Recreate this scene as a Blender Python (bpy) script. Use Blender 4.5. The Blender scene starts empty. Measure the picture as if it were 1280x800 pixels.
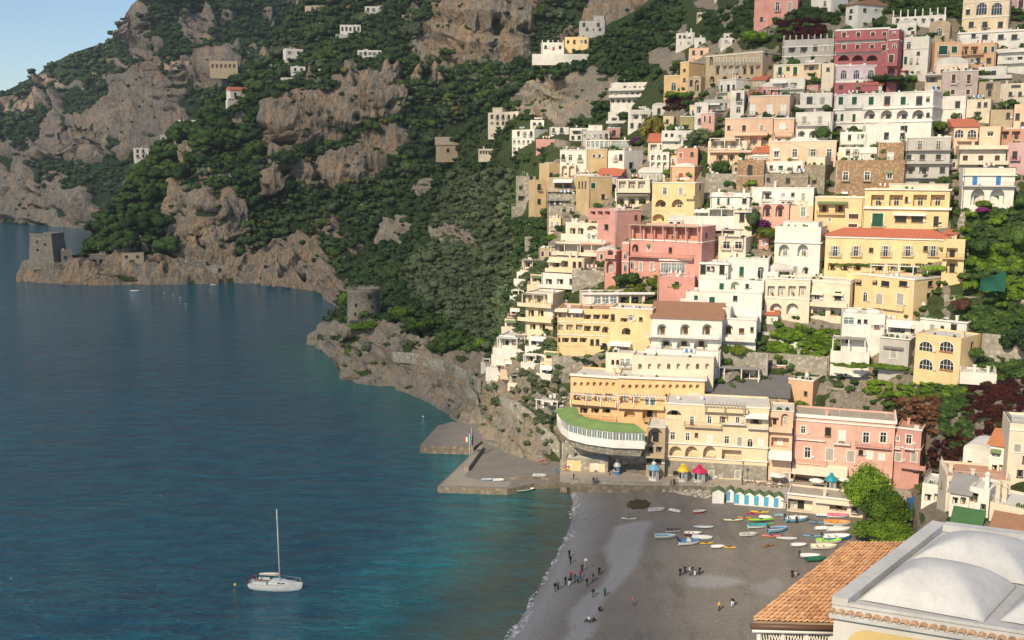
import bpy, math, random
import numpy as np
from mathutils import Vector, Matrix
random.seed(7); RNG=np.random.default_rng(11)
SC=bpy.context.scene; COL=SC.collection
# ------------------------------------------------------------------ camera
F=1244.0; PITCH=math.atan(195/F); HC=70.0
SP,CP=math.sin(PITCH),math.cos(PITCH)
def ray(px,py):
    u=(px-640)/F; v=(400-py)/F
    return u, CP+SP*v, -SP+CP*v
def at(px,py,Y):
    """world point seen at photo pixel (px,py) at forward distance Y"""
    a,b,c=ray(px,py); t=Y/b
    return Vector((a*t,Y,HC+c*t))
def onz(px,py,z=0.0):
    a,b,c=ray(px,py); t=(z-HC)/c
    return Vector((a*t,b*t,z))
def ysea(py,z=0.0): return onz(640,py,z).y
cam=bpy.data.cameras.new('camera'); co=bpy.data.objects.new('camera',cam); COL.objects.link(co)
cam.sensor_width=36; cam.lens=F/1280*36; cam.clip_start=.5; cam.clip_end=20000
co.location=(0,0,HC); co.rotation_euler=(math.pi/2-PITCH,0,0); SC.camera=co
# ------------------------------------------------------------------ noise
def _hash(ix,iy,iz,s):
    n=(ix*73856093)^(iy*19349663)^(iz*83492791)^(s*2654435761)
    n=(n^(n>>13))*1274126177; n&=0x7fffffff; n=(n^(n>>16))
    return (n&0xffff)/65535.0
def vnoise(p,s=0):
    p=np.asarray(p,float); i=np.floor(p).astype(np.int64); f=p-i; f=f*f*(3-2*f); r=0
    for a in (0,1):
        for b in (0,1):
            for c in (0,1):
                w=(f[:,0] if a else 1-f[:,0])*(f[:,1] if b else 1-f[:,1])*(f[:,2] if c else 1-f[:,2])
                r=r+w*_hash(i[:,0]+a,i[:,1]+b,i[:,2]+c,s)
    return r*2-1
def fbm(p,o=4,s=0,ridge=False):
    p=np.asarray(p,float); a=1.; t=0; n=0
    for k in range(o):
        v=vnoise(p*2.03**k+k*17.3,s+k)
        if ridge: v=1-2*np.abs(v)
        t=t+a*v; n+=a; a*=.5
    return t/n
# ------------------------------------------------------------------ materials
MATS={}
def nmat(name):
    m=bpy.data.materials.new(name); m.use_nodes=True; nt=m.node_tree
    return m,nt,nt.nodes['Principled BSDF']
def N(nt,t,**k):
    n=nt.nodes.new(t)
    for a,b in k.items():
        if a=='inp':
            for q,v in b.items(): n.inputs[q].default_value=v
        else: setattr(n,a,b)
    return n
def ramp(nt,src,stops,interp='LINEAR'):
    r=N(nt,'ShaderNodeValToRGB'); e=r.color_ramp.elements; r.color_ramp.interpolation=interp
    while len(e)<len(stops): e.new(.5)
    for q,(p,c) in zip(e,stops):
        q.position=p; q.color=(c,c,c,1) if not isinstance(c,(tuple,list)) else (*c[:3],1)
    nt.links.new(src,r.inputs[0]); return r.outputs[0]
def noise(nt,vec,scale,detail=4,rough=.6,dist=0):
    n=N(nt,'ShaderNodeTexNoise',inp={'Scale':scale,'Detail':detail,'Roughness':rough,'Distortion':dist})
    nt.links.new(vec,n.inputs['Vector']); return n.outputs['Fac']
def mixc(nt,fac,a,b,mode='MIX'):
    n=N(nt,'ShaderNodeMix',data_type='RGBA',blend_type=mode)
    for s,k in ((fac,0),(a,6),(b,7)):
        if hasattr(s,'is_output'): nt.links.new(s,n.inputs[k])
        else: n.inputs[k].default_value=s if k==0 else (*s[:3],1)
    return n.outputs[2]
def coords(nt,scale=(1,1,1),kind='pos'):
    if kind=='pos': s=N(nt,'ShaderNodeNewGeometry').outputs['Position']
    else: s=N(nt,'ShaderNodeTexCoord').outputs['Object']
    m=N(nt,'ShaderNodeMapping',inp={'Scale':scale}); nt.links.new(s,m.inputs[0]); return m.outputs[0]
def bump(nt,h,strength,dist=1.0,bs=None):
    b=N(nt,'ShaderNodeBump',inp={'Strength':strength,'Distance':dist}); nt.links.new(h,b.inputs['Height'])
    if bs: nt.links.new(b.outputs[0],bs.inputs['Normal'])
    return b.outputs[0]
def addn(a,b_,k):
    nt=NTof(a); s=N(nt,'ShaderNodeMath',operation='MULTIPLY_ADD',inp={1:k}); nt.links.new(b_,s.inputs[0]); nt.links.new(a,s.inputs[2]); return s.outputs[0]
def NTof(s): return s.id_data
def srgb(*c):
    return tuple(((x/255)/12.92 if x/255<=.04045 else ((x/255+.055)/1.055)**2.4) for x in c)
def plain(name,c,rough=.6,var=.12,scale=1.5,metal=0,spec=.3):
    if name in MATS: return MATS[name]
    m,nt,b=nmat(name); v=noise(nt,coords(nt),scale)
    o=mixc(nt,ramp(nt,v,[(.3,0.),(.7,1.)]),tuple(x*(1-var) for x in c),tuple(min(1,x*(1+var)) for x in c))
    nt.links.new(o,b.inputs['Base Color']); b.inputs['Roughness'].default_value=rough
    b.inputs['Metallic'].default_value=metal; b.inputs['Specular IOR Level'].default_value=spec
    MATS[name]=m; return m
# ------------------------------------------------------------------ objects
def link(name,me,m=None,parent=None,loc=None):
    o=bpy.data.objects.new(name,me); COL.objects.link(o)
    if m is not None and me is not None and not me.materials:
        for q in (m if isinstance(m,(list,tuple)) else [m]): me.materials.append(q)
    if parent is not None: o.parent=parent
    if loc is not None: o.location=loc
    return o
def tag(o,label,cat,group=None,kind=None):
    if label: o['label']=label
    if cat: o['category']=cat
    if group: o['group']=group
    if kind: o['kind']=kind
    return o
def struct(o,kind='structure'):
    o['kind']=kind; return o
def empty(name,label,cat,loc=(0,0,0),rz=0,group=None):
    o=bpy.data.objects.new(name,None); COL.objects.link(o); o.location=loc; o.rotation_euler=(0,0,rz)
    return tag(o,label,cat,group)
def copytree(o,parent=None):
    c=o.copy(); COL.objects.link(c)
    if parent is not None: c.parent=parent
    for ch in list(KIDS.get(o.name,[])):
        KIDS.setdefault(c.name,[]).append(copytree(ch,c))
    return c
KIDS={}
class MB:
    """collects faces for one mesh"""
    def __init__(s): s.v=[]; s.f=[]; s.m=[]; s.sm=[]; s.k=0
    def add(s,vs,fs,mi=0,smooth=False):
        o=len(s.v); s.v+= [tuple(v) for v in vs]; s.f+=[tuple(i+o for i in f) for f in fs]
        s.m+=[mi]*len(fs); s.sm+=[smooth]*len(fs); return s
    def box(s,x0,x1,y0,y1,z0,z1,mi=0):
        vs=[(x,y,z) for z in (z0,z1) for y in (y0,y1) for x in (x0,x1)]
        return s.add(vs,[(0,2,3,1),(4,5,7,6),(0,1,5,4),(2,6,7,3),(0,4,6,2),(1,3,7,5)],mi)
    def prism(s,pts,axis,a0,a1,mi=0,smooth=False):
        """closed outline extruded along axis: outline given in the other two coordinates"""
        n=len(pts)
        def P(p,a):
            return (a,p[0],p[1]) if axis=='x' else (p[0],a,p[1]) if axis=='y' else (p[0],p[1],a)
        vs=[P(p,a0) for p in pts]+[P(p,a1) for p in pts]
        fs=[(i,(i+1)%n,n+(i+1)%n,n+i) for i in range(n)]
        s.add(vs,fs,mi,smooth)
        return s.add(vs,[tuple(range(n))[::-1],tuple(range(n,2*n))],mi)
    def tube(s,pts,r,n=6,mi=0,smooth=True,caps=True):
        pts=[Vector(p) for p in pts]; vs=[]; fs=[]
        rs=r if isinstance(r,(list,tuple)) else [r]*len(pts)
        for i,p in enumerate(pts):
            d=(pts[min(i+1,len(pts)-1)]-pts[max(i-1,0)]).normalized()
            a=d.orthogonal().normalized(); b=d.cross(a)
            for k in range(n):
                t=2*math.pi*k/n; vs.append(p+(a*math.cos(t)+b*math.sin(t))*rs[i])
        for i in range(len(pts)-1):
            for k in range(n):
                fs.append((i*n+k,i*n+(k+1)%n,(i+1)*n+(k+1)%n,(i+1)*n+k))
        if caps: fs+= [tuple(range(n))[::-1],tuple(range((len(pts)-1)*n,len(pts)*n))]
        return s.add(vs,fs,mi,smooth)
    def lathe(s,prof,n=16,c=(0,0),mi=0,smooth=True):
        vs=[];fs=[]
        for r,z in prof:
            for k in range(n):
                t=2*math.pi*k/n; vs.append((c[0]+r*math.cos(t),c[1]+r*math.sin(t),z))
        for i in range(len(prof)-1):
            for k in range(n): fs.append((i*n+k,i*n+(k+1)%n,(i+1)*n+(k+1)%n,(i+1)*n+k))
        fs+=[tuple(range(n))[::-1],tuple(range((len(prof)-1)*n,len(prof)*n))]
        return s.add(vs,fs,mi,smooth)
    def mesh(s,name):
        me=bpy.data.meshes.new(name); me.from_pydata(s.v,[],s.f)
        if any(s.m): me.polygons.foreach_set('material_index',s.m)
        if any(s.sm): me.polygons.foreach_set('use_smooth',s.sm)
        me.update(); return me
    def build(s,name,m,parent=None,loc=None):
        o=link(name,s.mesh(name),m,parent,loc)
        if parent is not None: KIDS.setdefault(parent.name,[]).append(o)
        return o
def npmesh(name,V,Q,smooth=True):
    me=bpy.data.meshes.new(name); V=np.asarray(V,np.float32); Q=np.asarray(Q,np.int32); k=Q.shape[1]
    me.vertices.add(len(V)); me.vertices.foreach_set('co',V.ravel())
    me.loops.add(Q.size); me.loops.foreach_set('vertex_index',Q.ravel())
    me.polygons.add(len(Q)); me.polygons.foreach_set('loop_start',np.arange(0,Q.size,k,dtype=np.int32))
    me.polygons.foreach_set('use_smooth',np.full(len(Q),smooth)); me.update(calc_edges=True); return me
def setattr_f(me,name,vals):
    a=me.attributes.new(name,'FLOAT','POINT'); a.data.foreach_set('value',np.asarray(vals,np.float32))
def inpoly(P,poly):
    P=np.asarray(P,float); x,y=P[:,0],P[:,1]; r=np.zeros(len(P),bool); n=len(poly)
    for i in range(n):
        x0,y0=poly[i]; x1,y1=poly[(i+1)%n]
        if y0==y1: continue
        c=((y0>y)!=(y1>y))&(x<(x1-x0)*(y-y0)/(y1-y0)+x0); r^=c
    return r
def polydist(P,line,closed=False):
    P=np.asarray(P,float); d=np.full(len(P),1e9); L=list(line)+([line[0]] if closed else [])
    for a,b in zip(L[:-1],L[1:]):
        a=np.array(a,float)[:2]; b=np.array(b,float)[:2]; ab=b-a
        t=np.clip(((P[:,:2]-a)@ab)/max(ab@ab,1e-9),0,1)
        d=np.minimum(d,np.hypot(*(P[:,:2]-a-t[:,None]*ab).T))
    return d
# ------------------------------------------------------------------ light
SUN_EL=math.radians(37); SUN_AZ=(-.52,-.854)
SD=Vector((SUN_AZ[0]*math.cos(SUN_EL),SUN_AZ[1]*math.cos(SUN_EL),math.sin(SUN_EL))).normalized()
w=bpy.data.worlds.new("World"); SC.world=w; w.use_nodes=True; nt=w.node_tree
sky=N(nt,'ShaderNodeTexSky'); sky.sky_type='NISHITA'; sky.sun_disc=False
sky.sun_elevation=SUN_EL; sky.sun_rotation=math.atan2(SD.x,SD.y)
sky.air_density=1.0; sky.dust_density=.5; sky.ozone_density=3.0
nt.links.new(sky.outputs[0],nt.nodes['Background'].inputs[0]); nt.nodes['Background'].inputs[1].default_value=.125
sl=bpy.data.lights.new('sun','SUN'); so=bpy.data.objects.new('sun',sl); COL.objects.link(so)
sl.energy=4.7; sl.angle=math.radians(.5); sl.color=(1,.835,.59)
so.rotation_euler=SD.to_track_quat('Z','Y').to_euler(); so.location=(-300,-500,600)
vs=SC.view_settings; vs.view_transform='Standard'; vs.look='None'; vs.gamma=1; vs.use_curve_mapping=False; vs.exposure=.17
SC.cycles.max_bounces=6; SC.cycles.diffuse_bounces=3; SC.cycles.glossy_bounces=3; SC.cycles.transparent_max_bounces=12; SC.cycles.volume_bounces=0
SC.cycles.use_denoising=True
# ------------------------------------------------------------------ terrain sheets
class TPS:
    def __init__(s,pts,lam=1e-3):
        P=np.array([(p[0]/100.,p[1]/100.) for p in pts]); y=np.log(np.array([p[2] for p in pts],float)); n=len(P)
        K=s.U(P,P)+lam*np.eye(n); A=np.zeros((n+3,n+3)); A[:n,:n]=K; A[:n,n]=1; A[:n,n+1:]=P; A[n,:n]=1; A[n+1:,:n]=P.T
        s.P=P; s.c=np.linalg.solve(A,np.r_[y,0,0,0])
    def U(s,A,B):
        d=((A[:,None]-B[None])**2).sum(-1); return np.where(d>1e-9,.5*d*np.log(np.maximum(d,1e-9)),0)
    def __call__(s,Q):
        Q=np.asarray(Q,float)/100.; n=len(s.P)
        return np.exp(s.U(Q,s.P)@s.c[:n]+s.c[n]+Q@s.c[n+1:])
    def one(s,x,y): return float(s([(x,y)])[0])
S=lambda x,y,z=0,d=0:(x,y,ysea(y,z)+d)
CT=[S(396,440,0,8),S(402,436),S(420,452),S(428,472),S(470,480),S(520,492),S(560,514),S(600,553),S(640,575),S(690,585),
 (396,415,384),(400,402,390),(430,402,357),(455,400,354),(480,395,358),(420,428,354),(440,430,340),(450,445,332),(500,430,322),(500,460,318),(560,440,306),(560,480,297),(600,470,280),(600,510,271),
 (600,440,290),(600,400,312),(650,450,262),(650,520,240),(650,400,278),(700,460,247),(700,530,230),(560,350,395),(560,390,352),(640,350,312),(600,300,400),(560,300,455),
 (520,300,500),(520,350,430),(480,340,480),(450,370,440),(425,392,430),(410,375,520),(640,260,372),(600,230,470),(560,200,545),(540,190,575),(640,190,425),(700,170,392),(650,150,455),(650,110,470),
 (700,150,440),(700,95,455),(700,70,470),(760,145,415),(760,95,440),(760,50,470),(830,100,372),(800,20,530),(850,-30,560),
 (760,550,224),(760,500,230),(760,400,252),(760,300,285),(760,200,335),
 (760,597,213),(900,602,209),(900,500,223),(900,400,242),(900,300,265),(900,200,297),(900,100,338),(900,0,420),(900,-60,470),
 (1050,606,206),(1050,500,221),(1050,400,237),(1050,300,256),(1050,200,281),(1050,100,312),(1050,0,350),(1050,-60,380),
 (1150,606,200),(1150,500,207),(1200,430,214),(1200,500,199),(1200,560,186),(1280,470,200),(1280,560,165),(1262,610,152),(1100,660,176),
 (1250,400,214),(1250,300,236),(1250,200,263),(1250,100,297),(1250,0,332),(1450,400,205),(1450,200,250),(1450,0,320),(1450,600,135),(1200,672,112),(1260,686,103),(1300,640,138),(1240,650,141),(1200,648,146),(1180,640,152),(1160,680,130),(1300,740,88),(1180,740,95),(1250,-60,355)]
CL=[S(20,352),S(30,351),S(60,353),S(100,355),S(200,355),S(300,353),S(340,356),S(400,361,1),S(430,388,1),
 (25,335,604),(60,327,600),(120,325,604),(110,300,622),(200,250,640),(150,290,620),(150,240,665),(230,200,685),(230,155,740),(300,130,725),(290,110,770),(330,70,820),(380,60,790),(370,15,880),
 (260,340,596),(260,280,606),(260,245,616),(220,330,598),(290,330,598),(340,330,600),(340,280,626),(340,250,634),(390,330,594),(420,240,640),(340,205,640),(340,195,655),(340,150,662),(420,190,652),(420,182,660),(420,120,671),
 (340,120,692),(480,150,668),(480,110,676),(500,185,658),(440,230,640),(560,130,690),(460,85,715),(450,40,800),(400,10,870),(520,70,770),(600,80,742),(600,0,756),(680,60,735),(700,0,748),(560,100,735),
 (640,130,690),(800,60,660),(850,0,700),(780,0,740),(780,40,690),(900,0,660),(430,300,600),(450,330,570),(520,260,620),(600,200,640),(400,-60,960),(600,-60,860),(900,-60,760)]
CB=[S(-200,277),S(0,278),S(55,281),S(110,286),S(200,287),S(400,287),(55,240,ysea(281)+15),(100,240,ysea(286)+14),
 (0,200,1300),(0,150,1390),(0,122,1440),(-200,200,1300),(-200,150,1500),(60,160,1380),(60,120,1480),(110,62,1560),(140,55,1580),(150,100,1420),(100,95,1480),(85,180,1190),(110,175,1215),(125,175,1180),(100,205,1165),
 (140,190,1140),(140,150,1175),(200,200,1100),(200,150,1130),(190,80,1165),(180,20,1210),(180,-60,1300),(250,200,1060),(250,100,1120),(280,70,1110),(250,20,1240),(340,30,1250),(340,-60,1350),(420,0,1300),(400,150,1080)]
FT,FL,FB=TPS(CT),TPS(CL),TPS(CB)
RT=[[(395,398),(430,403),(480,402),(505,416),(545,424),(590,440),(640,452),(700,452),(712,500),(700,545),(735,560),(735,600),(560,560),(390,480)],
 [(430,318),(455,290),(480,272),(515,280),(510,300),(470,312),(445,325)],
 [(650,107),(690,92),(740,87),(775,95),(772,120),(745,132),(735,147),(700,160),(680,152),(652,142)],[(808,60),(850,65),(846,85),(812,85)],[(540,285),(595,288),(597,305),(545,300)],[(505,222),(545,222),(540,240),(500,238)]]
RL=[[(330,150),(345,128),(372,118),(400,117),(425,110),(440,100),(462,92),(485,106),(507,125),(503,145),(470,150),(432,166),(420,185),(382,182),(355,197),(335,207),(326,185)],
 [(326,218),(350,209),(390,197),(430,187),(447,167),(480,150),(517,163),(507,187),(482,215),(460,224),(430,234),(400,240),(372,226),(347,237),(322,252)],
 [(207,240),(235,237),(290,240),(311,255),(308,285),(302,305),(292,332),(225,330),(213,300),(204,265)],[(10,315),(110,322),(225,326),(330,322),(340,300),(380,292),(402,302),(420,350),(440,395),(10,365)],
 [(515,65),(540,25),(565,-5),(600,-70),(700,-70),(672,30),(665,60),(655,87),(640,82),(590,87),(545,76),(530,82)],[(533,98),(558,80),(566,90),(552,110),(535,115)],
 [(700,55),(722,30),(738,-5),(760,-70),(900,-70),(880,25),(820,32),(760,36),(730,42)],[(225,183),(250,178),(255,205),(228,212)],[(290,138),(306,140),(308,172),(292,176)],[(470,95),(480,84),(500,92),(490,110)]]
RB=[[(-50,118),(20,122),(65,124),(62,138),(-50,142)],[(47,94),(62,90),(70,104),(110,104),(112,112),(50,112)],[(77,114),(90,114),(91,146),(78,146)],[(55,165),(80,146),(110,150),(142,185),(138,205),(115,215),(70,200),(50,215)],
 [(112,150),(145,120),(160,140),(145,190),(125,190)],[(147,105),(170,85),(205,75),(215,120),(240,140),(240,190),(150,200),(140,180)],[(163,2),(185,0),(205,70),(175,78),(164,60)],[(215,78),(300,60),(300,95),(275,110),(215,100)],
 [(225,20),(265,15),(270,45),(250,60),(225,55)],[(-50,185),(30,195),(52,215),(60,283),(-50,283)],[(53,283),(65,235),(120,240),(130,290)],[(205,100),(232,100),(235,180),(205,170)]]
SURF={}
CAVES={FB:[(104,175,31,23,55)],FT:[(677,149,11,10,16),(563,503,6,7,8)],FL:[(346,341,10,7,16),(243,301,17,13,12),(365,126,24,5,9),(600,30,20,9,10)]}
def surf(Ff,px,py):
    xs,b,t,nr,P=SURF[Ff]; j=int(np.clip(round((px-xs[0])/(xs[1]-xs[0])),0,len(xs)-1)); f=(py-b[j])/(t[j]-b[j]) if t[j]!=b[j] else 0
    return Vector(P[int(np.clip(round(f*nr),0,nr)),j])
def sheet(name,Ff,cols,bot,top,rocks,amp,fine,seed,push=None,step=1.7,label_mat=None):
    bx,by=zip(*bot); tx,ty=zip(*top)
    xs=np.arange(cols[0],cols[1]+.1,step); b=np.interp(xs,bx,by); t=np.interp(xs,tx,ty)
    nr=int(np.ceil((b-t).max()/step)); fr=np.linspace(0,1,nr+1)
    PX=np.repeat(xs[None],nr+1,0); PY=b[None]+(t-b)[None]*fr[:,None]
    Q=np.c_[PX.ravel(),PY.ravel()]; Y=Ff(Q)
    for cx,cy,rx,ry,dp in CAVES.get(Ff,()): Y=Y+dp*np.sqrt(np.clip(1-((Q[:,0]-cx)/rx)**2-((Q[:,1]-cy)/ry)**2,0,1))
    if push is not None: Y=Y+push(Q)
    U=(Q[:,0]-640)/F; Vv=(400-Q[:,1])/F; B=CP+SP*Vv; C=-SP+CP*Vv
    P=np.c_[U/B*Y,Y,HC+C/B*Y].reshape(nr+1,len(xs),3)
    gx=np.gradient(P,axis=1); gy=np.gradient(P,axis=0); n=np.cross(gx,gy); n/=np.linalg.norm(n,axis=-1,keepdims=True)+1e-9
    n=np.where((n[...,1:2]>0),-n,n)
    p=P.reshape(-1,3); rock=np.zeros(len(p))
    Qn=Q+np.c_[vnoise(np.c_[Q/14,np.zeros(len(Q))],3),vnoise(np.c_[Q/14,np.ones(len(Q))*5],4)]*7+np.c_[vnoise(np.c_[Q/5,np.zeros(len(Q))],13),vnoise(np.c_[Q/5,np.ones(len(Q))*5],14)]*3
    for r in rocks: rock=np.maximum(rock,inpoly(Qn,r))
    e=fbm(np.c_[Q/26.,np.full(len(Q),seed)],5,seed+4); e2=fbm(np.c_[Q[:,0]/16.,Q[:,1]/9.,np.full(len(Q),seed)],4,seed+8)
    if push is not None:
        tw=(Q[:,0]>690)&(Q[:,1]>180)|(Q[:,0]>830); rock=np.where(tw,np.where((fbm(np.c_[Q/18.,np.ones(len(Q))],4,77)>.12)|((Q[:,0]>1188)&(Q[:,1]>250)&(Q[:,1]<470)),0.,1.),rock)
    inside=rock.copy(); rock=np.where((rock>.5)&(e2>.34),0.,rock)
    if push is None: rock=np.where((inside<.5)&(e>.36),1.,rock)
    rr=rock.reshape(nr+1,-1)
    for _ in range(2): rr=(rr+np.roll(rr,1,0)+np.roll(rr,-1,0)+np.roll(rr,1,1)+np.roll(rr,-1,1))/5
    rock=rr.ravel()
    a=amp*(Y/600.)
    sc=1/(fine*(Y.mean()/600.))
    # ragged crags: ridged noise stretched upwards, plus tilted strata
    q=p*sc; d=fbm(q*np.array([1,1,.45]),4,seed,True)*.42+fbm(q*np.array([2.6,2.6,.38]),5,seed+9,True)*.62+fbm(q*np.array([8,8,2.2]),4,seed+19,True)*.26
    lz=p[:,2]*sc*1.5+.22*p[:,0]*sc+fbm(q*.7,3,seed+31)*1.1; fz=lz%1; d=d+(np.clip(fz*1.25,0,1)-.5)*.75
    st=(p[:,2]+.35*p[:,0]+fbm(q*.8,3,seed+3)*9)*sc*2.1; d=d+(np.abs((st%1)-.5)*2-.5)*.55
    ww=np.ones((nr+1,len(xs)))
    disp=a*d*(.22+.78*rock)
    if push is not None: disp=disp*(1-.85*np.clip((Q[:,0]-690)/40,0,1))
    edge=np.clip((t[None]-PY).__abs__()/14.,.25,1).ravel()*np.clip((Q[:,0]-cols[0])/50.,.2,1)
    p=p+n.reshape(-1,3)*(disp*edge)[:,None]
    P=p.reshape(nr+1,len(xs),3)
    # close the sheet over the crest and under the water
    top1=P[-1]+np.array([0,25,-6]); top2=P[-1]+np.array([0,90,-80]); bo=P[0].copy(); bo[:,2]=np.minimum(bo[:,2]-14,-6); bo[:,1]+=2
    P=np.concatenate([bo[None],P,top1[None],top2[None]]); R=np.concatenate([rr[:1],rr,rr[-1:],rr[-1:]])
    m,k=P.shape[:2]; i=np.arange(m-1)[:,None]*k+np.arange(k-1)[None]; i=i.ravel()
    SURF[Ff]=(xs,b,t,nr,P[1:-2])
    me=npmesh(name,P.reshape(-1,3),np.c_[i,i+1,i+k+1,i+k],False); setattr_f(me,'rock',R.ravel())
    return me
def rockmat(name,base,warm,grey,green,dark,sc,crk=.4):
    m,nt,b=nmat(name); c=coords(nt,(sc,sc,sc)); cs=coords(nt,(sc*1.6,sc*1.6,sc*.35))
    col=mixc(nt,ramp(nt,noise(nt,c,.05,6,.65),[(.35,0.),(.62,1.)]),base,grey)
    col=mixc(nt,ramp(nt,noise(nt,cs,.06,5,.6,.6),[(.46,0.),(.60,1.)]),col,warm)
    col=mixc(nt,ramp(nt,noise(nt,cs,.22,6,.7),[(.50,0.),(.64,.85)]),col,dark)
    col=mixc(nt,ramp(nt,noise(nt,c,.9,5,.7),[(.3,0.),(.75,.6)]),col,tuple(min(1,x*1.5) for x in base))
    cr=N(nt,'ShaderNodeTexVoronoi',feature='DISTANCE_TO_EDGE',inp={'Scale':.16}); wv_=N(nt,'ShaderNodeVectorMath',operation='ADD'); nz=N(nt,'ShaderNodeTexNoise',inp={'Scale':.12,'Detail':5}); nt.links.new(c,nz.inputs['Vector']); sc_=N(nt,'ShaderNodeVectorMath',operation='SCALE',inp={'Scale':9.}); nt.links.new(nz.outputs['Color'],sc_.inputs[0]); nt.links.new(cs,wv_.inputs[0]); nt.links.new(sc_.outputs[0],wv_.inputs[1]); nt.links.new(wv_.outputs[0],cr.inputs['Vector'])
    col=mixc(nt,ramp(nt,cr.outputs['Distance'],[(.0,crk),(.10,0.)]),col,tuple(x*.38 for x in base))
    g=mixc(nt,ramp(nt,noise(nt,c,.25,5,.6),[(.35,0.),(.65,1.)]),green,tuple(x*1.9 for x in green))
    at_=N(nt,'ShaderNodeAttribute',attribute_name='rock').outputs['Fac']
    ad=N(nt,'ShaderNodeMath',operation='MULTIPLY_ADD',inp={1:.9}); nt.links.new(noise(nt,c,.18,6,.7),ad.inputs[0])
    sb=N(nt,'ShaderNodeMath',operation='SUBTRACT',inp={1:.38}); nt.links.new(at_,sb.inputs[0]); nt.links.new(sb.outputs[0],ad.inputs[2])
    col=mixc(nt,ramp(nt,ad.outputs[0],[(.3,0.),(.5,1.)]),g,col)
    nt.links.new(col,b.inputs['Base Color']); b.inputs['Roughness'].default_value=.95; b.inputs['Specular IOR Level'].default_value=.1
    h=addn(noise(nt,c,.35,8,.78),noise(nt,cs,.3,6,.7),.8); bump(nt,h,1.,3.6/sc,b); return m
mR=rockmat('cliff_rock',(.42,.35,.265),(.50,.325,.185),(.25,.235,.21),(.040,.062,.024),(.10,.092,.08),1.0,.5)
mR2=rockmat('far_cliff_rock',(.36,.315,.26),(.46,.335,.22),(.24,.23,.21),(.03,.055,.028),(.095,.088,.08),.6,.5)
mT=rockmat('hillside_ground',(.40,.355,.285),(.44,.33,.215),(.27,.25,.22),(.055,.078,.028),(.14,.13,.11),2.2,.14)
def pushT(Q):
    town=np.clip((Q[:,0]-690)/40,0,1)*np.clip((600-Q[:,1])/20,0,1); return town*.5
gT=struct(link('hillside',sheet('hillside',FT,(396,1460),[(396,445),(402,443),(420,456),(428,476),(470,484),(520,497),(560,519),(600,557),(640,577),(690,588),(720,600),(900,606),(1140,612),(1150,680),(1180,740),(1300,745),(1460,750)],
  [(396,408),(402,402),(410,398),(420,390),(432,372),(445,345),(460,318),(480,280),(500,250),(530,222),(560,190),(600,150),(640,108),(690,72),(740,40),(790,16),(850,-30),(1460,-60)],RT,5.,26.,21,pushT),mT))
gL=struct(link('headland',sheet('headland',FL,(20,905),[(20,356),(100,359),(200,359),(300,357),(340,360),(400,365),(430,392),(905,392)],
  [(20,345),(28,326),(60,322),(105,318),(112,300),(130,270),(150,240),(180,195),(230,152),(290,110),(330,65),(370,12),(400,-60),(905,-60)],RL,8.5,42.,5),mR))
gB=struct(link('mountain',sheet('mountain',FB,(-220,470),[(-220,281),(0,282),(55,285),(110,290),(470,290)],
  [(-220,190),(-60,150),(0,118),(20,108),(45,96),(60,82),(95,66),(130,54),(146,44),(158,18),(172,4),(180,-50),(470,-50)],RB,9.,70.,41),mR2))
# ------------------------------------------------------------------ sea and beach
SHORE=[(690,606),(712,612),(716,630),(715,650),(708,668),(700,685),(692,702),(682,722),(672,742),(657,765),(640,790),(615,825),(560,900),(450,1050)]
shore_w=[tuple(onz(*p))[:2] for p in SHORE]
LAND=[(396,440),(402,436),(420,452),(428,472),(470,480),(520,492),(560,514),(600,553),(640,575),(690,585)]
land_w=[tuple(onz(*p))[:2] for p in LAND]
def seamesh():
    # one sheet, fine near the camera, to the horizon
    ys=np.r_[np.linspace(20,300,150),np.geomspace(304,1900,60)]; V=[];
    xs=np.r_[-np.geomspace(2200,260,22),np.linspace(-255,60,130),np.geomspace(62,900,20)]
    X,Yy=np.meshgrid(xs,ys); V=np.c_[X.ravel(),Yy.ravel(),np.zeros(X.size)]
    k=len(xs); i=(np.arange(len(ys)-1)[:,None]*k+np.arange(k-1)[None]).ravel()
    me=npmesh('sea',V,np.c_[i,i+1,i+k+1,i+k])
    ds=polydist(V,shore_w); dl=polydist(V,land_w)
    setattr_f(me,'shore',np.clip(ds/60,0,1)); setattr_f(me,'land',np.clip(dl/60,0,1)); return me
m,nt,b=nmat('sea_water')
shp=N(nt,'ShaderNodeAttribute',attribute_name='shore').outputs['Fac']; lnd=N(nt,'ShaderNodeAttribute',attribute_name='land').outputs['Fac']
c=coords(nt,(1,1,1)); wob=noise(nt,c,.09,4,.6)
sh2=addn(shp,wob,.22)
deep=(.001,.056,.104); teal=(.001,.108,.098); shal=(.095,.10,.06)
col=mixc(nt,ramp(nt,lnd,[(.03,1.),(.5,0.)]),deep,teal)
col=mixc(nt,ramp(nt,sh2,[(.18,1.),(.38,.45),(.62,0.)]),col,teal)
col=mixc(nt,ramp(nt,sh2,[(.12,1.),(.22,.75),(.42,0.)]),col,shal)
WATER_COL=col; b.inputs['Roughness'].default_value=.07; b.inputs['IOR'].default_value=1.33
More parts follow.
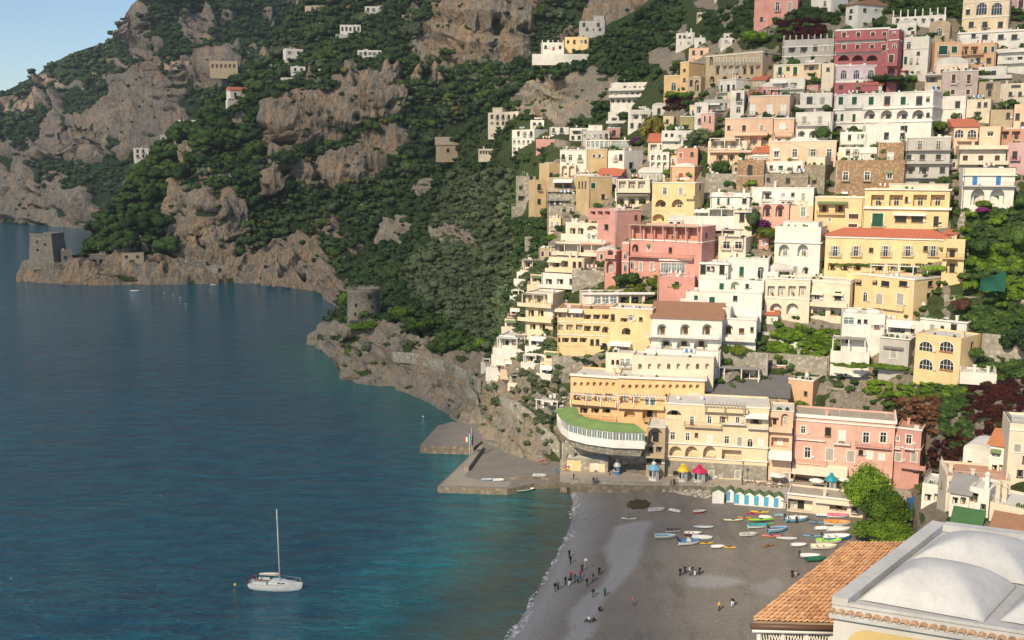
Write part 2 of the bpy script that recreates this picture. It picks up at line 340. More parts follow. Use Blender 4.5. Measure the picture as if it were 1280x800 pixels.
# wind ripples over a long swell
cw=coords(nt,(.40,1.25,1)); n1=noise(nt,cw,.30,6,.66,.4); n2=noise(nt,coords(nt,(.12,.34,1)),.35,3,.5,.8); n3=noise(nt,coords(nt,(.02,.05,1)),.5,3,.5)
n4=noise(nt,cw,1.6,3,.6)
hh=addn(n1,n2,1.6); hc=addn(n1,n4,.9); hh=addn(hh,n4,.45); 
wc=mixc(nt,ramp(nt,hc,[(.0,0.),(1.,1.)]),WATER_COL,(.020,.19,.235)); rr_=[q for q in nt.nodes if q.type=='VALTORGB'][-1]; sc1=N(nt,'ShaderNodeMath',operation='MULTIPLY',inp={1:.52}); nt.links.new(hc,sc1.inputs[0]); nt.links.new(sc1.outputs[0],rr_.inputs[0]); rr_.color_ramp.elements[0].position=.43; rr_.color_ramp.elements[1].position=.60; rr_.color_ramp.elements[1].color=(.55,.55,.55,1)  # wave crests coloured paler, standing in for light on the ripples
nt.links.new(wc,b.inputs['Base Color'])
st=N(nt,'ShaderNodeMath',operation='MULTIPLY_ADD',inp={1:.9,2:.35}); nt.links.new(n3,st.inputs[0])
bp=N(nt,'ShaderNodeBump',inp={'Distance':1.7}); nt.links.new(hh,bp.inputs['Height']); nt.links.new(st.outputs[0],bp.inputs['Strength']); nt.links.new(bp.outputs[0],b.inputs['Normal'])
struct(link('sea',seamesh(),m))
# seabed is not needed: the water is opaque.  beach: one gently rising sheet behind the shoreline
def inland(P): # metres inside the shoreline
    return polydist(P,shore_w)
def beachmesh():
    xs=np.arange(-45,150,.9); ys=np.arange(30,214,.9); X,Yy=np.meshgrid(xs,ys); P=np.c_[X.ravel(),Yy.ravel()]
    poly=shore_w+[(150,-40),(260,30),(260,230),(20,230),shore_w[0]]
    ins=inpoly(P,poly); d=inland(P)*np.where(ins,1,-1)
    z=np.clip(d*.055,-1.2,.9)+np.clip((d-16)*.022,0,1.2)+fbm(np.c_[P*.12,np.zeros(len(P))],4,3)*.12*np.clip(d/6,0,1)
    V=np.c_[P,z]; k=len(xs); i=(np.arange(len(ys)-1)[:,None]*k+np.arange(k-1)[None]).ravel()
    me=npmesh('beach',V,np.c_[i,i+1,i+k+1,i+k])
    # damp sand: a band along the water and the long patches of painted sheen further up
    wet=np.clip(1-np.abs(d-2)/7,0,1)*.9
    wn=fbm(np.c_[P*.08,np.zeros(len(P))],4,8)
    for poly_,s in WETP:
        w=[tuple(onz(x,y,1.))[:2] for x,y in poly_]; PP=P+np.c_[wn,np.roll(wn,77)]*3.
        dd=polydist(PP,w,True); wet=np.maximum(wet,s*np.where(inpoly(PP,w),np.clip(dd/1.2,0,1),0))
    setattr_f(me,'wet',wet); setattr_f(me,'shore',np.clip(d/30,0,1)); return me
WETP=[([(768,655),(800,648),(822,650),(818,680),(800,710),(775,735),(760,765),(745,800),(700,830),(680,830),(705,790),(715,760),(738,735),(748,715),(756,690)],.9),
 ([(845,722),(880,718),(925,724),(940,732),(900,737),(850,735)],.75),([(690,770),(700,760),(690,800),(670,830),(660,830)],.6),([(930,735),(975,720),(990,735),(960,760)],.5)]
m,nt,b=nmat('dark_sand'); c=coords(nt)
wet=N(nt,'ShaderNodeAttribute',attribute_name='wet').outputs['Fac']; shp=N(nt,'ShaderNodeAttribute',attribute_name='shore').outputs['Fac']
s0=mixc(nt,ramp(nt,noise(nt,c,.12,6,.65),[(.35,0.),(.65,1.)]),(.205,.180,.152),(.25,.222,.190))
s0=mixc(nt,ramp(nt,noise(nt,c,2.2,5,.75),[(.35,0.),(.75,.55)]),s0,(.17,.15,.125))
s0=mixc(nt,ramp(nt,noise(nt,c,1.1,3,.7),[(.69,0.),(.73,.8)]),s0,(.30,.28,.25))
s0=mixc(nt,ramp(nt,shp,[(.05,.85),(.35,0.)]),s0,(.075,.058,.04))
s0=mixc(nt,ramp(nt,noise(nt,coords(nt,(.5,.12,1)),.5,5,.7),[(.5,0.),(.7,.5)]),s0,(.085,.075,.064))
s0=mixc(nt,ramp(nt,noise(nt,c,5.,2,.6),[(.70,0.),(.74,.7)]),s0,(.06,.052,.045))
sw=mixc(nt,wet,s0,(.32,.32,.32))  # sky sheen of the damp sand put in as a paler colour
nt.links.new(sw,b.inputs['Base Color']); nt.links.new(ramp(nt,wet,[(.1,.95),(.8,.42)]),b.inputs['Roughness']); b.inputs['Specular IOR Level'].default_value=.4
bump(nt,noise(nt,c,1.4,6,.75),.8,.35,b)
struct(link('beach',beachmesh(),m))
# breaking edge of the water
def foam():
    V=[];Q=[]; pts=[]
    for a,b_ in zip(SHORE[1:-1],SHORE[2:]):
        n=max(2,int(math.hypot(b_[0]-a[0],b_[1]-a[1])/1.3))
        pts+=[(a[0]+(b_[0]-a[0])*i/n,a[1]+(b_[1]-a[1])*i/n) for i in range(n)]
    w=np.array([tuple(onz(*p))[:2] for p in pts]); t=np.gradient(w,axis=0); t/=np.linalg.norm(t,axis=1,keepdims=True); nr=np.c_[t[:,1],-t[:,0]]
    s=np.arange(len(w)); a=fbm(np.c_[w*.11,np.zeros(len(w))],4,2); b2=fbm(np.c_[w*.21,np.ones(len(w))],4,6)
    for i in range(len(w)):
        o=a[i]*1.8-.4; wd=max(.10,.55+b2[i]*1.7)
        for k,f in enumerate((-1,-.35,.35,1)):
            p=w[i]+nr[i]*(o+f*wd*.75); V.append((p[0],p[1],.035+(.11 if k in(1,2) else 0)))
    k=4
    for i in range(len(w)-1):
        for j in range(3): Q.append((i*k+j,i*k+j+1,(i+1)*k+j+1,(i+1)*k+j))
    return npmesh('surf',V,Q)
m,nt,b=nmat('foam'); c=coords(nt); b.inputs['Base Color'].default_value=(.75,.76,.75,1); b.inputs['Roughness'].default_value=.8
al=ramp(nt,noise(nt,c,1.3,5,.7),[(.46,0.),(.62,.85)]); nt.links.new(al,b.inputs['Alpha'])
struct(link('surf',foam(),m),'stuff')
# ------------------------------------------------------------------ trees
import bmesh
def ico(sub):
    bm=bmesh.new(); bmesh.ops.create_icosphere(bm,subdivisions=sub,radius=1); bm.verts.ensure_lookup_table()
    V=np.array([v.co[:] for v in bm.verts]); T=np.array([[v.index for v in f.verts] for f in bm.faces]); bm.free(); return V,T
ICO={1:ico(1),2:ico(2),3:ico(3)}
def leafmat(name,dark,light,obj,sc=.5,tl=.25):
    m,nt,b=nmat(name); c=coords(nt)
    f=noise(nt,c,sc,3,.7); f2=noise(nt,c,sc*6,2,.7)
    a=addn(f,f2,.6)
    if obj: v=N(nt,'ShaderNodeObjectInfo').outputs['Random']
    else: v=N(nt,'ShaderNodeAttribute',attribute_name='tint').outputs['Fac']
    a=addn(a,v,.5)
    cc=mixc(nt,ramp(nt,a,[(.65,0.),(1.45,1.)]),dark,light)
    r=[q for q in nt.nodes if q.type=='VALTORGB'][-1]; mr=N(nt,'ShaderNodeMath',operation='MULTIPLY',inp={1:.7}); nt.links.new(a,mr.inputs[0]); nt.links.new(mr.outputs[0],r.inputs[0])
    r.color_ramp.elements[0].position=.5; r.color_ramp.elements[1].position=.95
    nt.links.new(cc,b.inputs['Base Color']); b.inputs['Roughness'].default_value=.75; b.inputs['Specular IOR Level'].default_value=.15
    if tl:
        t=N(nt,'ShaderNodeBsdfTranslucent'); nt.links.new(cc,t.inputs[0]); x=N(nt,'ShaderNodeMixShader',inp={0:tl})
        nt.links.new(b.outputs[0],x.inputs[1]); nt.links.new(t.outputs[0],x.inputs[2]); nt.links.new(x.outputs[0],nt.nodes['Material Output'].inputs[0])
    MATS[name]=m; return m
mBark=plain('bark',(.10,.075,.055),.9,.25,2)
LEAF={'dark':((.020,.050,.018),(.075,.125,.042)),'mid':((.030,.066,.019),(.105,.175,.040)),'olive':((.058,.086,.042),(.155,.195,.10)),
 'sun':((.034,.072,.014),(.135,.22,.032)),'pine':((.018,.048,.012),(.085,.14,.030)),'bright':((.050,.095,.010),(.20,.33,.035)),'lime':((.07,.11,.014),(.22,.28,.04)),'red':((.020,.008,.008),(.085,.022,.018)),  # sun: brighter pine green, sunlight put into the leaf colour
 'purple':((.10,.015,.10),(.30,.05,.26)),'rust':((.09,.04,.025),(.22,.11,.06)),'pink':((.16,.02,.06),(.42,.06,.15)),'far':((.030,.060,.028),(.080,.125,.05)),'gold':((.10,.09,.02),(.26,.22,.05))}
LM={}
def leaf(k,obj=True):
    if (k,obj) not in LM: LM[(k,obj)]=leafmat('leaves_%s%s'%(k,'' if obj else '_wood'),*LEAF[k],obj)
    return LM[(k,obj)]
def crown(rng,kind,nl,sub,nc,cs,rough=.28,lump=.88):
    """unit crown: sits on z=0, about 1 wide; lumps inside and leaf clumps through the shell"""
    Vs=[];Ts=[];o=0
    def put(V,T):
        nonlocal o
        Vs.append(V);Ts.append(T+o);o+=len(V)
    cen=[]
    for i in range(nl):
        if kind=='pine':
            t=rng.random()*6.28; r=.36*math.sqrt(rng.random()); z=.38+.30*rng.random()*(1-r); s=(.17+.1*rng.random()); c=np.array([r*math.cos(t),r*math.sin(t),z]); sc=np.array([s,s,s*.62])
        elif kind=='cone':
            z=(i+.5)/nl; r=.16*(1-z)+.02; t=rng.random()*6.28; c=np.array([r*math.cos(t)*.5,r*math.sin(t)*.5,.1+1.9*z]); s=.22*(1-z)**.6+.05; sc=np.array([s,s,.28])
        elif kind=='hang':
            t=rng.random(); c=np.array([(rng.random()-.5)*.9,(rng.random()-.5)*.16,-.9*rng.random()]); s=.12+.08*rng.random(); sc=np.array([s,s*.7,s*1.5])
        elif kind=='flat':
            c=np.array([(rng.random()-.5)*.9,(rng.random()-.5)*.9,.06+.10*rng.random()]); s=.10+.07*rng.random(); sc=np.array([s,s,s*.7])
        else:
            t=rng.random()*6.28; u=rng.random()**.5; r=.33*u; z=.30+.42*rng.random()*(1-.6*u); s=.19+.12*rng.random(); c=np.array([r*math.cos(t),r*math.sin(t),z]); sc=np.array([s,s,s*.85])
        V,T=ICO[sub]; d=1+rough*vnoise(V*2.3+rng.random(3)*40,5)+rough*.8*vnoise(V*5+rng.random(3)*40,6)
        put(V*d[:,None]*sc*lump+c,T); cen.append((c,sc))
    for i in range(nc):
        c,sc=cen[rng.integers(len(cen))]; d=rng.normal(size=3); d/=np.linalg.norm(d); d[2]=abs(d[2])*.9+.1*d[2]
        p=c+d*sc*(.62+.55*rng.random()); n=d+rng.normal(size=3)*.6; n/=np.linalg.norm(n); a=np.cross(n,rng.normal(size=3)); a/=np.linalg.norm(a); b=np.cross(n,a); s=cs*(.6+.8*rng.random())
        put(np.array([p-a*s,p+b*s*.7,p+a*s,p-b*s*.7]),np.array([[0,1,2],[0,2,3]]))
    return np.concatenate(Vs),np.concatenate(Ts)
def trunk_geo(h,r,lean=.06,limbs=4,rng=random):
    mb=MB(); mb.tube([(0,0,-.25),(lean*.3,0,h*.4),(lean,lean*.5,h)],[r*1.25,r,r*.6],7)
    for i in range(limbs):
        t=i*6.28/limbs+rng.random(); mb.tube([(lean*.5,0,h*.62),(lean+.14*math.cos(t),.14*math.sin(t),h*.95),(lean+.26*math.cos(t),.26*math.sin(t),h+.12)],[r*.5,r*.38,r*.15],5)
    return mb
PRO={}
def protos(key,kind,n,nl,sub,nc,cs,lump=.88):
    if key not in PRO: PRO[key]=[crown(np.random.default_rng(50+i+hash(kind)%7*0),kind,nl,sub,nc,cs,.28,lump) for i in range(n)]
    return PRO[key]
def wood(name,places,key,mat,kind='stuff'):
    """many crowns as one mesh: places = (x,y,z,width,height)"""
    pr=PRO[key]; Vs=[];Ts=[];Tn=[];o=0
    for i,(x,y,z,wd,ht) in enumerate(places):
        V,T=pr[i%len(pr)]; a=RNG.random()*6.28; ca,sa=math.cos(a),math.sin(a)
        W=np.c_[V[:,0]*ca-V[:,1]*sa,V[:,0]*sa+V[:,1]*ca,V[:,2]]*np.array([wd,wd,ht])+np.array([x,y,z])
        Vs.append(W);Ts.append(T+o);Tn.append(np.full(len(W),RNG.random()));o+=len(W)
    me=npmesh(name,np.concatenate(Vs),np.concatenate(Ts)); setattr_f(me,'tint',np.concatenate(Tn))
    return struct(link(name,me,mat),kind)
TM={}
def treemesh(key,i,mat,trunk_h,r=.035):
    k=(key,i%len(PRO[key]),mat.name)
    if k not in TM:
        V,T=PRO[key][k[1]]; mb=trunk_geo(trunk_h,r); me=npmesh('tree',V,T)
        TM[k]=(me,mb.mesh('trunk'))
        me.materials.append(mat); TM[k][1].materials.append(mBark)
    return TM[k]
def tree(name,label,key,i,mat,loc,wd,ht,th=.35,group=None,parts=False,cat='tree',rz=None):
    """trunk and crown; far ones as one mesh"""
    cm,tm=treemesh(key,i,mat,th); rz=RNG.random()*6.28 if rz is None else rz
    if parts:
        e=empty(name,label,cat,loc,rz,group); e.scale=(wd,wd,ht)
        link('trunk',tm,parent=e); link('crown',cm,parent=e); return e
    o=link(name,cm,loc=loc); o.rotation_euler=(0,0,rz); o.scale=(wd,wd,ht); return tag(o,label,cat,group)
protos('broad','broad',5,5,2,90,.085); protos('pine','pine',5,9,2,110,.07); protos('far','broad',4,3,2,40,.11); protos('cone','cone',2,6,2,90,.06)
protos('fine','broad',3,26,2,9000,.021,.66); protos('bush','broad',4,10,2,800,.042,.74); protos('hang','hang',3,16,2,500,.045); protos('flat','flat',3,22,2,500,.04); protos('pinefine','pine',3,16,3,1500,.035)
SCL=1.45
EXCL=[(381,406,7,26),(456,479,8,28),(418,458,31,62),(352,380,61,86),(362,384,83,102),(445,479,62,88),(386,416,85,99),(350,369,96,110),(535,552,-4,14),(496,524,19,30),(280,318,110,137),(165,188,184,206),(198,211,168,190),(220,252,148,165),
 (545,634,160,204),(606,682,138,168),(664,758,26,80),(640,690,158,200),(762,812,100,135),(784,816,115,170),(843,926,40,70)]
def scatter(Ff,poly,rocks,n,wpx,rockp=.06,jit=.55,lift=0,mind=.62):
    """places on a sheet: uniform over the photographed area, none too close, few on bare rock"""
    xs=[p[0] for p in poly]; ys=[p[1] for p in poly]; out=[]; cell={}
    Q=np.c_[RNG.uniform(min(xs),max(xs),n*6),RNG.uniform(min(ys),max(ys),n*6)]
    ok=inpoly(Q,poly); rk=np.zeros(len(Q),bool); J=np.c_[vnoise(np.c_[Q/12,np.zeros(len(Q))],3),vnoise(np.c_[Q/12,np.ones(len(Q))*5],4)]*6
    for r in rocks: rk|=inpoly(Q+J,r)
    ex=np.zeros(len(Q),bool)
    for a_,b_,c_,d_ in EXCL: ex|=(Q[:,0]>a_)&(Q[:,0]<b_)&(Q[:,1]>c_)&(Q[:,1]<d_)
    ok&=(~rk)|(RNG.random(len(Q))<rockp); ok&=~((vnoise(np.c_[Q/9,np.ones(len(Q))*2],31)>.55)&(RNG.random(len(Q))<.8))
    Yq=Ff(Q)
    for (x,y),o,Y,r in zip(Q,ok,Yq,rk|ex):
        if not o: continue
        w=wpx*(1+jit*(RNG.random()*2-1))*(.42 if r else 1); g=(int(x//wpx),int(y//wpx)); md=w*mind
        if any(math.hypot(x-a,y-b)<md for dx in(-1,0,1) for dy in(-1,0,1) for a,b in cell.get((g[0]+dx,g[1]+dy),())): continue
        cell.setdefault(g,[]).append((x,y)); wm=w*Y/F*SCL; p=surf(Ff,x,y+w*.35); out.append((p.x,p.y-.1*wm,p.z-wm*.12,wm,wm*(.75+.35*RNG.random()),x,y))
        if len(out)>=n: break
    return out
VEGB=[(-60,122),(20,112),(60,85),(100,68),(145,50),(170,10),(190,-30),(460,-40),(460,150),(330,200),(230,240),(120,245),(60,240),(50,282),(-60,282)]
pl=scatter(FB,VEGB,RB,3600,7.6,.04,mind=.42)
wood('far_woods',[p[:5] for p in pl],'far',leaf('far',False))
VEGL=[(35,330),(60,325),(105,320),(112,300),(130,272),(150,244),(182,198),(232,155),(290,113),(330,70),(370,18),(400,-40),(890,-50),(890,30),(840,80),(760,90),(700,100),(640,120),(560,160),(520,215),(480,275),(455,300),(430,345),(405,360),(330,352),(320,325),(210,325),(110,318)]
PINES=[(112,318),(118,300),(133,270),(152,240),(184,196),(232,155),(290,115),(330,110),(335,150),(300,190),(255,215),(232,236),(205,240),(200,262),(212,300),(222,330),(170,325)]
pl=scatter(FL,PINES,RL,260,20,.0,.35,mind=.5); pl.sort(key=lambda p:-p[6])
for i,p in enumerate(pl[:70]): tree('pine_tree','dark umbrella pine in the pine wood above the headland tower','pine',i,leaf('pine'),p[:3],p[3],p[4]*1.25,.4,'pines on the headland')
if len(pl)>70: wood('pine_wood',[p[:4]+(p[4]*1.25,) for p in pl[70:]],'pine',leaf('pine',False))
pl=[p for p in scatter(FL,VEGL,RL,6200,10.0,.03,mind=.42) if not inpoly([p[5:7]],PINES)[0]]
RNG.shuffle(pl); k=len(pl)//20; pl=[tuple(float(q) for q in p) for p in pl]
wood('dark_woods',[p[:5] for p in pl[:k*11]],'broad',leaf('dark',False)); wood('shrub_woods',[p[:5] for p in pl[k*11:k*16]],'broad',leaf('mid',False)); wood('grey_woods',[p[:5] for p in pl[k*16:k*19]],'far',leaf('olive',False)); wood('dry_scrub',[p[:3]+(p[3]*.7,p[4]*.7) for p in pl[k*19:]],'far',leaf('gold',False))
big=[p for p in scatter(FL,VEGL,RL,230,19,.0,.3,mind=.9) if not inpoly([p[5:7]],PINES)[0]]; big.sort(key=lambda p:p[6]); big=big[:110]
for i,p in enumerate(big): tree('hillside_tree','large dark tree standing out of the woods under the headland cliffs','bush',i,leaf(('dark','mid','dark','olive')[i%4]),p[:3],p[3]*.8,p[4]*1.0,.35,'large trees under the headland cliffs',cat='tree')
VEGT=[(410,398),(440,340),(470,285),(500,240),(540,190),(570,150),(640,110),(700,75),(760,40),(800,20),(850,-20),(850,60),(800,100),(770,125),(740,160),(650,150),(620,200),(640,215),(650,270),(680,290),(690,310),(650,340),(640,400),(615,440),(590,445),(545,428),(500,415),(480,402)]
OLV=[(560,215),(640,212),(645,300),(640,340),(640,400),(612,435),(560,395),(520,370),(500,345),(545,300)]
pl=scatter(FT,OLV,RT,800,12.5,.02,mind=.42); pl.sort(key=lambda p:-p[6])
for i,p in enumerate(pl[:130]): tree('olive_tree','grey green olive tree on the slope between the round tower and the town','broad',i,leaf('olive'),p[:3],p[3],p[4],.35,'olive trees on the slope')
wood('olive_grove',[p[:5] for p in pl[130:]],'broad',leaf('olive',False))
pl=[p for p in scatter(FT,VEGT,RT,2800,11,.03,mind=.42) if not inpoly([p[5:7]],OLV)[0]]
pl.sort(key=lambda p:-p[6])
for i,p in enumerate(pl[:90]): tree('broadleaf_tree','dark green tree in the wood on the slope around the round tower','broad',i,leaf('mid' if i%3 else 'dark'),p[:3],p[3],p[4],.35,'trees on the wooded slope')
wood('slope_woods',[p[:5] for p in pl[90:]],'broad',leaf('dark',False))
# scrub on the bluff and between the houses
BL=[(415,400),(480,400),(545,425),(640,448),(705,455),(715,520),(690,560),(640,560),(560,505),(470,470),(425,450)]
pl=scatter(FT,BL,[],130,7,.2); wood('cliff_scrub',[p[:5] for p in pl if (p[6]<455 or p[5]>600) and RNG.random()<.8],'far',leaf('olive',False))
TOWN2=[(640,300),(690,230),(780,170),(860,100),(960,0),(1300,-20),(1300,480),(1180,520),(1000,520),(880,500),(720,460),(615,445),(640,380)]
pl=scatter(FT,TOWN2,[],1500,8,.03,mind=.6); wood('town_greenery',[p[:5] for p in pl if RNG.random()<.8],'broad',leaf('mid',False))
# ------------------------------------------------------------------ unseen thin clouds high behind the viewer, outlined to shade the sea, the headland and the beach
def cloudmat():
    m,nt,b=nmat('shade_cloud'); nt.nodes.remove(b)
    d=N(nt,'ShaderNodeBsdfDiffuse',inp={'Color':(.9,.9,.9,1)}); t=N(nt,'ShaderNodeBsdfTranslucent',inp={'Color':(.9,.9,.9,1)}); p=N(nt,'ShaderNodeBsdfTransparent')
    x=N(nt,'ShaderNodeMixShader',inp={0:.5}); y=N(nt,'ShaderNodeMixShader')
    nt.links.new(d.outputs[0],x.inputs[1]); nt.links.new(t.outputs[0],x.inputs[2])
    nt.links.new(x.outputs[0],y.inputs[2]); nt.links.new(p.outputs[0],y.inputs[1]); nt.links.new(y.outputs[0],nt.nodes['Material Output'].inputs[0])
    f=ramp(nt,noise(nt,coords(nt,(.006,.006,.006)),1,4,.6),[(.3,CLOUD_A-.16),(.7,CLOUD_A+.10)]); nt.links.new(f,y.inputs[0])
    return m
CLOUD_A=.30
mC=cloudmat(); ZC=900.
def shade_cloud(poly,seed,holes=()):
    """poly: shaded region on the ground, as (x,y,z) world points"""
    w=[]
    for p in poly: t=(ZC-p[2])/SD.z; w.append((p[0]+SD.x*t,p[1]+SD.y*t))
    xs=[p[0] for p in w]; ys=[p[1] for p in w]; st=14.
    gx=np.arange(min(xs)-st,max(xs)+st*2,st); gy=np.arange(min(ys)-st,max(ys)+st*2,st); X,Yy=np.meshgrid(gx,gy); P=np.c_[X.ravel(),Yy.ravel()]
    wob=np.c_[vnoise(np.c_[P/45,np.zeros(len(P))],seed),vnoise(np.c_[P/45,np.ones(len(P))],seed+1)]*16
    ins=inpoly(P+wob,w).reshape(X.shape); d=np.where(ins.ravel(),polydist(P+wob,w,True),0)
    th=np.minimum(d*.6,26)*(.7+.5*fbm(np.c_[P/60,np.zeros(len(P))],4,seed+2))
    top=np.c_[P,ZC+2+np.maximum(th,0)]; bot=np.c_[P,ZC-2-np.maximum(th,0)*.35]
    k=len(gx); Q=[]; n=len(P)
    cell=ins[:-1,:-1]&ins[1:,:-1]&ins[:-1,1:]&ins[1:,1:]
    I,J=np.nonzero(cell)
    for i,j in zip(I,J):
        a=i*k+j; Q.append((a,a+1,a+k+1,a+k)); Q.append((n+a+k,n+a+k+1,n+a+1,n+a))
        for (di,dj,u,v) in ((-1,0,a,a+1),(1,0,a+k+1,a+k),(0,-1,a+k,a),(0,1,a+1,a+k+1)):
            ii,jj=i+di,j+dj
            if not(0<=ii<cell.shape[0] and 0<=jj<cell.shape[1]) or not cell[ii,jj]: Q.append((u,n+u,n+v,v))
    me=npmesh('shade_cloud',np.r_[top,bot],Q); return struct(link('shade_cloud',me,mC),'structure')
g=lambda x,y:FT.one(x,y)
A=lambda x,y,Ff=FT:tuple(at(x,y,Ff.one(x,y)))
W=lambda x,y:tuple(onz(x,y,0))
# over the headland, the green slope and the open water
shade_cloud([(-900,120,0),W(300,900),W(600,640),W(585,556),A(605,510),A(612,440),A(632,380),A(640,300),A(640,215),A(655,150),A(700,60),(220,640,220),(330,760,300),(150,1250,330),(-150,1500,350),(-420,1600,250),(-640,1500,100),(-640,1240,0),(-700,1000,0),(-1100,800,0)],3)
# over the beach and the water in front of it
CLOUD_A=.36; mC=cloudmat()
shade_cloud([W(600,640),W(680,618),W(760,622),W(900,626),W(960,648),W(975,700),W(960,760),W(930,850),(10,60,10),(-60,40,0),W(300,900)],9)

CLOUD_A=.22; mC=cloudmat()
# thinner veil over the upper town
shade_cloud([A(700,160),A(760,178),A(900,165),A(1050,168),A(1180,150),A(1330,140),A(1400,0),A(1250,-60),A(1050,-60),A(850,-30),A(700,60)],15)
CLOUD_A=.55; mC=cloudmat()
shade_cloud([(11,62,4),(60,90,20),(60,20,55),(30,5,58),(4,14,58),(2,30,56)],21)  # unseen veil added to dim the sun on the foreground roofs
# ------------------------------------------------------------------ house kit
def plaster(name,c,dirt=.7,streak=.75):
    if name in MATS: return MATS[name]
    m,nt,b=nmat('plaster_'+name); p=coords(nt); ps=coords(nt,(1.6,1.6,.16))
    lo=tuple(x*.80 for x in c); hi=tuple(min(.86,x*1.06) for x in c); dk=tuple(x*.55+.04 for x in c)
    o=mixc(nt,ramp(nt,noise(nt,p,.35,5,.65),[(.3,0.),(.65,1.)]),lo,hi)
    o=mixc(nt,ramp(nt,noise(nt,ps,.8,5,.7),[(.52,0.),(.78,streak)]),o,dk)
    o=mixc(nt,ramp(nt,noise(nt,p,.9,6,.75),[(.58,0.),(.74,dirt)]),o,tuple(x*.62+.07 for x in c))
    r=N(nt,'ShaderNodeObjectInfo').outputs['Random']
    o=mixc(nt,ramp(nt,r,[(0,.30),(1,0.)]),o,tuple(x*.82 for x in c))
    nt.links.new(o,b.inputs['Base Color']); b.inputs['Roughness'].default_value=.92; b.inputs['Specular IOR Level'].default_value=.15
    bump(nt,noise(nt,p,3,6,.7),.25,.12,b); MATS[name]=m; return m
def stonemat(name,c,sc=1.6):
    m,nt,b=nmat('stone_'+name); p=coords(nt); v=N(nt,'ShaderNodeTexVoronoi',inp={'Scale':sc}); nt.links.new(p,v.inputs['Vector'])
    sp=N(nt,'ShaderNodeSeparateColor'); nt.links.new(v.outputs['Color'],sp.inputs[0])
    o=mixc(nt,sp.outputs[0],tuple(x*.68 for x in c),tuple(x*1.28 for x in c))
    o=mixc(nt,ramp(nt,v.outputs['Distance'],[(.35,0.),(.6,.6)]),o,tuple(x*.5 for x in c))
    o=mixc(nt,ramp(nt,noise(nt,p,.25,5,.7),[(.42,0.),(.7,.65)]),o,tuple(x*.72+.03 for x in c))
    o=mixc(nt,ramp(nt,noise(nt,p,.4,5,.7),[(.6,0.),(.75,.5)]),o,(.05,.07,.025))
    nt.links.new(o,b.inputs['Base Color']); b.inputs['Roughness'].default_value=.95; bump(nt,v.outputs['Distance'],.6,.15,b); MATS[name]=m; return m
for k,c in dict(white=(.74,.705,.635),cream=(.73,.63,.49),yellow=(.76,.565,.31),pale=(.76,.62,.42),ochre=(.56,.42,.24),tan=(.46,.37,.25),peach=(.74,.51,.36),salmon=(.70,.42,.34),
  crimson=(.40,.14,.15),rose=(.58,.31,.27),coral=(.62,.31,.26),grey=(.46,.44,.41),mauve=(.52,.42,.38),lav=(.62,.52,.57),orange=(.66,.42,.26),brick=(.52,.29,.21),olive=(.38,.34,.17),amber=(.74,.51,.27),lilac=(.55,.36,.36)).items(): plaster(k,c)
stonemat('stone',(.31,.26,.19)); stonemat('brown',(.36,.24,.14)); stonemat('rubble',(.36,.33,.27),1.1); stonemat('towerstone',(.25,.225,.18),1.3)
plaster('greenroof',(.19,.29,.10),.5,0); plaster('greenfelt',(.065,.15,.06),.3,0); plaster('roofwhite',(.62,.60,.56),.7,.2); plaster('roofgrey',(.30,.29,.28),.6,.2); plaster('paving',(.40,.35,.29),.6,0); plaster('roofdark',(.15,.145,.14),.5,0)
def tilemat(name,c,sc=5.5):
    m,nt,b=nmat(name); p=coords(nt,(1,1,1),'obj'); wv=N(nt,'ShaderNodeTexWave',bands_direction='X',inp={'Scale':sc*.3,'Distortion':.3}); nt.links.new(p,wv.inputs['Vector'])
    o=mixc(nt,noise(nt,p,1.2,6,.8),tuple(x*.6 for x in c),tuple(min(1,x*1.35) for x in c))
    o=mixc(nt,ramp(nt,wv.outputs['Fac'],[(.0,.4),(.35,0.)]),o,tuple(x*.4 for x in c))
    nt.links.new(o,b.inputs['Base Color']); b.inputs['Roughness'].default_value=.9; bump(nt,wv.outputs['Fac'],.8,.08,b); MATS[name]=m; return m
tilemat('redtile',(.58,.17,.09)); tilemat('browntile',(.36,.19,.11)); tilemat('orangetile',(.62,.24,.10))
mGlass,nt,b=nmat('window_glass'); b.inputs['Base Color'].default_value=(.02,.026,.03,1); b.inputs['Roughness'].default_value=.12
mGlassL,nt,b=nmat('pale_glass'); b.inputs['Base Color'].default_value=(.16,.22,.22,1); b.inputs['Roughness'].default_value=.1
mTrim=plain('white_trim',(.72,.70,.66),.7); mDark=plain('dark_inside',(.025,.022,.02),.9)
mGreen=plain('green_shutter',(.012,.085,.050),.6); mBrown=plain('brown_shutter',(.095,.045,.026),.7); mTeal=plain('teal_shutter',(.03,.17,.18),.6); mGreyS=plain('grey_shutter',(.36,.35,.31),.7)
mBlueS=plain('blue_door',(.05,.20,.46),.6); mRedS=plain('red_shutter',(.42,.10,.05),.7); mIron=plain('iron_rail',(.05,.05,.05),.5,.1,1,.6); mRail=plain('white_rail',(.62,.60,.57),.6)
mClothW=plain('awning_cream',(.68,.60,.48),.8); mClothG=plain('awning_green',(.14,.20,.09),.8); mClothD=plain('awning_grey',(.20,.19,.18),.8); mWoodP=plain('pergola_wood',(.30,.22,.15),.8); mClothX=plain('awning_white',(.72,.71,.68),.8)
mTerra=plain('terracotta_pot',(.42,.17,.08),.8); mTank=plain('water_tank',(.55,.55,.54),.5)
SHUT={'g':mGreen,'b':mBrown,'t':mTeal,'s':mGreyS,'u':mBlueS,'r':mRedS,'y':mTrim}
WM={}
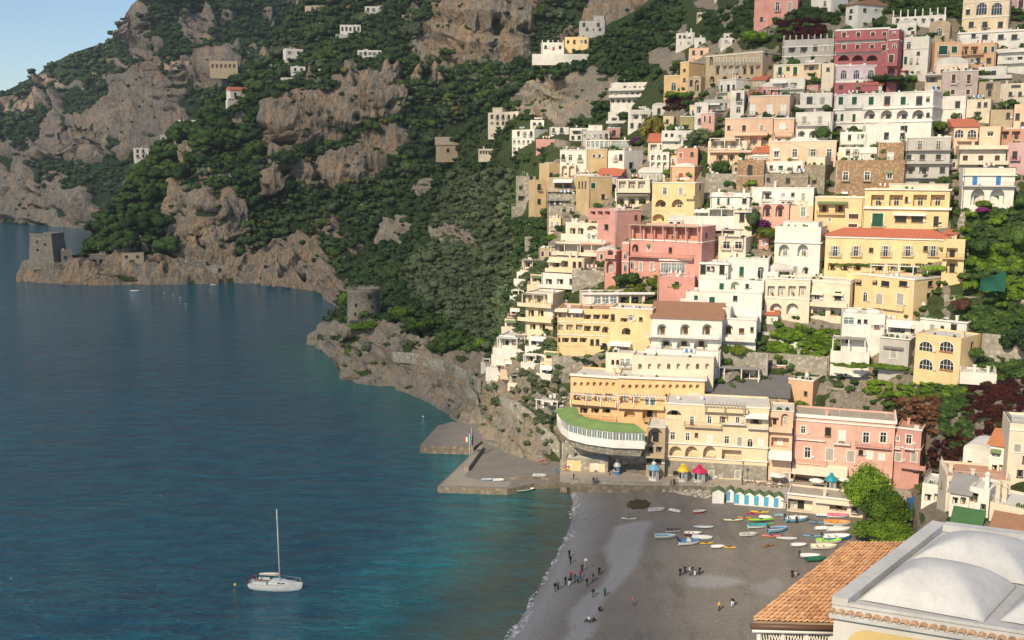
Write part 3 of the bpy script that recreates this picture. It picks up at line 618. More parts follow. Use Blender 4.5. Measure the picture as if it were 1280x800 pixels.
def winmesh(st,w,h):
    """window seen from outside: origin at the middle of its sill, facade plane y=0, pane set back"""
    w=max(.35,round(w*8)/8); h=max(.4,round(h*8)/8); k=(st,w,h)
    if k in WM: return WM[k]
    mb=MB(); x=w/2; fr=.09; mats=[mTrim,mGlass]; pane=None; y=.12
    if st[0] in 'gbtsury':
        mats=[mTrim,SHUT[st[0]]]; mb.box(-x,-.015,.02,.07,0.01,h-.01,1); mb.box(.015,x,.02,.07,.01,h-.01,1)
        n=int(h/.22)
        for i in range(n):
            z=.12+i*(h-.2)/max(n,1); mb.box(-x+.06,-.07,.0,.02,z,z+.11,1); mb.box(.07,x-.06,.0,.02,z,z+.11,1)
    else:
        g=mGlassL if st[0]=='l' else mGlass; mats=[mIron if st[0]=='d' else mTrim,g]
        for a,b_ in ((-x,-x+fr),(x-fr,x),(-fr/2,fr/2)): mb.box(a,b_,y-.04,y+.02,0,h)
        for a in (0,h*.66 if h>1.4 else h-fr,h-fr): mb.box(-x+fr,-fr/2,y-.037,y+.017,a,a+fr); mb.box(fr/2,x-fr,y-.037,y+.017,a,a+fr)
        pane=MB().box(-x+.02,x-.02,y+.024,y+.05,.02,h-.02)
        if st[0]=='o':
            mats=mats[:1]+[mGreyS]; 
            for s in (-1,1): mb.box(min(s*x,s*(x+w*.48))+(.02 if s>0 else 0),max(s*x,s*(x+w*.48))-(.02 if s<0 else 0),-.07,-.025,.02,h-.02,1)
    if 'n' not in st:
        t=.14; yy=-.035
        mb.box(-x-t,-x-.002,yy,.0,-.05,h+t); mb.box(x+.002,x+t,yy,.0,-.05,h+t); mb.box(-x-.002,x+.002,yy,.0,h+.002,h+t)
        mb.box(-x-t-.08,x+t+.08,-.14,.02,-.16,-.052)
    me=mb.mesh('window'); [me.materials.append(q) for q in mats]
    pm=None
    if pane: pm=pane.mesh('pane'); pm.materials.append(mGlassL if st[0]=='l' else mGlass)
    WM[k]=(me,pm,w,h); return WM[k]
def put(name,me,parent,loc,rz=0):
    o=bpy.data.objects.new(name,me); COL.objects.link(o); o.parent=parent; o.location=loc; o.rotation_euler[2]=rz; return o
def face_with_holes(mb,T,x0,x1,z0,z1,holes,mi=0):
    """plane wall cut by openings; T maps (x, depth, z) to local coordinates"""
    zs=sorted({z0,z1}|{min(max(h[k],z0),z1) for h in holes for k in (2,3)})
    for a,b_ in zip(zs[:-1],zs[1:]):
        if b_-a<1e-4: continue
        mid=(a+b_)/2; act=sorted([h for h in holes if h[2]<mid<h[3]],key=lambda h:h[0]); x=x0
        for h in act:
            if h[0]>x+1e-4: mb.add([T(x,0,a),T(h[0],0,a),T(h[0],0,b_),T(x,0,b_)],[(0,1,2,3)],mi)
            x=max(x,h[1])
        if x<x1-1e-4: mb.add([T(x,0,a),T(x1,0,a),T(x1,0,b_),T(x,0,b_)],[(0,1,2,3)],mi)
    for xa,xb,za,zb,arch,d,bm in holes:
        if arch:
            w=xb-xa; r=min(w/2,(zb-za)*.6); zc=zb-r; n=8; c=(xa+xb)/2
            P=[(c-w/2*math.cos(math.pi*i/n),zc+r*math.sin(math.pi*i/n)) for i in range(n+1)]
            for i in range(n):
                p,q=P[i],P[i+1]; k=(xa,zb) if i<n/2 else (xb,zb)
                mb.add([T(p[0],0,p[1]),T(q[0],0,q[1]),T(k[0],0,k[1])],[(2,1,0)],mi)
                mb.add([T(p[0],0,p[1]),T(q[0],0,q[1]),T(q[0],d,q[1]),T(p[0],d,p[1])],[(0,1,2,3)],mi)
            mb.add([T(c,0,zb),T(xa,0,zb),T(xa,0,zb)],[],mi)
            zt=zc
        else:
            zt=zb; mb.add([T(xa,0,zb),T(xb,0,zb),T(xb,d,zb),T(xa,d,zb)],[(0,1,2,3)],mi)
        mb.add([T(xa,0,za),T(xa,d,za),T(xa,d,zt),T(xa,0,zt)],[(0,1,2,3)],mi)
        mb.add([T(xb,0,za),T(xb,d,za),T(xb,d,zt),T(xb,0,zt)],[(3,2,1,0)],mi)
        mb.add([T(xa,0,za),T(xb,0,za),T(xb,d,za),T(xa,d,za)],[(0,1,2,3)],mi)
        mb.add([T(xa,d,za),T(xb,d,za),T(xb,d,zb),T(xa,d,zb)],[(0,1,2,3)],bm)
def railing(mb,x0,x1,y0,z,h=.95,kind='i',ends=True,dep=1.0):
    """front rail at y0 with short returns"""
    def run(a,b_):
        L=math.hypot(b_[0]-a[0],b_[1]-a[1]); n=max(1,int(L/.32))
        mb.tube([(*a,z+h),(*b_,z+h)],.028,4); mb.tube([(*a,z+.1),(*b_,z+.1)],.02,4)
        for i in range(n+1):
            p=(a[0]+(b_[0]-a[0])*i/n,a[1]+(b_[1]-a[1])*i/n); mb.tube([(*p,z),(*p,z+h)],.017 if i%4 else .028,4,caps=False)
    run((x0,y0),(x1,y0))
    if ends: run((x0,y0),(x0,y0+dep)); run((x1,y0),(x1,y0+dep))
H0=70.0
def H(label,x0,x1,yt,yb,col,w=(),roof='flat',x2=None,xl=None,dep=8.,dy=0.,e=5.,ext=(),sw=(),lw=(),name='house',Ff=None,Y=None,low=5.,par=.7,cat=None,parts=True,rcol=None):
    Ff=Ff or FT; xc=(x0+x1)/2.; Yc=(Y or surf(Ff,xc,yb).y-.2)+dy
    P0=at(xc,yb,Yc); base=math.atan2(P0.x,P0.y)
    def frame(e):
        a=base+math.radians(e); t=Vector((math.cos(a),-math.sin(a),0)); n=Vector((-math.sin(a),-math.cos(a),0)); return a,t,n
    def hit(px,py,O,n):
        d=Vector(ray(px,py)); C=Vector((0,0,H0)); return C+d*((O-C).dot(n)/d.dot(n))
    def proj(p):
        d=p-Vector((0,0,H0)); f=d.y*CP-d.z*SP; return 640+F*d.x/f
    if x2 is not None or xl is not None:
        best=None
        for ee in np.arange(-60,61,.5):
            a,t,n=frame(ee); ym=(yt+yb)/2
            try: c=hit(x1 if x2 is not None else x0,ym,P0,n)
            except ZeroDivisionError: continue
            q=proj(c-n*dep); d=abs(q-(x2 if x2 is not None else xl))
            if best is None or d<best[0]: best=(d,ee)
        e=best[1]
    a,t,n=frame(e)
    def loc(px,py): q=hit(px,py,P0,n)-P0; return q.dot(t),q.z
    ym=(yt+yb)/2; xa=loc(x0,ym)[0]; xb=loc(x1,ym)[0]; zt=loc(xc,yt)[1]
    k=name; root=empty(k,label,cat or name.replace('_',' '),P0,-a)
    W=xb-xa; pw=(xb-xa)/max(x1-x0,1e-6); mats=[MATS[col],mDark,MATS['roofwhite' if rcol is None else rcol]]
    mb=MB(); holes=[]; todo=[]
    def rows(spec,lc,pw,ph,lo,hi,store,side):
        for s in spec:
            st0,y,xs,wp,hp=s[:5]
            if isinstance(xs,tuple): xs=np.linspace(*xs)
            for x in xs:
                st=st0; rr=RNG.random()
                if st in('d','w') and len(xs)>1 and wp<8: st=('o' if rr<.16 else 's' if rr<.26 else 'b' if rr<.31 and col not in('crimson','coral') else st)
                if st=='g' and rr<.2: st='d'
                if callable(lc): X,Z=lc(x,y)
                ww=wp*pw; hh=hp*ph; deep=st[0] in 'AR'; arch=st[0] in 'Aa'
                xl_,xr=max(lo+.12,X-ww/2),min(hi-.12,X+ww/2)
                if xr-xl_<.25: continue
                z0,z1=max(Z-hh/2,-low+.5),min(Z+hh/2,zt-.15)
                if z1-z0<.3 or any(not(xr<q[0]-.02 or xl_>q[1]+.02 or z1<q[2]-.02 or z0>q[3]+.02) for q in store): continue
                d=1.5 if deep else .2
                if deep: d=min(1.8,max(.9,(xr-xl_)*.6))
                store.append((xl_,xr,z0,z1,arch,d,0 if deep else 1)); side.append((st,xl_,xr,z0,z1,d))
    ph=abs(loc(xc,yt+1)[1]-zt)
    rows(w,loc,pw,ph,xa,xb,holes,todo)
    T=lambda x,d,z:(x,d,z)
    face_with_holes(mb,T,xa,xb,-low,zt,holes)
    # right side
    sh=[];st_=[]
    if sw:
        C=P0+t*xb; nr=t; 
        def locs(px,py): q=hit(px,py,C,nr)-C; return q.dot(-n),q.z
        rows(sw,locs,pw*1.3,ph,0,dep,sh,st_)
    face_with_holes(mb,lambda x,d,z:(xb-d,x,z),0,dep,-low,zt,sh)
    lh=[];lt=[]
    if lw:
        C2=P0+t*xa
        def locl(px,py): q=hit(px,py,C2,-t)-C2; return dep-q.dot(-n),q.z
        rows(lw,locl,pw*1.3,ph,0,dep,lh,lt)
    face_with_holes(mb,lambda x,d,z:(xa+d,dep-x,z),0,dep,-low,zt,lh)
    mb.add([(xb,dep,-low),(xa,dep,-low),(xa,dep,zt),(xb,dep,zt)],[(0,1,2,3)])
    rz=zt
    if roof in('flat','dome','rail','domes'):
        mb.add([(xa,0,zt-.35),(xb,0,zt-.35),(xb,dep,zt-.35),(xa,dep,zt-.35)],[(0,1,2,3)],2)
        p=.22
        mb.add([(xa+p,p,zt),(xb-p,p,zt),(xb-p,dep-p,zt),(xa+p,dep-p,zt),(xa,0,zt),(xb,0,zt),(xb,dep,zt),(xa,dep,zt),(xa+p,p,zt-.35),(xb-p,p,zt-.35),(xb-p,dep-p,zt-.35),(xa+p,dep-p,zt-.35)],
          [(4,5,1,0),(5,6,2,1),(6,7,3,2),(7,4,0,3),(1,9,8,0),(2,10,9,1),(3,11,10,2),(0,8,11,3)])
        rz=zt-.35
    else: mb.add([(xa,0,zt),(xb,0,zt),(xb,dep,zt),(xa,dep,zt)],[(0,1,2,3)],2)
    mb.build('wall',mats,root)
    # roofs
    if roof in('hip','gable','mono'):
        o=.45; rm=MATS[rcol or 'redtile']; r=MB(); h=min(W,dep)*.16+.5; x_0,x_1,y0,y1=xa-o,xb+o,-o,dep+o; z=zt+.03
        r.add([(x_0,y0,z-.15),(x_1,y0,z-.15),(x_1,y1,z-.15),(x_0,y1,z-.15),(x_0,y0,z),(x_1,y0,z),(x_1,y1,z),(x_0,y1,z)],[(3,2,1,0),(0,1,5,4),(1,2,6,5),(2,3,7,6),(3,0,4,7)])
        if roof=='hip':
            i=min(W,dep)/2; m_=(y0+y1)/2; A_,B_=((xa+i,m_),(xb-i,m_)) if W>=dep else (((x_0+x_1)/2,i),((x_0+x_1)/2,dep-i))
            r.add([(x_0,y0,z),(x_1,y0,z),(x_1,y1,z),(x_0,y1,z),(*A_,z+h),(*B_,z+h)],[(0,1,5,4),(1,2,5),(2,3,4,5),(3,0,4)] if W>=dep else [(0,1,4),(1,2,5,4),(2,3,5),(3,0,4,5)])
        elif roof=='mono': r.add([(x_0,y0,z),(x_1,y0,z),(x_1,y1,z+h*1.6),(x_0,y1,z+h*1.6)],[(0,1,2,3)]); r.add([(x_0,y1,z),(x_1,y1,z),(x_1,y1,z+h*1.6),(x_0,y1,z+h*1.6),(x_0,y0,z),(x_1,y0,z)],[(0,1,2,3),(4,3,0),(5,1,2)])
        else:
            m_=(y0+y1)/2; r.add([(x_0,y0,z),(x_1,y0,z),(x_1,y1,z),(x_0,y1,z),(x_0,m_,z+h*1.4),(x_1,m_,z+h*1.4)],[(0,1,5,4),(2,3,4,5),(1,2,5),(3,0,4)])
        r.build('roof',rm,root)
    if roof=='domes' or roof=='dome':
        nd=1 if roof=='dome' else max(2,int(W/5)); dm=MATS['roofwhite']
        for i in range(nd):
            c=xa+W*(i+.5)/nd; r=min(W/nd,dep)*.40; q=MB()
            q.lathe([(r,rz-.1)]+[(r*math.cos(s),rz+.25+r*.34*math.sin(s)) for s in (0,.35,.7,1.05,1.35,1.5)],16,(c,dep*.48)); q.build('dome',dm,root)
    if roof=='vault':
        n_=10; pts=[(xa+W*(.5-.5*math.cos(math.pi*i/n_)),zt+min(W*.22,2.)*math.sin(math.pi*i/n_)) for i in range(n_+1)]
        MB().prism(pts[::-1],'y',.003,dep,0,True).build('roof',MATS[rcol or 'roofwhite'],root)
    def windows(lst,mp,rz):
        for st,xl_,xr,z0,z1,d in lst:
            c=(xl_+xr)/2
            if st[0] in 'AR':
                inner=st[1] if len(st)>1 and st[1] not in '+=' else 'd'
                if inner!='x':
                    ww=min(1.3,(xr-xl_)*.45); hh=min(2.1,(z1-z0)*.72); me,pm,_,_=winmesh(inner+'n',ww,hh)
                    o=put('window',me,root,mp(c,d-.24,z0+.02),rz)
                    if pm and parts: put('pane',pm,o,(0,0,0))
                if '+' in st or '=' in st:
                    r=MB()
                    if '+' in st: r.box(xl_-.05,xr+.05,-.12,.06,z0-.15,z0+.85)
                    else: railing(r,xl_,xr,-.03,z0,.9,ends=False)
                    o=r.build('parapet' if '+' in st else 'railing',MATS[col] if '+' in st else mIron,root)
                    if rz: o.rotation_euler[2]=rz; o.location=Vector(mp(0,0,0))
                continue
            s=st[1:] if st[0]=='a' else st
            if st[0]=='a':
                key=('a',s,round((xr-xl_)*8),round((z1-z0)*8))
                if key not in WM:
                    w_,h_=xr-xl_,z1-z0; q=MB(); r=min(w_/2,h_*.6); zc=h_-r; tr=.14; nn=8
                    P=[(-w_/2,0)]+[(-w_/2*math.cos(math.pi*i/nn),zc+r*math.sin(math.pi*i/nn)) for i in range(nn+1)]+[(w_/2,0)]
                    k_=(w_/2+tr)/(w_/2); O=[(p[0]*k_,zc+(p[1]-zc)*k_ if p[1]>zc else p[1]) for p in P]
                    for i in range(len(P)-1):
                        q.add([(P[i][0],-.04,P[i][1]),(P[i+1][0],-.04,P[i+1][1]),(O[i+1][0],-.04,O[i+1][1]),(O[i][0],-.04,O[i][1])],[(0,1,2,3)])
                        q.add([(O[i][0],-.04,O[i][1]),(O[i+1][0],-.04,O[i+1][1]),(O[i+1][0],.01,O[i+1][1]),(O[i][0],.01,O[i][1])],[(0,1,2,3)])
                    nm=max(1,int(w_/.8))
                    for i in range(nm):
                        x=-w_/2+w_*(i+1)/(nm+1); q.box(x-.04,x+.04,.08,.13,0,h_*.93)
                    q.box(-w_/2,w_/2,.085,.125,zc-.04,zc+.04); me=q.mesh('arched_window'); me.materials.append(mTrim)
                    g=MB().box(-w_/2,w_/2,.14,.16,0,h_-.01).mesh('pane'); g.materials.append(mGlass); WM[key]=(me,g,w_,h_)
                me,pm,_,_=WM[key]
            else: me,pm,_,_=winmesh(s,xr-xl_,z1-z0)
            o=put('window',me,root,mp(c,0,z0),rz)
            if pm and (parts or st[0]=='a'): put('pane',pm,o,(0,0,0))
            elif pm: put('pane',pm,o,(0,0,0))
    windows(todo,lambda x,d,z:(x,d,z),0)
    windows(st_,lambda x,d,z:(xb-d,x,z),math.pi/2)
    windows(lt,lambda x,d,z:(xa+d,dep-x,z),-math.pi/2)
    # trimmings
    for q in ext:
        q=list(q); kk=q[0]
        if kk=='bal':      # balcony: left, right, y of the slab, kind
            (l,z),(r,_)=loc(q[1],q[3]),loc(q[2],q[3]); kd=q[4] if len(q)>4 else 'i'; bd=q[5] if len(q)>5 else 1.1
            b=MB(); b.box(l,r,-bd,-.002,z-.16,z)
            if kd=='w': b.box(l,r,-bd-.002,-bd+.13,z+.001,z+.85); b.box(l+.001,l+.13,-bd+.13,-.002,z+.001,z+.85); b.box(r-.13,r-.001,-bd+.13,-.002,z+.001,z+.85)
            bo=b.build('balcony',MATS[col] if kd!='c' else mTrim,root)
            if kd!='w':
                rr=MB(); railing(rr,l+.06,r-.06,-bd+.06,z,.95,ends=True,dep=bd-.1); rr.build('railing',mIron if kd=='i' else mRail,bo)
        elif kk=='cor':    # projecting band
            z=loc(xc,q[1])[1]; hh=q[2] if len(q)>2 else .25; pr=q[3] if len(q)>3 else .16
            MB().box(xa-.08,xb+.08,-pr,-.002,z-hh/2,z+hh/2).build('cornice',mTrim,root); MB().box(xb+.002,xb+pr,-.07,dep,z-hh/2,z+hh/2).build('cornice',mTrim,root)
        elif kk=='band':   # storey of another colour, proud of the wall
            (l,z1),(r,z0)=loc(q[1],q[3]),loc(q[2],q[4]); b=MB(); l=max(l,xa+.01); r=min(r,xb-.01)
            hh=[(max(h_[0],l),min(h_[1],r),max(h_[2],z0),min(h_[3],z1),False,.03,0) for h_ in holes if h_[0]<r and h_[1]>l and h_[2]<z1 and h_[3]>z0]
            face_with_holes(b,lambda x,d,z:(x,-.03+d*.2,z),l,r,z0,z1,[]) if not hh else face_with_holes(b,lambda x,d,z:(x,-.03,z),l,r,z0,z1,[(*h_[:4],False,0,0) for h_ in hh])
            b.f=[f_ for f_ in b.f if len({b.v[i] for i in f_})>=3 and not any(abs(sum(b.v[i][0] for i in f_)/len(f_)-(h_[0]+h_[1])/2)<1e-3 and abs(sum(b.v[i][2] for i in f_)/len(f_)-(h_[2]+h_[3])/2)<1e-3 for h_ in hh)]; b.m=[0]*len(b.f); b.sm=[False]*len(b.f)
            b.build('wall_panel',MATS[q[5]],root)
        elif kk=='awn':    # left, right, y, reach, material
            (l,z),(r,_)=loc(q[1],q[3]),loc(q[2],q[3]); d=q[4]; mm={'c':mClothW,'g':mClothG,'d':mClothD,'w':mClothX}[q[5]]
            b=MB(); b.add([(l,-.02,z),(r,-.02,z),(r,-d,z-d*.32),(l,-d,z-d*.32),(r,-d,z-d*.32-.22),(l,-d,z-d*.32-.22),(l,-.02,z-.05),(r,-.02,z-.05),(r,-d+.03,z-d*.32-.05),(l,-d+.03,z-d*.32-.05)],[(0,1,2,3),(3,2,4,5),(6,7,8,9)]); b.build('awning',mm,root)
        elif kk=='perg':   # left, right, y of the top, depth in front, height
            (l,z),(r,_)=loc(q[1],q[3]),loc(q[2],q[3]); d=q[4]; h=q[5]; mm={'w':mTrim,'b':mWoodP}[q[6] if len(q)>6 else 'b']
            b=MB(); n_=max(2,int((r-l)/3)+1)
            for i in range(n_): x=l+(r-l)*i/(n_-1); b.box(x-.09,x+.09,-d,-d+.18,z-h,z-.2)
            b.box(l-.3,r+.3,-d-.05,-d+.2,z-.198,z); k_=int((r-l)/.7)
            for i in range(k_+1): x=l+(r-l)*i/k_; b.box(x-.05,x+.05,-d-.35,-.01,z+.002,z+.12)
            b.build('pergola',mm,root)
        elif kk=='roofslab': # flat roof over a terrace in front: left,right,y,depth,height,material
            (l,z),(r,_)=loc(q[1],q[3]),loc(q[2],q[3]); d=q[4]; h=q[5]; b=MB(); b.box(l,r,-d,-.01,z-.2,z); b.build('canopy',MATS[q[6]],root)
            n_=max(2,int((r-l)/3.2)+1)
            for i in range(n_): x=l+.2+(r-l-.4)*i/(n_-1); MB().box(x-.12,x+.12,-d+.1,-d+.34,z-h,z-.202).build('column',MATS[col],root)
        elif kk=='ter':   # terrace in front with parapet: left,right,y of floor,depth,parapet kind,base drop
            (l,z),(r,_)=loc(q[1],q[3]),loc(q[2],q[3]); d=q[4]; b=MB(); b.box(l,r,-d,-.004,z-(q[6] if len(q)>6 else 4),z)
            b.build('terrace',[MATS[q[7] if len(q)>7 else col]],root); b=MB()
            if q[5]=='w': b.box(l,r,-d-.003,-d+.2,z-.05,z+.85); b.box(l-.003,l+.2,-d+.2,0,z-.05,z+.85); b.box(r-.2,r+.003,-d+.2,0,z-.05,z+.85); b.build('parapet',MATS[q[7] if len(q)>7 else col],root)
            else: railing(b,l+.1,r-.1,-d+.1,z,.95,dep=d-.2); b.build('railing',mRail if q[5]=='r' else mIron,root)
        elif kk=='chim':
            l=loc(q[1],yt)[0]; hh=q[2]; b=MB(); yy=q[3] if len(q)>3 else 1.5; b.box(l-.3,l+.3,yy,yy+.6,rz-.1,rz+hh); b.box(l-.42,l+.42,yy-.12,yy+.72,rz+hh,rz+hh+.14); b.box(l-.2,l+.2,yy+.1,yy+.5,rz+hh+.14,rz+hh+.4); b.build('chimney',MATS[col],root)
        elif kk=='block':  # smaller storey set back on the roof: left,right,height m,setback
            l=loc(q[1],yt)[0]; r=loc(q[2],yt)[0]; b=MB(); sb=q[4]; b.box(l,r,sb,dep-.3,rz-.1,rz+q[3]); b.box(l-.12,r+.12,sb-.12,dep-.2,rz+q[3],rz+q[3]+.15); b.build('penthouse',MATS[q[5] if len(q)>5 else col],root)
        elif kk=='rail':   # railing round the roof
            b=MB(); railing(b,xa+.15,xb-.15,.15,zt,.9,dep=dep-.4); b.build('railing',mRail if len(q)>1 else mIron,root)
        elif kk=='piers':  # row of little piers on the roof edge
            n_=q[1]; 
            for i in range(n_): x=xa+.3+(W-.6)*i/(n_-1); MB().box(x-.18,x+.18,.0,.36,zt+.001,zt+q[2]).build('pier',MATS[col],root)
        elif kk=='sign':   # red letters along a board
            (l,z),(r,_)=loc(q[1],q[3]),loc(q[2],q[3]); b=MB(); b.box(l,r,-.12,-.05,z-.4,z+.4); so_=b.build('sign_board',MATS[col],root)
            tx=bpy.data.curves.new('sign_letters','FONT'); tx.body=q[4]; tx.size=.95; tx.extrude=.03; tx.align_x='CENTER'; tx.align_y='CENTER'
            tmp=bpy.data.objects.new('tmp_text',tx); COL.objects.link(tmp); bpy.context.view_layer.update(); me=bpy.data.meshes.new_from_object(tmp.evaluated_get(bpy.context.evaluated_depsgraph_get())); bpy.data.objects.remove(tmp)
            o=put('sign_letters',me,so_,((l+r)/2,-.16,z)); o.rotation_euler=(math.pi/2,0,0); me.materials.clear(); me.materials.append(mRedS)
            o.scale.x=(r-l)*.96/max(.1,len(q[4])*.62)
        elif kk=='pipe':
            x=loc(q[1],yt)[0]; MB().tube([(x,-.07,-low+1),(x,-.07,zt-.1)],.06,6).build('drainpipe',mTank,root)
        elif kk=='pots':
            (l,z),(r,_)=loc(q[1],q[3]),loc(q[2],q[3])
    # small fittings: iron balconies, pots, air conditioners, drainpipes, blinds, laundry
    if parts and W>2.5:
        used=[q for q in ext if q[0]=='bal']
        for st,xl_,xr,z0,z1,d in todo:
            r_=RNG.random(); c=(xl_+xr)/2
            if st[0] in 'AR':
                if r_<.25:
                    b=MB(); x=xl_+(xr-xl_)*(.2+.6*RNG.random()); V,Tt=ICO[1]; b.add(V*np.array([.28,.22,.34])+np.array([x,.35,z0+.62]),[tuple(t_) for t_ in Tt]); b.lathe([(.13,z0+.0),(.2,z0+.38)],8,(x,.35),1); b.build('potted_plant',[leaf('mid'),mTerra],root)
                continue
            if z1-z0>1.5 and r_<.32 and st[0]!='a' and not used:
                b=MB(); b.box(xl_-.35,xr+.35,-.75,-.003,z0-.30,z0-.17); bo=b.build('balcony',MATS['roofwhite'],root); b=MB(); railing(b,xl_-.3,xr+.3,-.7,z0-.17,.95,dep=.66); b.build('railing',mIron,bo)
            elif r_<.40: b=MB(); b.box(xr+.25,xr+.85,-.32,-.003,z0+.1,z0+.6); b.build('air_conditioner',mTank,root)
            elif r_<.52 and st[0] in 'wdl': b=MB(); dd=.55; b.add([(xl_-.1,-.03,z1+.1),(xr+.1,-.03,z1+.1),(xr+.1,-dd,z1-.35),(xl_-.1,-dd,z1-.35),(xr+.1,-dd,z1-.5),(xl_-.1,-dd,z1-.5)],[(0,1,2,3),(3,2,4,5)]); b.build('sun_blind',(mClothW,mClothG,mClothX,mWoodP)[RNG.integers(0,4)],root)
            elif r_<.60:
                b=MB(); V,Tt=ICO[1]
                for q_ in range(3): b.add(V*np.array([.22,.14,.2])+np.array([xl_+(xr-xl_)*(q_+.5)/3,-.22,z0-.0]),[tuple(t_) for t_ in Tt])
                b.box(xl_,xr,-.34,-.145,z0-.2,z0-.03,1); b.build('flower_box',[leaf(('bright','pink','mid')[RNG.integers(0,3)]),mTerra],root)
        if W>6 and RNG.random()<.7:
            x=xa+.3 if RNG.random()<.5 else xb-.3
            MB().tube([(x,-.09,-low+1),(x,-.09,zt-.1)],.065,5).build('drainpipe',(mTank,mBrown)[RNG.integers(0,2)],root)
        if roof=='flat' and W>5 and RNG.random()<.2:
            b=MB(); x=xa+1+RNG.random()*(W-4.5); y=2.2+RNG.random()*2
            for q_ in(0,3.0): b.tube([(x+q_,y,rz),(x+q_,y,rz+1.7)],.03,4)
            b.tube([(x,y,rz+1.65),(x+3,y,rz+1.65)],.012,3); z_=rz+1.65
            for q_ in range(5): x_=x+.15+q_*.56; b.box(x_,x_+.42,y-.012,y+.012,z_-.5-.4*RNG.random(),z_,1+q_%2)
            b.build('washing_line',[mIron,mClothX,(mBlueS,mRedS,mClothW)[RNG.integers(0,3)]],root)
        if roof=='flat' and W>4 and RNG.random()<.5:
            V,Tt=ICO[1]
            for q_ in range(RNG.integers(2,6)):
                b=MB(); x=xa+.5+RNG.random()*(W-1); s_=.25+.25*RNG.random(); b.add(V*np.array([s_,s_,s_*1.2])+np.array([x,.55,zt+s_*.6-.1]),[tuple(t_) for t_ in Tt]); b.lathe([(.16,rz),(.24,zt-.05)],7,(x,.55),1); b.build('potted_plant',[leaf('mid'),mTerra],root)
    # small roof clutter so that no two flat roofs look alike
    if roof in('flat','dome') and W>3.5:
        for i in range(RNG.integers(1,4)):
            b=MB(); x=xa+.8+RNG.random()*(W-1.6); y=1.0+RNG.random()*(dep*.5); kd=RNG.integers(0,4)
            if kd==0: b.lathe([(.45,rz-.05),(.5,rz+.3),(.5,rz+.8),(.3,rz+1.0)],10,(x,y)); b.build('water_tank',mTank,root)
            elif kd==1: b.box(x-.28,x+.28,y,y+.55,rz-.05,rz+1.3); b.box(x-.4,x+.4,y-.1,y+.65,rz+1.3,rz+1.44); b.build('chimney',MATS[col],root)
            elif kd==2: b.box(x-.5,x+.5,y,y+.4,rz-.03,rz+.7); b.build('air_conditioner',mTank,root)
            else: b.tube([(x,y,rz-.05),(x,y,rz+2.0)],.03,5); b.tube([(x-.5,y,rz+1.9),(x+.5,y,rz+1.9)],.02,4); b.tube([(x-.35,y,rz+1.6),(x+.35,y,rz+1.6)],.02,4); b.build('aerial',mTank,root)
    return root

# ------------------------------------------------------------------ scattered villas on the headland and under the cliffs
Lf=dict(Ff=FL,low=6,parts=False)
H('long low tan house highest on the green headland crest',381,406,7,18,'tan',[('d',11,(385,402,4),2.5,4)],Ff=FL,e=20,name='villa')
H('white villa near the top edge of the photo above the terraces',456,479,8,20,'white',[('d',12,[460,467,474],2.5,4)],name='villa',Ff=FL)
H('white two-storey villa with a grey terrace storey, above the tan cliff',425,451,31,44,'white',[('d',36,(428,448,5),2.2,5)],name='villa',Ff=FL,ext=[('ter',420,456,44,3,'r',4,'grey')])
H('white cube villa at the left end of the cliff-top row',357,379,61,77,'white',[('d',66,[362,373],3,4)],name='villa',Ff=FL,xl=354)
H('small white cube villa just below the cliff-top row',364,382,83,95,'white',[('d',87,[369,377],2.5,3.5)],name='villa',Ff=FL,xl=363)
H('white villa with a row of five dark windows on the cliff edge',447,477,63,78,'white',[('d',67,(451,474,5),3,4.5),('R',74,(452,472,4),4,4)],name='villa',Ff=FL,ext=[('cor',70.5)])
H('low white house half hidden by trees on the cliff edge',389,414,86,92,'white',[('d',89,[396,407],2.5,3)],name='villa',Ff=FL)
H('white outbuilding at the lower left of the cliff-top villas',351,367,97,103,'white',[('d',100,[356,362],2,3)],name='villa',Ff=FL)
H('pinkish house cut by the top edge of the photo above the big cliff',537,550,-4,8,'mauve',[('d',2,[541,546],2,4)],name='villa',Ff=FL)
H('long pale retaining house below the pinkish one near the top edge',497,522,19,24,'cream',[('d',21.5,(500,519,4),2,2)],name='villa',Ff=FL)
H('white house with a small red tile roof among the headland pines',288,316,113,127,'white',[('d',118,[294,302,309],2.5,4)],roof='gable',rcol='redtile',name='villa',Ff=FL,xl=283,ext=[('ter',282,300,127,4,'w',5)])
H('white villa with two dark windows standing in the dark pines',168,186,185,198,'white',[('d',189,[172,179],2.5,4),('d',195,[172,179],2.5,3)],name='villa',Ff=FL,xl=167)
H('grey-white tower house beside the villa in the dark pines',200,209,169,182,'grey',[('d',174,[204],2.5,4)],name='villa',Ff=FL)
H('white roofed terrace house at the upper edge of the pine wood',222,250,150,158,'white',[('d',154,(227,246,4),2.5,3)],name='villa',Ff=FL)
H('grey greenhouse-like hall with a sloping roof in the gardens',550,597,181,193,'tan',[('d',188,[560,580],3,4)],name='garden_hall',e=-10,low=4,dep=14,roof='mono',rcol='tan')
H('cream garden arcade with square openings beside the grey hall',598,632,186,194,'cream',[('R',190.5,(601,629,9),2.6,4.6)],name='arcade',low=3)
H('white hotel with tall windows tucked under the cave cliff',610,648,140,160,'cream',[('d',146,(615,643,5),2.5,4.5),('d',154,(615,643,5),2.5,4)],x2=663,name='hotel',sw=[('d',147,[652,658],2.4,4)],ext=[('block',612,624,2.5,2)])
H('low white house right of the hotel under the cave cliff',663,680,150,160,'white',[('d',155,[668,675],3,3)],name='house')
H('white villa with a red door on top of the cave cliff',677,705,53,71,'white',[('d',59,[682,700],2.5,4),('r',61,[692],3,4.5)],Ff=FT,Y=462,name='villa',ext=[('ter',665,735,71,4,'w',4),('piers',5,1.0)],xl=676)
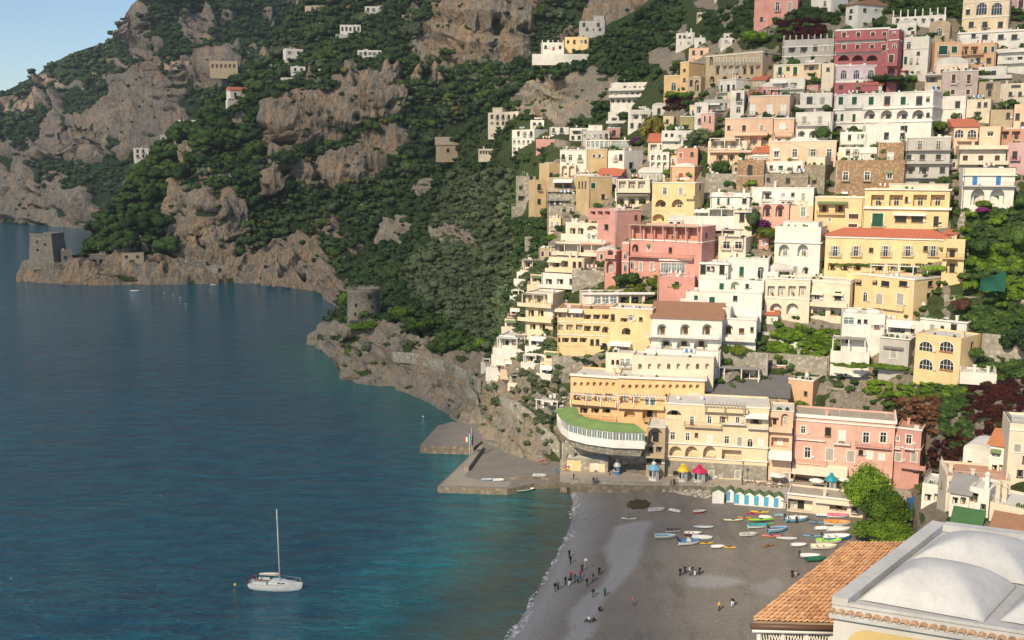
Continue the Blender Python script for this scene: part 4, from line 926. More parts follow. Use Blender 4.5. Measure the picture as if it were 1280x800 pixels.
H('yellow villa with an arched window beside the red-doored white one',706,736,46,58,'yellow',[('Ad',52.5,[718],4,6),('d',52,[710,727,732],2.2,4)],Y=468,name='villa')
H('white-grey villa high between the trees on the cave cliff',724,756,26,40,'grey',[('d',31,[730,748],3,4),('d',37,[734,742,750],2.5,3)],Y=480,name='villa',ext=[('block',742,755,2.6,1)])
H('white house with three small windows and a chimney stack left of the tan palace',845,868,41,62,'white',[('d',46,[850,855.5,862],2,3),('d',54,[851,861],2.2,4)],x2=872,name='house',ext=[('chim',863,1.8)])
H('blank white annex right of the house with the chimney stack',868,884,47,61,'white',[('d',54,[875],2,3)],name='house',dy=4)
H('small white house with a flat terrace below the top crags',901,924,47,64,'white',[('d',52,[908,917],2.4,4)],name='house',dy=5,xl=898,ext=[('block',906,916,2,2)])
H('grey shed roofed house under the dark overhang near the top',826,848,30,42,'grey',[('R',36,[832,841],6,5)],name='house',Y=500)
H('pale arcaded house by the top edge left of the pink tower block',871,894,15,27,'cream',[('A',20,(874,891,5),2.8,5)],name='house',dy=10)
H('white house cut by the top edge above the arcaded one',893,915,-6,6,'white',[('d',1,[898,906],2.4,3)],name='house',dy=15)
# ------------------------------------------------------------------ upper town
H('peach little house behind the left end of the long tan palace',861,886,60,80,'peach',[('d',66,[867,877],2.4,5)],dy=6)
H('long tan palace with a row of tall balconied windows high in the town',881,953,66,104,'tan',[('s',77,[898,906.5,914,922,931,940,948],3,9),('d',89,[897,905,914,922,931,940],2.6,6),('Ad',76,[889],4,11),('A',99,[890,906,924],6,8)],x2=975,name='palace',dep=11,ext=[('cor',68),('pipe',902)]+[('bal',x-2.5,x+2.5,82.3) for x in (898,906.5,914,922,931,940,948)],sw=[('d',66,[958],3,5)])
H('ochre church with a square tower and white-edged corner',850,861,77,116,'amber',[('d',88,[855.5],2,3),('d',100,[855.5],2,4)],x2=880,name='church_tower',cat='church tower',ext=[('cor',78)])
H('low ochre house front with one white-rimmed arched window',830,850,94,120,'amber',[('aw',108,[842],5.5,10)],name='house',ext=[('cor',95)],dy=-2)
H('sandstone chapel front with a tall arched opening under the tan palace',860,876,96,122,'tan',[('Ad',107,[871],5,14),('d',104,[864],2.6,7)],x2=888,name='chapel')
H('white house with green shutters in front of the tan palace',898,920,99,124,'white',[('g',110.5,[902,910.5],2.6,8.5),('d',109,[917],2,5)],x2=945,name='house',ext=[('cor',99.5),('bal',899,914,116)],dep=9)
H('narrow white house left of the big peach house',913,930,113,146,'white',[('d',121,[923],4,9),('ad',137,[923],5,8)],name='house',ext=[('bal',920,927,127)],dy=-1)
H('large peach house with three white-shuttered windows',937,987,119,152,'peach',[('y',137,[940.5,962,979],6.5,12),('d',142,[946,967],2,2)],x2=993,name='house',ext=[('cor',119.6),('pipe',936)])
H('rose pink house with two narrow windows left of the big peach house',876,893,141,168,'salmon',[('b',148.5,[881,887.5],2.2,8)],x2=906,name='house',ext=[('cor',141.4)])
H('apricot villa with a purple-flowered balcony roof',906,966,147,186,'peach',[('d',160,[930,952],5,7),('d',160,[911],2.6,5),('Rw',177,[925,942,956],9,11)],name='villa',ext=[('cor',147.6),('bal',918,960,169,'w',1.8)],dy=-1)
H('square terracotta-peach block joined to the apricot villa',967,992,147,184,'peach',[('y',157.5,[978],6,8),('d',175,[974,985],4,4)],name='house',ext=[('cor',148),('bal',968,991,170)],dy=-1)
H('white pergola terrace house under the apricot villa',885,935,176,196,'cream',[('Rw',180,[893,905,917],8,10)],name='house',ext=[('roofslab',888,926,173,2.5,2.6,'white'),('bal',886,934,187,'r')],dy=-2)
H('peach terrace storey below the white pergola house',887,952,188,205,'peach',[('Rd',197,[900,914],9,8),('d',196,[932,944],3,6)],name='house',ext=[('bal',887,950,190,'r')])
H('lemon yellow cottage with three green windows',862,883,131,150,'pale',[('g',141,[866,872.5,878.5],2.2,6)],name='cottage',ext=[('cor',131.6)])
H('small yellow cottage half hidden by the ivy tree',829,842,145,165,'pale',[('d',152,[834],2.4,5)],name='cottage',dy=-1)
H('olive-yellow house below the lemon cottage',850,867,145,168,'olive',[('R',160,[857],8,8)],name='house',ext=[('cor',145.5)],dy=-1)
H('white terrace house between the lemon cottage and the rose house',868,885,128,160,'white',[('Rd',137,[874],6,8),('Ad',152,[875],6,9)],name='house',dy=0)
H('grey-white terrace row above the rose pink house',880,914,124,142,'grey',[('Rl',133,(885,909,4),5,8)],name='house',ext=[('bal',880,914,138,'r'),('awn',884,900,129,1.4,'w')])
H('salmon pink tower block at the top edge of the town',943,997,-10,32,'coral',[('w',8,[972,987],5,11),('d',24,[952],3,5)],x2=1000,name='apartment_house',ext=[('cor',-2)],dy=2)
H('white house with one window beside the salmon block at the top edge',1014,1041,-8,20,'white',[('w',5,[1031],4,7)],x2=1060,name='house',dy=1)
H('white gabled house with a brown tiled roof near the top edge',1057,1072,6,34,'white',[('d',14,[1064],3,4),('d',22,[1063],3,4)],x2=1109,name='house',roof='gable',rcol='browntile',dep=13,sw=[('d',13,[1081,1096],2.4,4),('d',25,[1092],2.4,4)],dy=0)
H('grey-white unfinished terrace block with a row of roof arches',978,1042,49,82,'grey',[('R',62,[990,1005],9,8),('d',60,[1019,1032],4,7)],name='house',ext=[('piers',9,1.4),('cor',58),('cor',70)],e=2)
H('yellow house with green shutters below the grey terrace block',967,1026,80,100,'pale',[('g',88.5,[975,994],5,10),('d',86,[985],3,4),('R',84.5,[1014],18,7)],name='house',ext=[('cor',80.5)])
H('cream cube house between the yellow house and the crimson palace',1027,1042,79,110,'cream',[('d',87,[1035],3,4)],name='house',dy=-1)
H('stepped crimson palace with white balconies and arched loggias',1043,1110,37,108,'crimson',[('b',44,[1055,1073,1091,1105.5],5,7.5),('b',59.5,[1055,1072,1090,1105],5,7.5),('Ab+',74.5,[1054.5,1072,1090],14,11),('aw',93,[1054.5,1070.5,1088.5],7.5,11),('d',109,[1052],4,3)],name='palace',low=3,
  ext=[('cor',36.6,.5),('band',1043,1107,49,52.5,'white'),('band',1043,1103,63.5,67,'white'),('band',1043,1096,80,83,'white'),('band',1043,1093,83,99,'lav'),('band',1043,1097,99,102.5,'white'),('bal',1044,1107,51,'w',.9),('bal',1044,1102,66,'w',.9)],dep=9,e=2)
H('crimson stair tower of the palace with a white balcony and a big arch',1110,1122,37,112,'crimson',[('w',41,[1118],3,3),('aw',57.5,[1118],4,6),('b',73,[1114],6,10),('Ad',92,[1113],12,13)],x2=1128,name='palace_wing',cat='palace',low=3,ext=[('cor',36.6,.4),('cor',50),('bal',1104,1122,83,'w',1.3)],dy=-1.2,e=2)
H('crimson base storey with two small openings under the palace',1043,1098,103,116,'crimson',[('d',109,[1051,1073],4,4)],name='house',dy=-1.5)
H('white rounded block with green shutters right of the crimson palace',1129,1160,46,100,'white',[('ag',56,[1136],5,8),('g',75.5,[1132],4,10),('d',76,[1139,1147],2.4,7),('d',67,[1148],3,4),('d',91,[1134,1148],3,5)],name='house',ext=[('cor',61,.15)],x2=1164)
H('white barrel-vaulted house above the crimson palace',1121,1145,29,52,'white',[('d',41,[1141,1127],3,3)],roof='vault',name='house',dy=3)
H('tan round-topped house with an arched window',1161,1187,31,58,'tan',[('as',40,[1174],7,10)],roof='vault',rcol='tan',name='house',dy=2)
H('white roof terrace with a row of tall square piers',1115,1182,20,34,'white',[('R',26,(1122,1176,6),5,6)],name='terrace_house',ext=[('piers',8,2.2)],dy=0)
H('tan-yellow villa with two big arched windows at the top right',1203,1261,-4,42,'pale',[('al',11,[1227,1246],13,15),('d',14,[1210],4,8),('d',31,[1214,1231,1250.5],5,7)],name='villa',ext=[('cor',2),('cor',21.5,.3)],dy=0)
H('mauve house cut by the right edge at the top of the town',1263,1300,-10,25,'lilac',[('b',5,[1276],6,10)],name='house',dy=4)
H('long white terrace house with black windows under the tan-yellow villa',1197,1285,40,62,'white',[('d',46.5,[1231,1251,1268],6,6),('d',45,[1217],4,5)],name='terrace_house',ext=[('cor',39.5,.5,.3),('piers',8,.9)],e=2)
H('white vine-covered balcony house at the right edge of the upper town',1247,1295,60,92,'white',[('d',60,[1257,1268],6,5),('d',74,[1262,1275],5,5)],name='house',ext=[('bal',1247,1290,66,'w'),('bal',1247,1290,80,'w')])
H('orange house with wide green shutters',1168,1202,52,88,'orange',[('g',62.5,[1179],11,11),('g',62,[1193],7,8),('d',76,[1193],3,7),('d',78,[1178],9,3)],xl=1157,name='house',ext=[('cor',70.3,.12)],lw=[('d',82,[1161],2,12)])
H('orange house with a deep balcony beside the wide green shutters',1203,1245,54,88,'orange',[('Rd=',63,[1206,1218],9,10),('g',61.5,[1232,1241],4,7),('d',76,[1204,1215,1222.5,1236],4.5,6)],name='house',ext=[('bal',1203,1230,69)],dy=.5)
H('pale vaulted white house in front of the orange house',1167,1210,80,98,'cream',[('d',90,[1178],3,5)],roof='vault',name='house',dy=-2)
H('mauve-grey house with two tall shuttered windows',1177,1222,88,128,'mauve',[('b',98.5,[1192,1211],5,11),('b',115,[1191,1210],5,6)],name='house',ext=[('cor',88.6),('bal',1188,1196,105,'c',.6),('bal',1207,1215,105,'c',.6)],xl=1175)
H('brown timber-roofed terrace between two white houses',1156,1178,92,122,'cream',[('Rd',99,[1165],14,8),('u',111,[1167],4,6),('d',110,[1173],2.4,3)],name='house',ext=[('awn',1157,1177,94,1.2,'d')])
H('white house with two small windows right of the mauve-grey house',1223,1258,83,102,'white',[('d',92,[1224.5,1242],5,6)],name='house',ext=[('bal',1223,1265,99,'w')],dy=2)
H('beige house with a small blue window below that white house',1223,1250,102,128,'tan',[('d',108,[1237],7,6),('d',116.5,[1237],3,6)],name='house')
H('cream vaulted house at the right edge under the beige house',1250,1290,104,128,'cream',[('d',108,[1270],10,2),('d',118,[1263,1275],3,5)],name='house',dy=-1)
H('white house with an arched doorway under the mauve-grey house',1176,1207,120,150,'white',[('d',131,[1197],5,8),('ag',145,[1199],8,8)],name='house',ext=[('cor',136,.15)],dy=-1)
H('cream roof-terrace house right of the arched doorway',1208,1238,124,150,'cream',[('d',131,[1224,1232],3,5),('R',143,[1222],9,7)],name='house',dy=-1)
H('beige corner house with shaded windows by the right edge',1238,1266,137,162,'tan',[('d',145,[1260],3,7)],name='house',xl=1234,dy=-1)
H('tan house cut by the right edge with stacked roof terraces',1267,1300,130,170,'peach',[('d',146,[1272],4,8),('d',156,[1278],3,6)],name='house')
H('long white hotel with green shutters and arched balconies',1042,1165,116,172,'white',[('g',126,[1051,1068,1089,1109,1129,1149],6.2,10),('Ad+',145,[1087,1108,1128,1147.5],14,15),('g',147,[1044.5,1052.5,1067.5],4,9),('Ad',163,[1048,1067],12,12),('d',161,[1131],5,7),('d',144,[1160],3,5),('d',124,[1160],3,5)],name='hotel',
  ext=[('cor',116.4),('cor',135.5,.35,.35),('cor',152.5,.35,.3),('bal',1056,1079,135,'c',.9),('piers',7,.5)],x2=1176,e=0,dep=9)
H('low white terrace houses behind the long hotel',962,1006,98,118,'white',[('Rl',107,[970,981,992],8,7)],name='house',ext=[('bal',960,1005,112,'r'),('awn',966,984,102,1.5,'w')])
H('white house with a roof deck just left of the long hotel',1000,1040,116,140,'white',[('d',126,[1012,1028],6,9)],name='house',ext=[('bal',994,1040,135,'w')])
H('white house with two grey-green windows left of the long hotel',994,1040,140,176,'white',[('s',150,[1005.5,1025],5.5,9),('Ad',168,[1002,1016],9,9)],name='house',ext=[('bal',996,1036,157)],dy=-1)
H('long peach house with four white windows in mid town',962,1045,176,208,'peach',[('w',191.5,[970.5,993.5,1016.5,1036.5],6.5,10)],name='house',ext=[('cor',176.3),('pipe',983),('bal',966,975,198,'c',.6),('bal',989,998,198,'c',.6)],e=3)
H('white stepped house with a shallow domed roof',1082,1131,157,180,'white',[('d',170,[1108],5,8),('d',170,[1128],4,7),('d',160,[1129],5,4)],roof='dome',name='house',ext=[('rail',1)],xl=1076,dy=-1)
H('white terrace house with twin windows left of the domed house',1050,1082,165,190,'white',[('w',171,[1073,1078],3.6,7),('d',172,[1062],3,6)],name='house',ext=[('bal',1050,1080,180,'r')])
H('cream gabled chapel with a round window right of the domed house',1142,1166,148,172,'tan',[('ag',160,[1150],8,11),('d',160,[1164],3,5)],roof='vault',rcol='tan',name='chapel')
H('brown stone house with white-framed windows in mid town',1044,1130,200,244,'brown',[('w',220,[1057,1084],7,11),('w',219,[1112],6.5,9),('d',242,[1056],7,4)],name='house',x2=1133,e=2,ext=[('bal',1052,1062,226.5,'i',.6),('bal',1079,1089,226.5,'i',.6)],dep=10)
H('brown stone upper storey above the mid-town stone house',1097,1130,178,204,'brown',[('w',195,[1113],6,8)],name='house',e=2,dy=.5)
H('white terrace with a wooden pergola on the stone house',1048,1096,184,202,'white',[('d',190,[1060,1070],4,7)],name='house',ext=[('perg',1062,1094,192,2.5,2.4)],e=2)
H('grey-white apartment house with three balconies of laundry',1132,1187,171,232,'grey',[('d',180.5,[1150,1173],6,9),('d',197,[1136,1153,1173],5,7),('R',213,[1138,1155],12,9),('d',213,[1178],5,7)],name='apartment_house',ext=[('bal',1132,1188,187.5,'r',1.2),('bal',1132,1190,204,'r',1.2),('bal',1132,1187,222,'r',1.2),('cor',171.5)],e=2)
H('beige house with an orange tiled roof and two arched windows',1192,1222,158,190,'peach',[('al',167,[1199,1215],11,10)],roof='mono',rcol='redtile',name='house',ext=[('bal',1196,1222,176,'r')],xl=1185)
H('beige cube room with one window beside the orange tiled roof',1224,1250,158,188,'peach',[('w',167,[1238],7,7)],name='house',dy=-1.5)
H('brown-roofed terrace room beside the beige cube',1250,1281,161,182,'brick',[('Rd',169,[1256,1270],10,10)],name='house',dy=0)
H('white apartment house with three red-brown doors on its terrace',1200,1257,182,214,'cream',[('b',198.5,[1206.5,1226,1246.5],6.5,8.5)],name='apartment_house',ext=[('bal',1198,1259,186,'w',1.5),('bal',1198,1259,205,'w',1.6),('pipe',1214)],e=3,dy=-1,xl=1194)
H('white house with blue doors over two deep arches',1203,1268,210,258,'white',[('u',226,[1218.5,1248],6.5,11),('Ag',246,[1222],17,20),('Ag',246,[1246.5],18,20)],name='house',ext=[('band',1203,1266,210,219,'cream'),('bal',1203,1268,232,'i',1.2),('cor',219,.2,.5)],e=3,dy=-2,xl=1198)
H('pink house with an iron balcony cut by the right edge',1259,1300,178,216,'lilac',[('d',194,[1268.5],5,9)],name='house',ext=[('bal',1263,1276,200,'i',.9)],dy=-1)
H('tan stone retaining house below the rose terraces in mid town',921,955,200,236,'brown',[('d',213,[937.5],5,12),('Ad',229,[937],5,8)],name='house',ext=[('cor',220,.12)],x2=957)
H('white terrace with green shutters under the long peach house',957,1005,202,220,'white',[('g',210,[976,987.5],6,6),('d',210,[964,999],3,5)],name='house',ext=[('bal',957,1005,215,'r')])
H('stone base wall under the white green-shuttered terrace',956,1010,217,240,'stone',[('d',226,[985],4,6),('d',225,[960],4,4)],name='house',dy=-1.5)
H('stone corner house with a walled roof right of that terrace',1005,1031,206,240,'stone',[('d',226,[1018],4,6)],x2=1040,name='house',ext=[('block',1008,1030,2.6,1.0,'cream')])
# ------------------------------------------------------------------ western quarter
H('white house with arched balconies at the left end of the upper town',640,668,162,196,'white',[('d',167,[648,656,664],2.4,5),('Ad',178,(643,666,5),3,6),('Ad',187,(643,666,5),3,6)],x2=685,Y=410,name='house',low=4,ext=[('cor',172)])
H('small rose pink house behind the dark cypress trees',670,699,174,186,'rose',[('d',180,[690],3,3)],name='house',Y=380)
H('white row house with square windows under the cave',687,711,159,176,'white',[('d',163,[692,702],3,6),('d',171,[691,699,707],2.4,4)],name='house',Y=395)
H('white house with a glazed roof terrace behind the glasshouse',712,738,160,176,'white',[('Rl',165,[721,731],8,6),('d',172,[716,724,732],3,4)],name='house',ext=[('awn',714,728,161,1.5,'w')])
H('pale house with a flat wide roof above the ochre cube',727,762,163,182,'grey',[('d',170,(731,758,5),3,5)],name='house',ext=[('block',735,752,2.2,2,'white')])
H('glass-walled terrace room over the ochre cube',732,761,175,190,'white',[('lw',180.5,(735.5,758,5),4.6,8)],name='conservatory',dy=2)
H('long glasshouse with white mullions beside the glass terrace room',762,789,175,190,'white',[('lw',181,(765,787,7),3.4,10)],name='conservatory',dy=1)
H('white stepped villa with curved balconies below the cave cliff trees',760,784,140,166,'white',[('Rd',150,[768,777],7,6),('Ad',160,[767],7,6)],name='villa',ext=[('bal',758,786,154,'w',1.6)],Y=388)
H('white hotel of three receding terraces on the wooded slope',763,812,103,130,'white',[('d',110,(781,806,5),2.6,4),('d',118,(770,804,6),2.6,4.4),('R',126,(766,800,6),4,5)],name='hotel',ext=[('bal',762,812,113.5,'w',1.6),('bal',762,812,122,'w',2)],Y=392,e=10)
H('white cottage right of the three-terraced hotel',800,814,117,128,'white',[('d',122,[805],2.6,4)],name='cottage',Y=388)
H('white house with a veranda between the ivy tree and the stepped villa',785,815,137,166,'white',[('R',146,[795,806],7,6),('d',157,[790,800,809],3,6)],name='house',ext=[('perg',788,812,138,2,2.3,'w')],Y=362)
H('white house with two small arches at the foot of the ivy tree',827,872,163,184,'white',[('Ad',169,[833,840],4,5),('d',171,[850,860],3,5),('Rd',178,[858],8,6)],name='house',ext=[('bal',827,850,176,'w')])
H('white terrace row with a low red tiled roof',810,845,177,194,'cream',[('Rl',184,[817,829],8,7)],roof='mono',rcol='redtile',name='house',par=0)
H('white row house with two twin windows left of the ochre cube',700,734,187,220,'white',[('w',197,[713,725],4.5,8),('d',196,[704],3,6)],name='house',e=10,ext=[('cor',187.5)])
H('plain ochre cube house with two small windows',735,759,186,220,'ochre',[('d',195,[742.5,749.5],3,4)],name='house',ext=[('cor',186.4,.2)],xl=733)
H('white house with a grey shaded side and a lone window',760,780,188,222,'white',[('d',197,[770,776],3.6,7)],x2=803,name='house',sw=[('d',207,[789],4,7)],dep=9)
H('white house with three arched windows over three arches',812,836,190,224,'white',[('Al',197,[816,823.5,831],4.4,7),('Al',210,[816,823.5,831],5,14)],name='house',ext=[('cor',190.5),('cor',202)],dep=7)
H('terracotta cube house beside the three white arches',846,872,185,214,'brick',[('r',194,[851],4,6),('d',193,[865],2.4,5)],name='house',x2=874)
H('tan house with a single slit window west of the arcade',686,700,204,232,'ochre',[('d',219,[689],3,5)],name='house',xl=674,dep=6)
H('cream arcade of two tall open arches',700,720,206,228,'cream',[('Ax',215,[705.5,714.5],7,16)],name='arcade',dep=5,low=3)
H('tan tower-like house with a white bay at the western edge',668,683,225,275,'ochre',[('d',234,[674],3,7),('d',252,[674],3,6)],name='house',xl=661,dep=6)
H('grey stone terrace house lowest at the western edge',645,662,220,266,'rubble',[('d',234,[651],3,6),('R',248,[652],8,6)],name='house',ext=[('ter',640,668,258,2,'r',6,'rubble')])
H('house with a wide grey awning over its terrace',684,722,222,250,'tan',[('Rd',233,[698,710],10,8),('d',243,[690,704],3,5)],name='house',ext=[('awn',692,716,224,2.6,'w'),('bal',684,716,239,'r')])
H('stone-walled tan house beneath the awning terrace',684,722,243,274,'rubble',[('d',253,[690,697],3,6),('d',262,[705,714],3,5)],name='house',ext=[('bal',684,712,250,'r')])
H('ochre house with a green shuttered window on its front',736,765,220,256,'ochre',[('g',232,[741.5],5.5,7),('d',246,[754],3,6)],xl=720,name='house',ext=[('cor',220.4,.2)],lw=[('d',231,[724,728,732],1.6,8)],dep=8)
H('white balcony house with a dark awning and bougainvillea',770,812,224,260,'cream',[('Rl',231,[778,790,802],9,9),('Rd',251,[776,790,803],9,9)],name='house',ext=[('bal',770,813,240,'r',1.4),('awn',771,811,241,1.8,'d'),('cor',224.5)])
H('tall yellow house with arched balconies and an orange top storey',815,868,228,284,'yellow',[('w',239,[831,851],5,9),('Aw+',256,[847],15,14),('Ad+',256,[826],14,13),('Ax',272,[823],15,9)],x2=880,name='house',ext=[('band',838,868,208,231,'amber')][:0]+[('bal',858,868,248,'w',.9),('cor',228.6)],sw=[('d',234,[875],3,6)],dep=9)
H('orange top storey with a red shutter on the tall yellow house',838,868,207,232,'orange',[('r',219.5,[851],6,7)],x2=878,roof='dome',name='penthouse_house',cat='house',dep=7,dy=.4,ext=[('cor',208)])
H('crenellated cream garden tower on the western terraces',686,701,273,294,'pale',[('l',282,[690,697],3,9)],name='garden_tower',ext=[('piers',5,.8)],dep=4)
H('rose house with a pillared roof terrace above the crimson villa',769,801,262,296,'rose',[('d',272,[795],2,5)],xl=735,name='house',dep=13,lw=[('Rx+',268,[741,750,759],7,8),('d',284,[744,758],4,6)],ext=[('cor',262.5)])
H('glazed terrace room under two shallow arches',731,762,279,304,'cream',[('Al',285,[740,753],12,6),('lw',296,[736,742,748],5,9),('y',295,[756],9,9)],name='house',ext=[('bal',731,762,302,'w')],e=15)
H('cream terraced house left of the glazed terrace room',707,732,278,306,'cream',[('Rd',289,[716,726],7,8),('d',299,[713],3,5)],name='house',ext=[('ter',704,734,295,2,'w',4)],e=20)
H('house with a red terrace roof and white balcony on the western steps',694,756,303,330,'cream',[('R',311,[703,725],8,9),('Ad',311,[732],7,8),('d',323,[706,718,736],3,6)],name='house',ext=[('roofslab',692,727,304,2.4,2.6,'roofdark'),('roofslab',728,758,304,2.2,2.6,'brick'),('bal',692,750,317,'w',2)],e=22)
H('white and yellow house with a corner veranda on the western steps',686,730,322,356,'pale',[('R',330,[695,706],8,8),('d',331,[718,725],3,7),('Rd',346,[697,712],8,8)],name='house',ext=[('bal',684,722,338,'w',1.6),('awn',686,704,324,1.5,'c')],e=22)
H('white terrace house with a sunshade on the western steps',677,722,342,366,'white',[('Rd',352,[686,700],8,7),('d',352,[714],3,6)],name='house',ext=[('bal',675,722,358,'w',1.6)],e=22)
H('narrow stacked house with yellow verandas at the lower west end',657,691,366,420,'pale',[('Ry',374,[664,675],7,9),('y',374,[686],4,8),('Rd',391,[664,676],7,9),('y',391,[687],4,8),('R',408,[666,678],7,8)],name='house',ext=[('bal',650,692,381,'w',1.6),('bal',650,692,399,'w',1.6),('roofslab',655,684,366,1.6,2.6,'roofgrey')],e=25)
H('white house lowest on the western steps above the sea cliff',624,662,420,452,'white',[('R',428,[632,644],9,8),('Ry',442,[634,648],8,8)],name='house',ext=[('ter',620,664,436,2.5,'w',4),('roofslab',624,650,420,2,2.6,'roofwhite')],e=20)
H('small white terrace house on the cliff edge left of the hotel gardens',614,640,444,462,'white',[('d',452,[622,631],4,6)],name='house',ext=[('ter',610,640,457,2,'r',4)],e=18)
H('slim crimson bell turret beside the crimson villa',777,786,303,352,'coral',[('aw',320,[781.5],4,7),('aw',335,[781.5],4,9)],name='turret',dep=2.5,roof='dome',ext=[('cor',304),('cor',327)])
H('crimson annex with a tall arched window left of the turret',756,770,314,360,'coral',[('Al',334,[762.5],9,15),('d',317,[763],5,7)],name='annex',x2=777,dep=5,ext=[('bal',756,770,322,'w')])
H('crimson villa with a long roof loggia and vine-hung terrace',788,877,282,352,'coral',[('Rx=',292,[797,811,824,838,852,866],10.5,14),('Ad',310,[794],8,10),('w',309,[811],4,8),('d',313,[838],3,6),('al',331,[789.5],6,10),('s',333,[801,814.5],4,11)],x2=894,name='villa',
  ext=[('roofslab',789,876,280,1.6,3.2,'tan'),('cor',301,.3),('bal',786,868,319,'i',1.6),('pots',790,800,300)],sw=[('d',294,[883],2.4,5)],dep=9)
H('glazed veranda with a brown roof on the front of the crimson villa',824,867,325,346,'rose',[('lw',335,(829,863,6),6,12)],name='veranda',dy=-3,dep=4,ext=[('roofslab',822,869,326,1.0,.25,'roofdark')][:0]+[('cor',325,.35,.5)],low=3)
H('crimson base block under the glazed veranda',822,868,346,370,'coral',[('d',356,[846],4,7)],name='house',dy=-3,dep=6)
# ------------------------------------------------------------------ middle town
H('white guest house with red letters on its balcony roof',888,937,241,266,'white',[('g',251,[898,910.5],3,7),('d',250,[930.5],4,9)],name='guest_house',ext=[('sign',903,918,243.2,'FARATA'),('cor',245.3,.25,.5)],e=3)
H('white veranda with a wide canopy below the guest house',869,918,262,286,'white',[('Rx',268,[880,892,904],10,9),('d',268,[873],4,6)],name='veranda',ext=[('roofslab',886,919,260,2.4,2.6,'white'),('awn',868,886,262,1.6,'w'),('ter',856,921,273,2.8,'w',3)],e=3)
H('cream house with a single tall window right of the wide canopy',918,940,263,296,'cream',[('d',272,[927.5],5,11)],name='house',ext=[('bal',917,940,264.5,'c',.7)],e=3,x2=943)
H('cream house with two twin windows under a planted roof terrace',898,932,296,330,'cream',[('w',306.5,[908,923],9,9)],name='house',ext=[('roofslab',906,930,286,3,2.8,'roofgrey'),('awn',905,921,287,1.8,'d')][:1],x2=942,e=8)
H('white house with two tall windows over the salmon arches',938,1017,234,260,'white',[('Rd',244,[958.5],12,10),('d',246,[979,1004],5,10),('d',243.5,[991],3,4)],name='house',ext=[('cor',234.4,.2),('chim',968,1.6),('bal',952,967,251,'i',.5)],e=4,x2=1020)
H('salmon house with two round arches and a flowering shrub',951,986,255,284,'salmon',[('Ad',263,[959,975],11,16)],name='house',e=4,dy=-1.2,ext=[('cor',254.6,.15)])
H('cream house with a pale glass door right of the salmon arches',987,1016,257,284,'peach',[('l',265,[1004],6,12),('ad',256,[1003],10,4)],name='house',e=4,dy=-.6)
H('white arched house with triangular gable walls on its terrace',968,1025,283,345,'white',[('Al=',313,[980,1003.5],13,15),('Ad',338,[1007],8,9),('d',336,[985,994],3,6)],name='house',ext=[('cor',303,.3,.4),('block',976,1020,1.2,3)],x2=1033,dep=9,e=8)
H('large white house with green shutters on three floors',910,960,322,356,'white',[('g',339,[927],6,12),('aw',341,[951],8,15),('g',358,[902],6,8)],name='house',e=5,ext=[('cor',322.4,.2),('bal',947,956,348,'i',.6)],dep=9)
H('white wing with green windows and a brown roof edge',874,910,328,360,'white',[('g',337.5,[879,902.5],5,11),('d',336,[885.5,891],3,5)],name='house',e=5,dy=-.8,ext=[('cor',329.5,.35,.4),('bal',874,908,347,'w',1.0)])
H('white terrace storey with a green door and small arch',873,955,350,370,'white',[('g',358,[902],6,8),('Ax',357,[919],11,10),('d',358,[934],3,5)],name='house',e=5,dy=-2.2,ext=[('bal',874,950,366,'w',1)])
H('white base storey with green shutters below the big white house',857,952,366,392,'white',[('g',372,[870],5,6),('g',375.5,[890],7,9),('g',373,[919],4,6)],name='house',e=5,dy=-3.2)
H('white corner annex at the right of the large white house',953,972,340,372,'white',[('d',350,[962],4,7),('d',364,[966],4,6)],name='annex',dy=-.5)
H('yellow hotel with a red tiled roof and open loggias',1080,1186,236,292,'yellow',[('Rw=',250.5,[1097,1120],17,14),('Rw=',250.5,[1150,1172],17,14),('d',250,[1133],2.5,7),('g',275,[1097],14,17),('d',273.5,[1126,1146.5],13,9),('d',277,[1170],5,12)],name='hotel',rcol='redtile',
  ext=[('cor',260.5,.5,.6),('block',1111,1185,1.4,1.0,'cream'),('awn',1117,1158,266,1.2,'w'),('bal',1089,1105,283,'i',.8),('cor',237,.3,.4)],e=4,dep=9)
H('red tiled roof storey standing back on the yellow hotel',1111,1184,231,240,'cream',[],roof='hip',name='roof_storey',cat='hotel',e=4,dy=2,dep=6,low=1)
H('yellow house with brown shutters and a green awning balcony',1018,1079,246,300,'yellow',[('Rb=',260,[1030,1050],12,12),('b',270.5,[1067],12,6),('b',282,[1066],11,4),('w',275,[1037],3,5)],name='house',ext=[('awn',1022,1060,251.5,1.4,'g'),('bal',1021,1056,267,'i',1.1),('cor',246.5,.3)],e=4,dy=.5)
H('broad yellow house with a red tiled roof and grey open shutters',1031,1186,296,344,'yellow',[('o',314,[1044,1070,1107,1135,1166.5],6.5,13),('d',313,[1089],4,5),('d',311,[1157],4,6),('Rd',334,[1040,1056,1072],10,9),('Rd',334,[1100,1116,1132,1150],12,9)],roof='hip',rcol='redtile',name='house',ext=[('cor',297.5,.5,.3),('perg',1090,1160,329,4,3,'w'),('bal',1036,1052,320,'i',.6),('bal',1063,1078,320,'i',.6),('bal',1100,1115,320,'i',.6),('bal',1127,1142,320,'i',.6),('bal',1159,1174,320,'i',.6),('ter',1060,1178,343,3.4,'w',4,'yellow'),('pipe',1120)],e=2,dep=8)
H('yellow side tower with a vine balcony over a dark arch',1178,1205,301,350,'yellow',[('Rd=',316,[1190],14,12),('Ad',333,[1190],15,18)],name='side_tower',cat='house',ext=[('bal',1176,1206,322,'i',1)],e=2,dy=-1.2,dep=6)
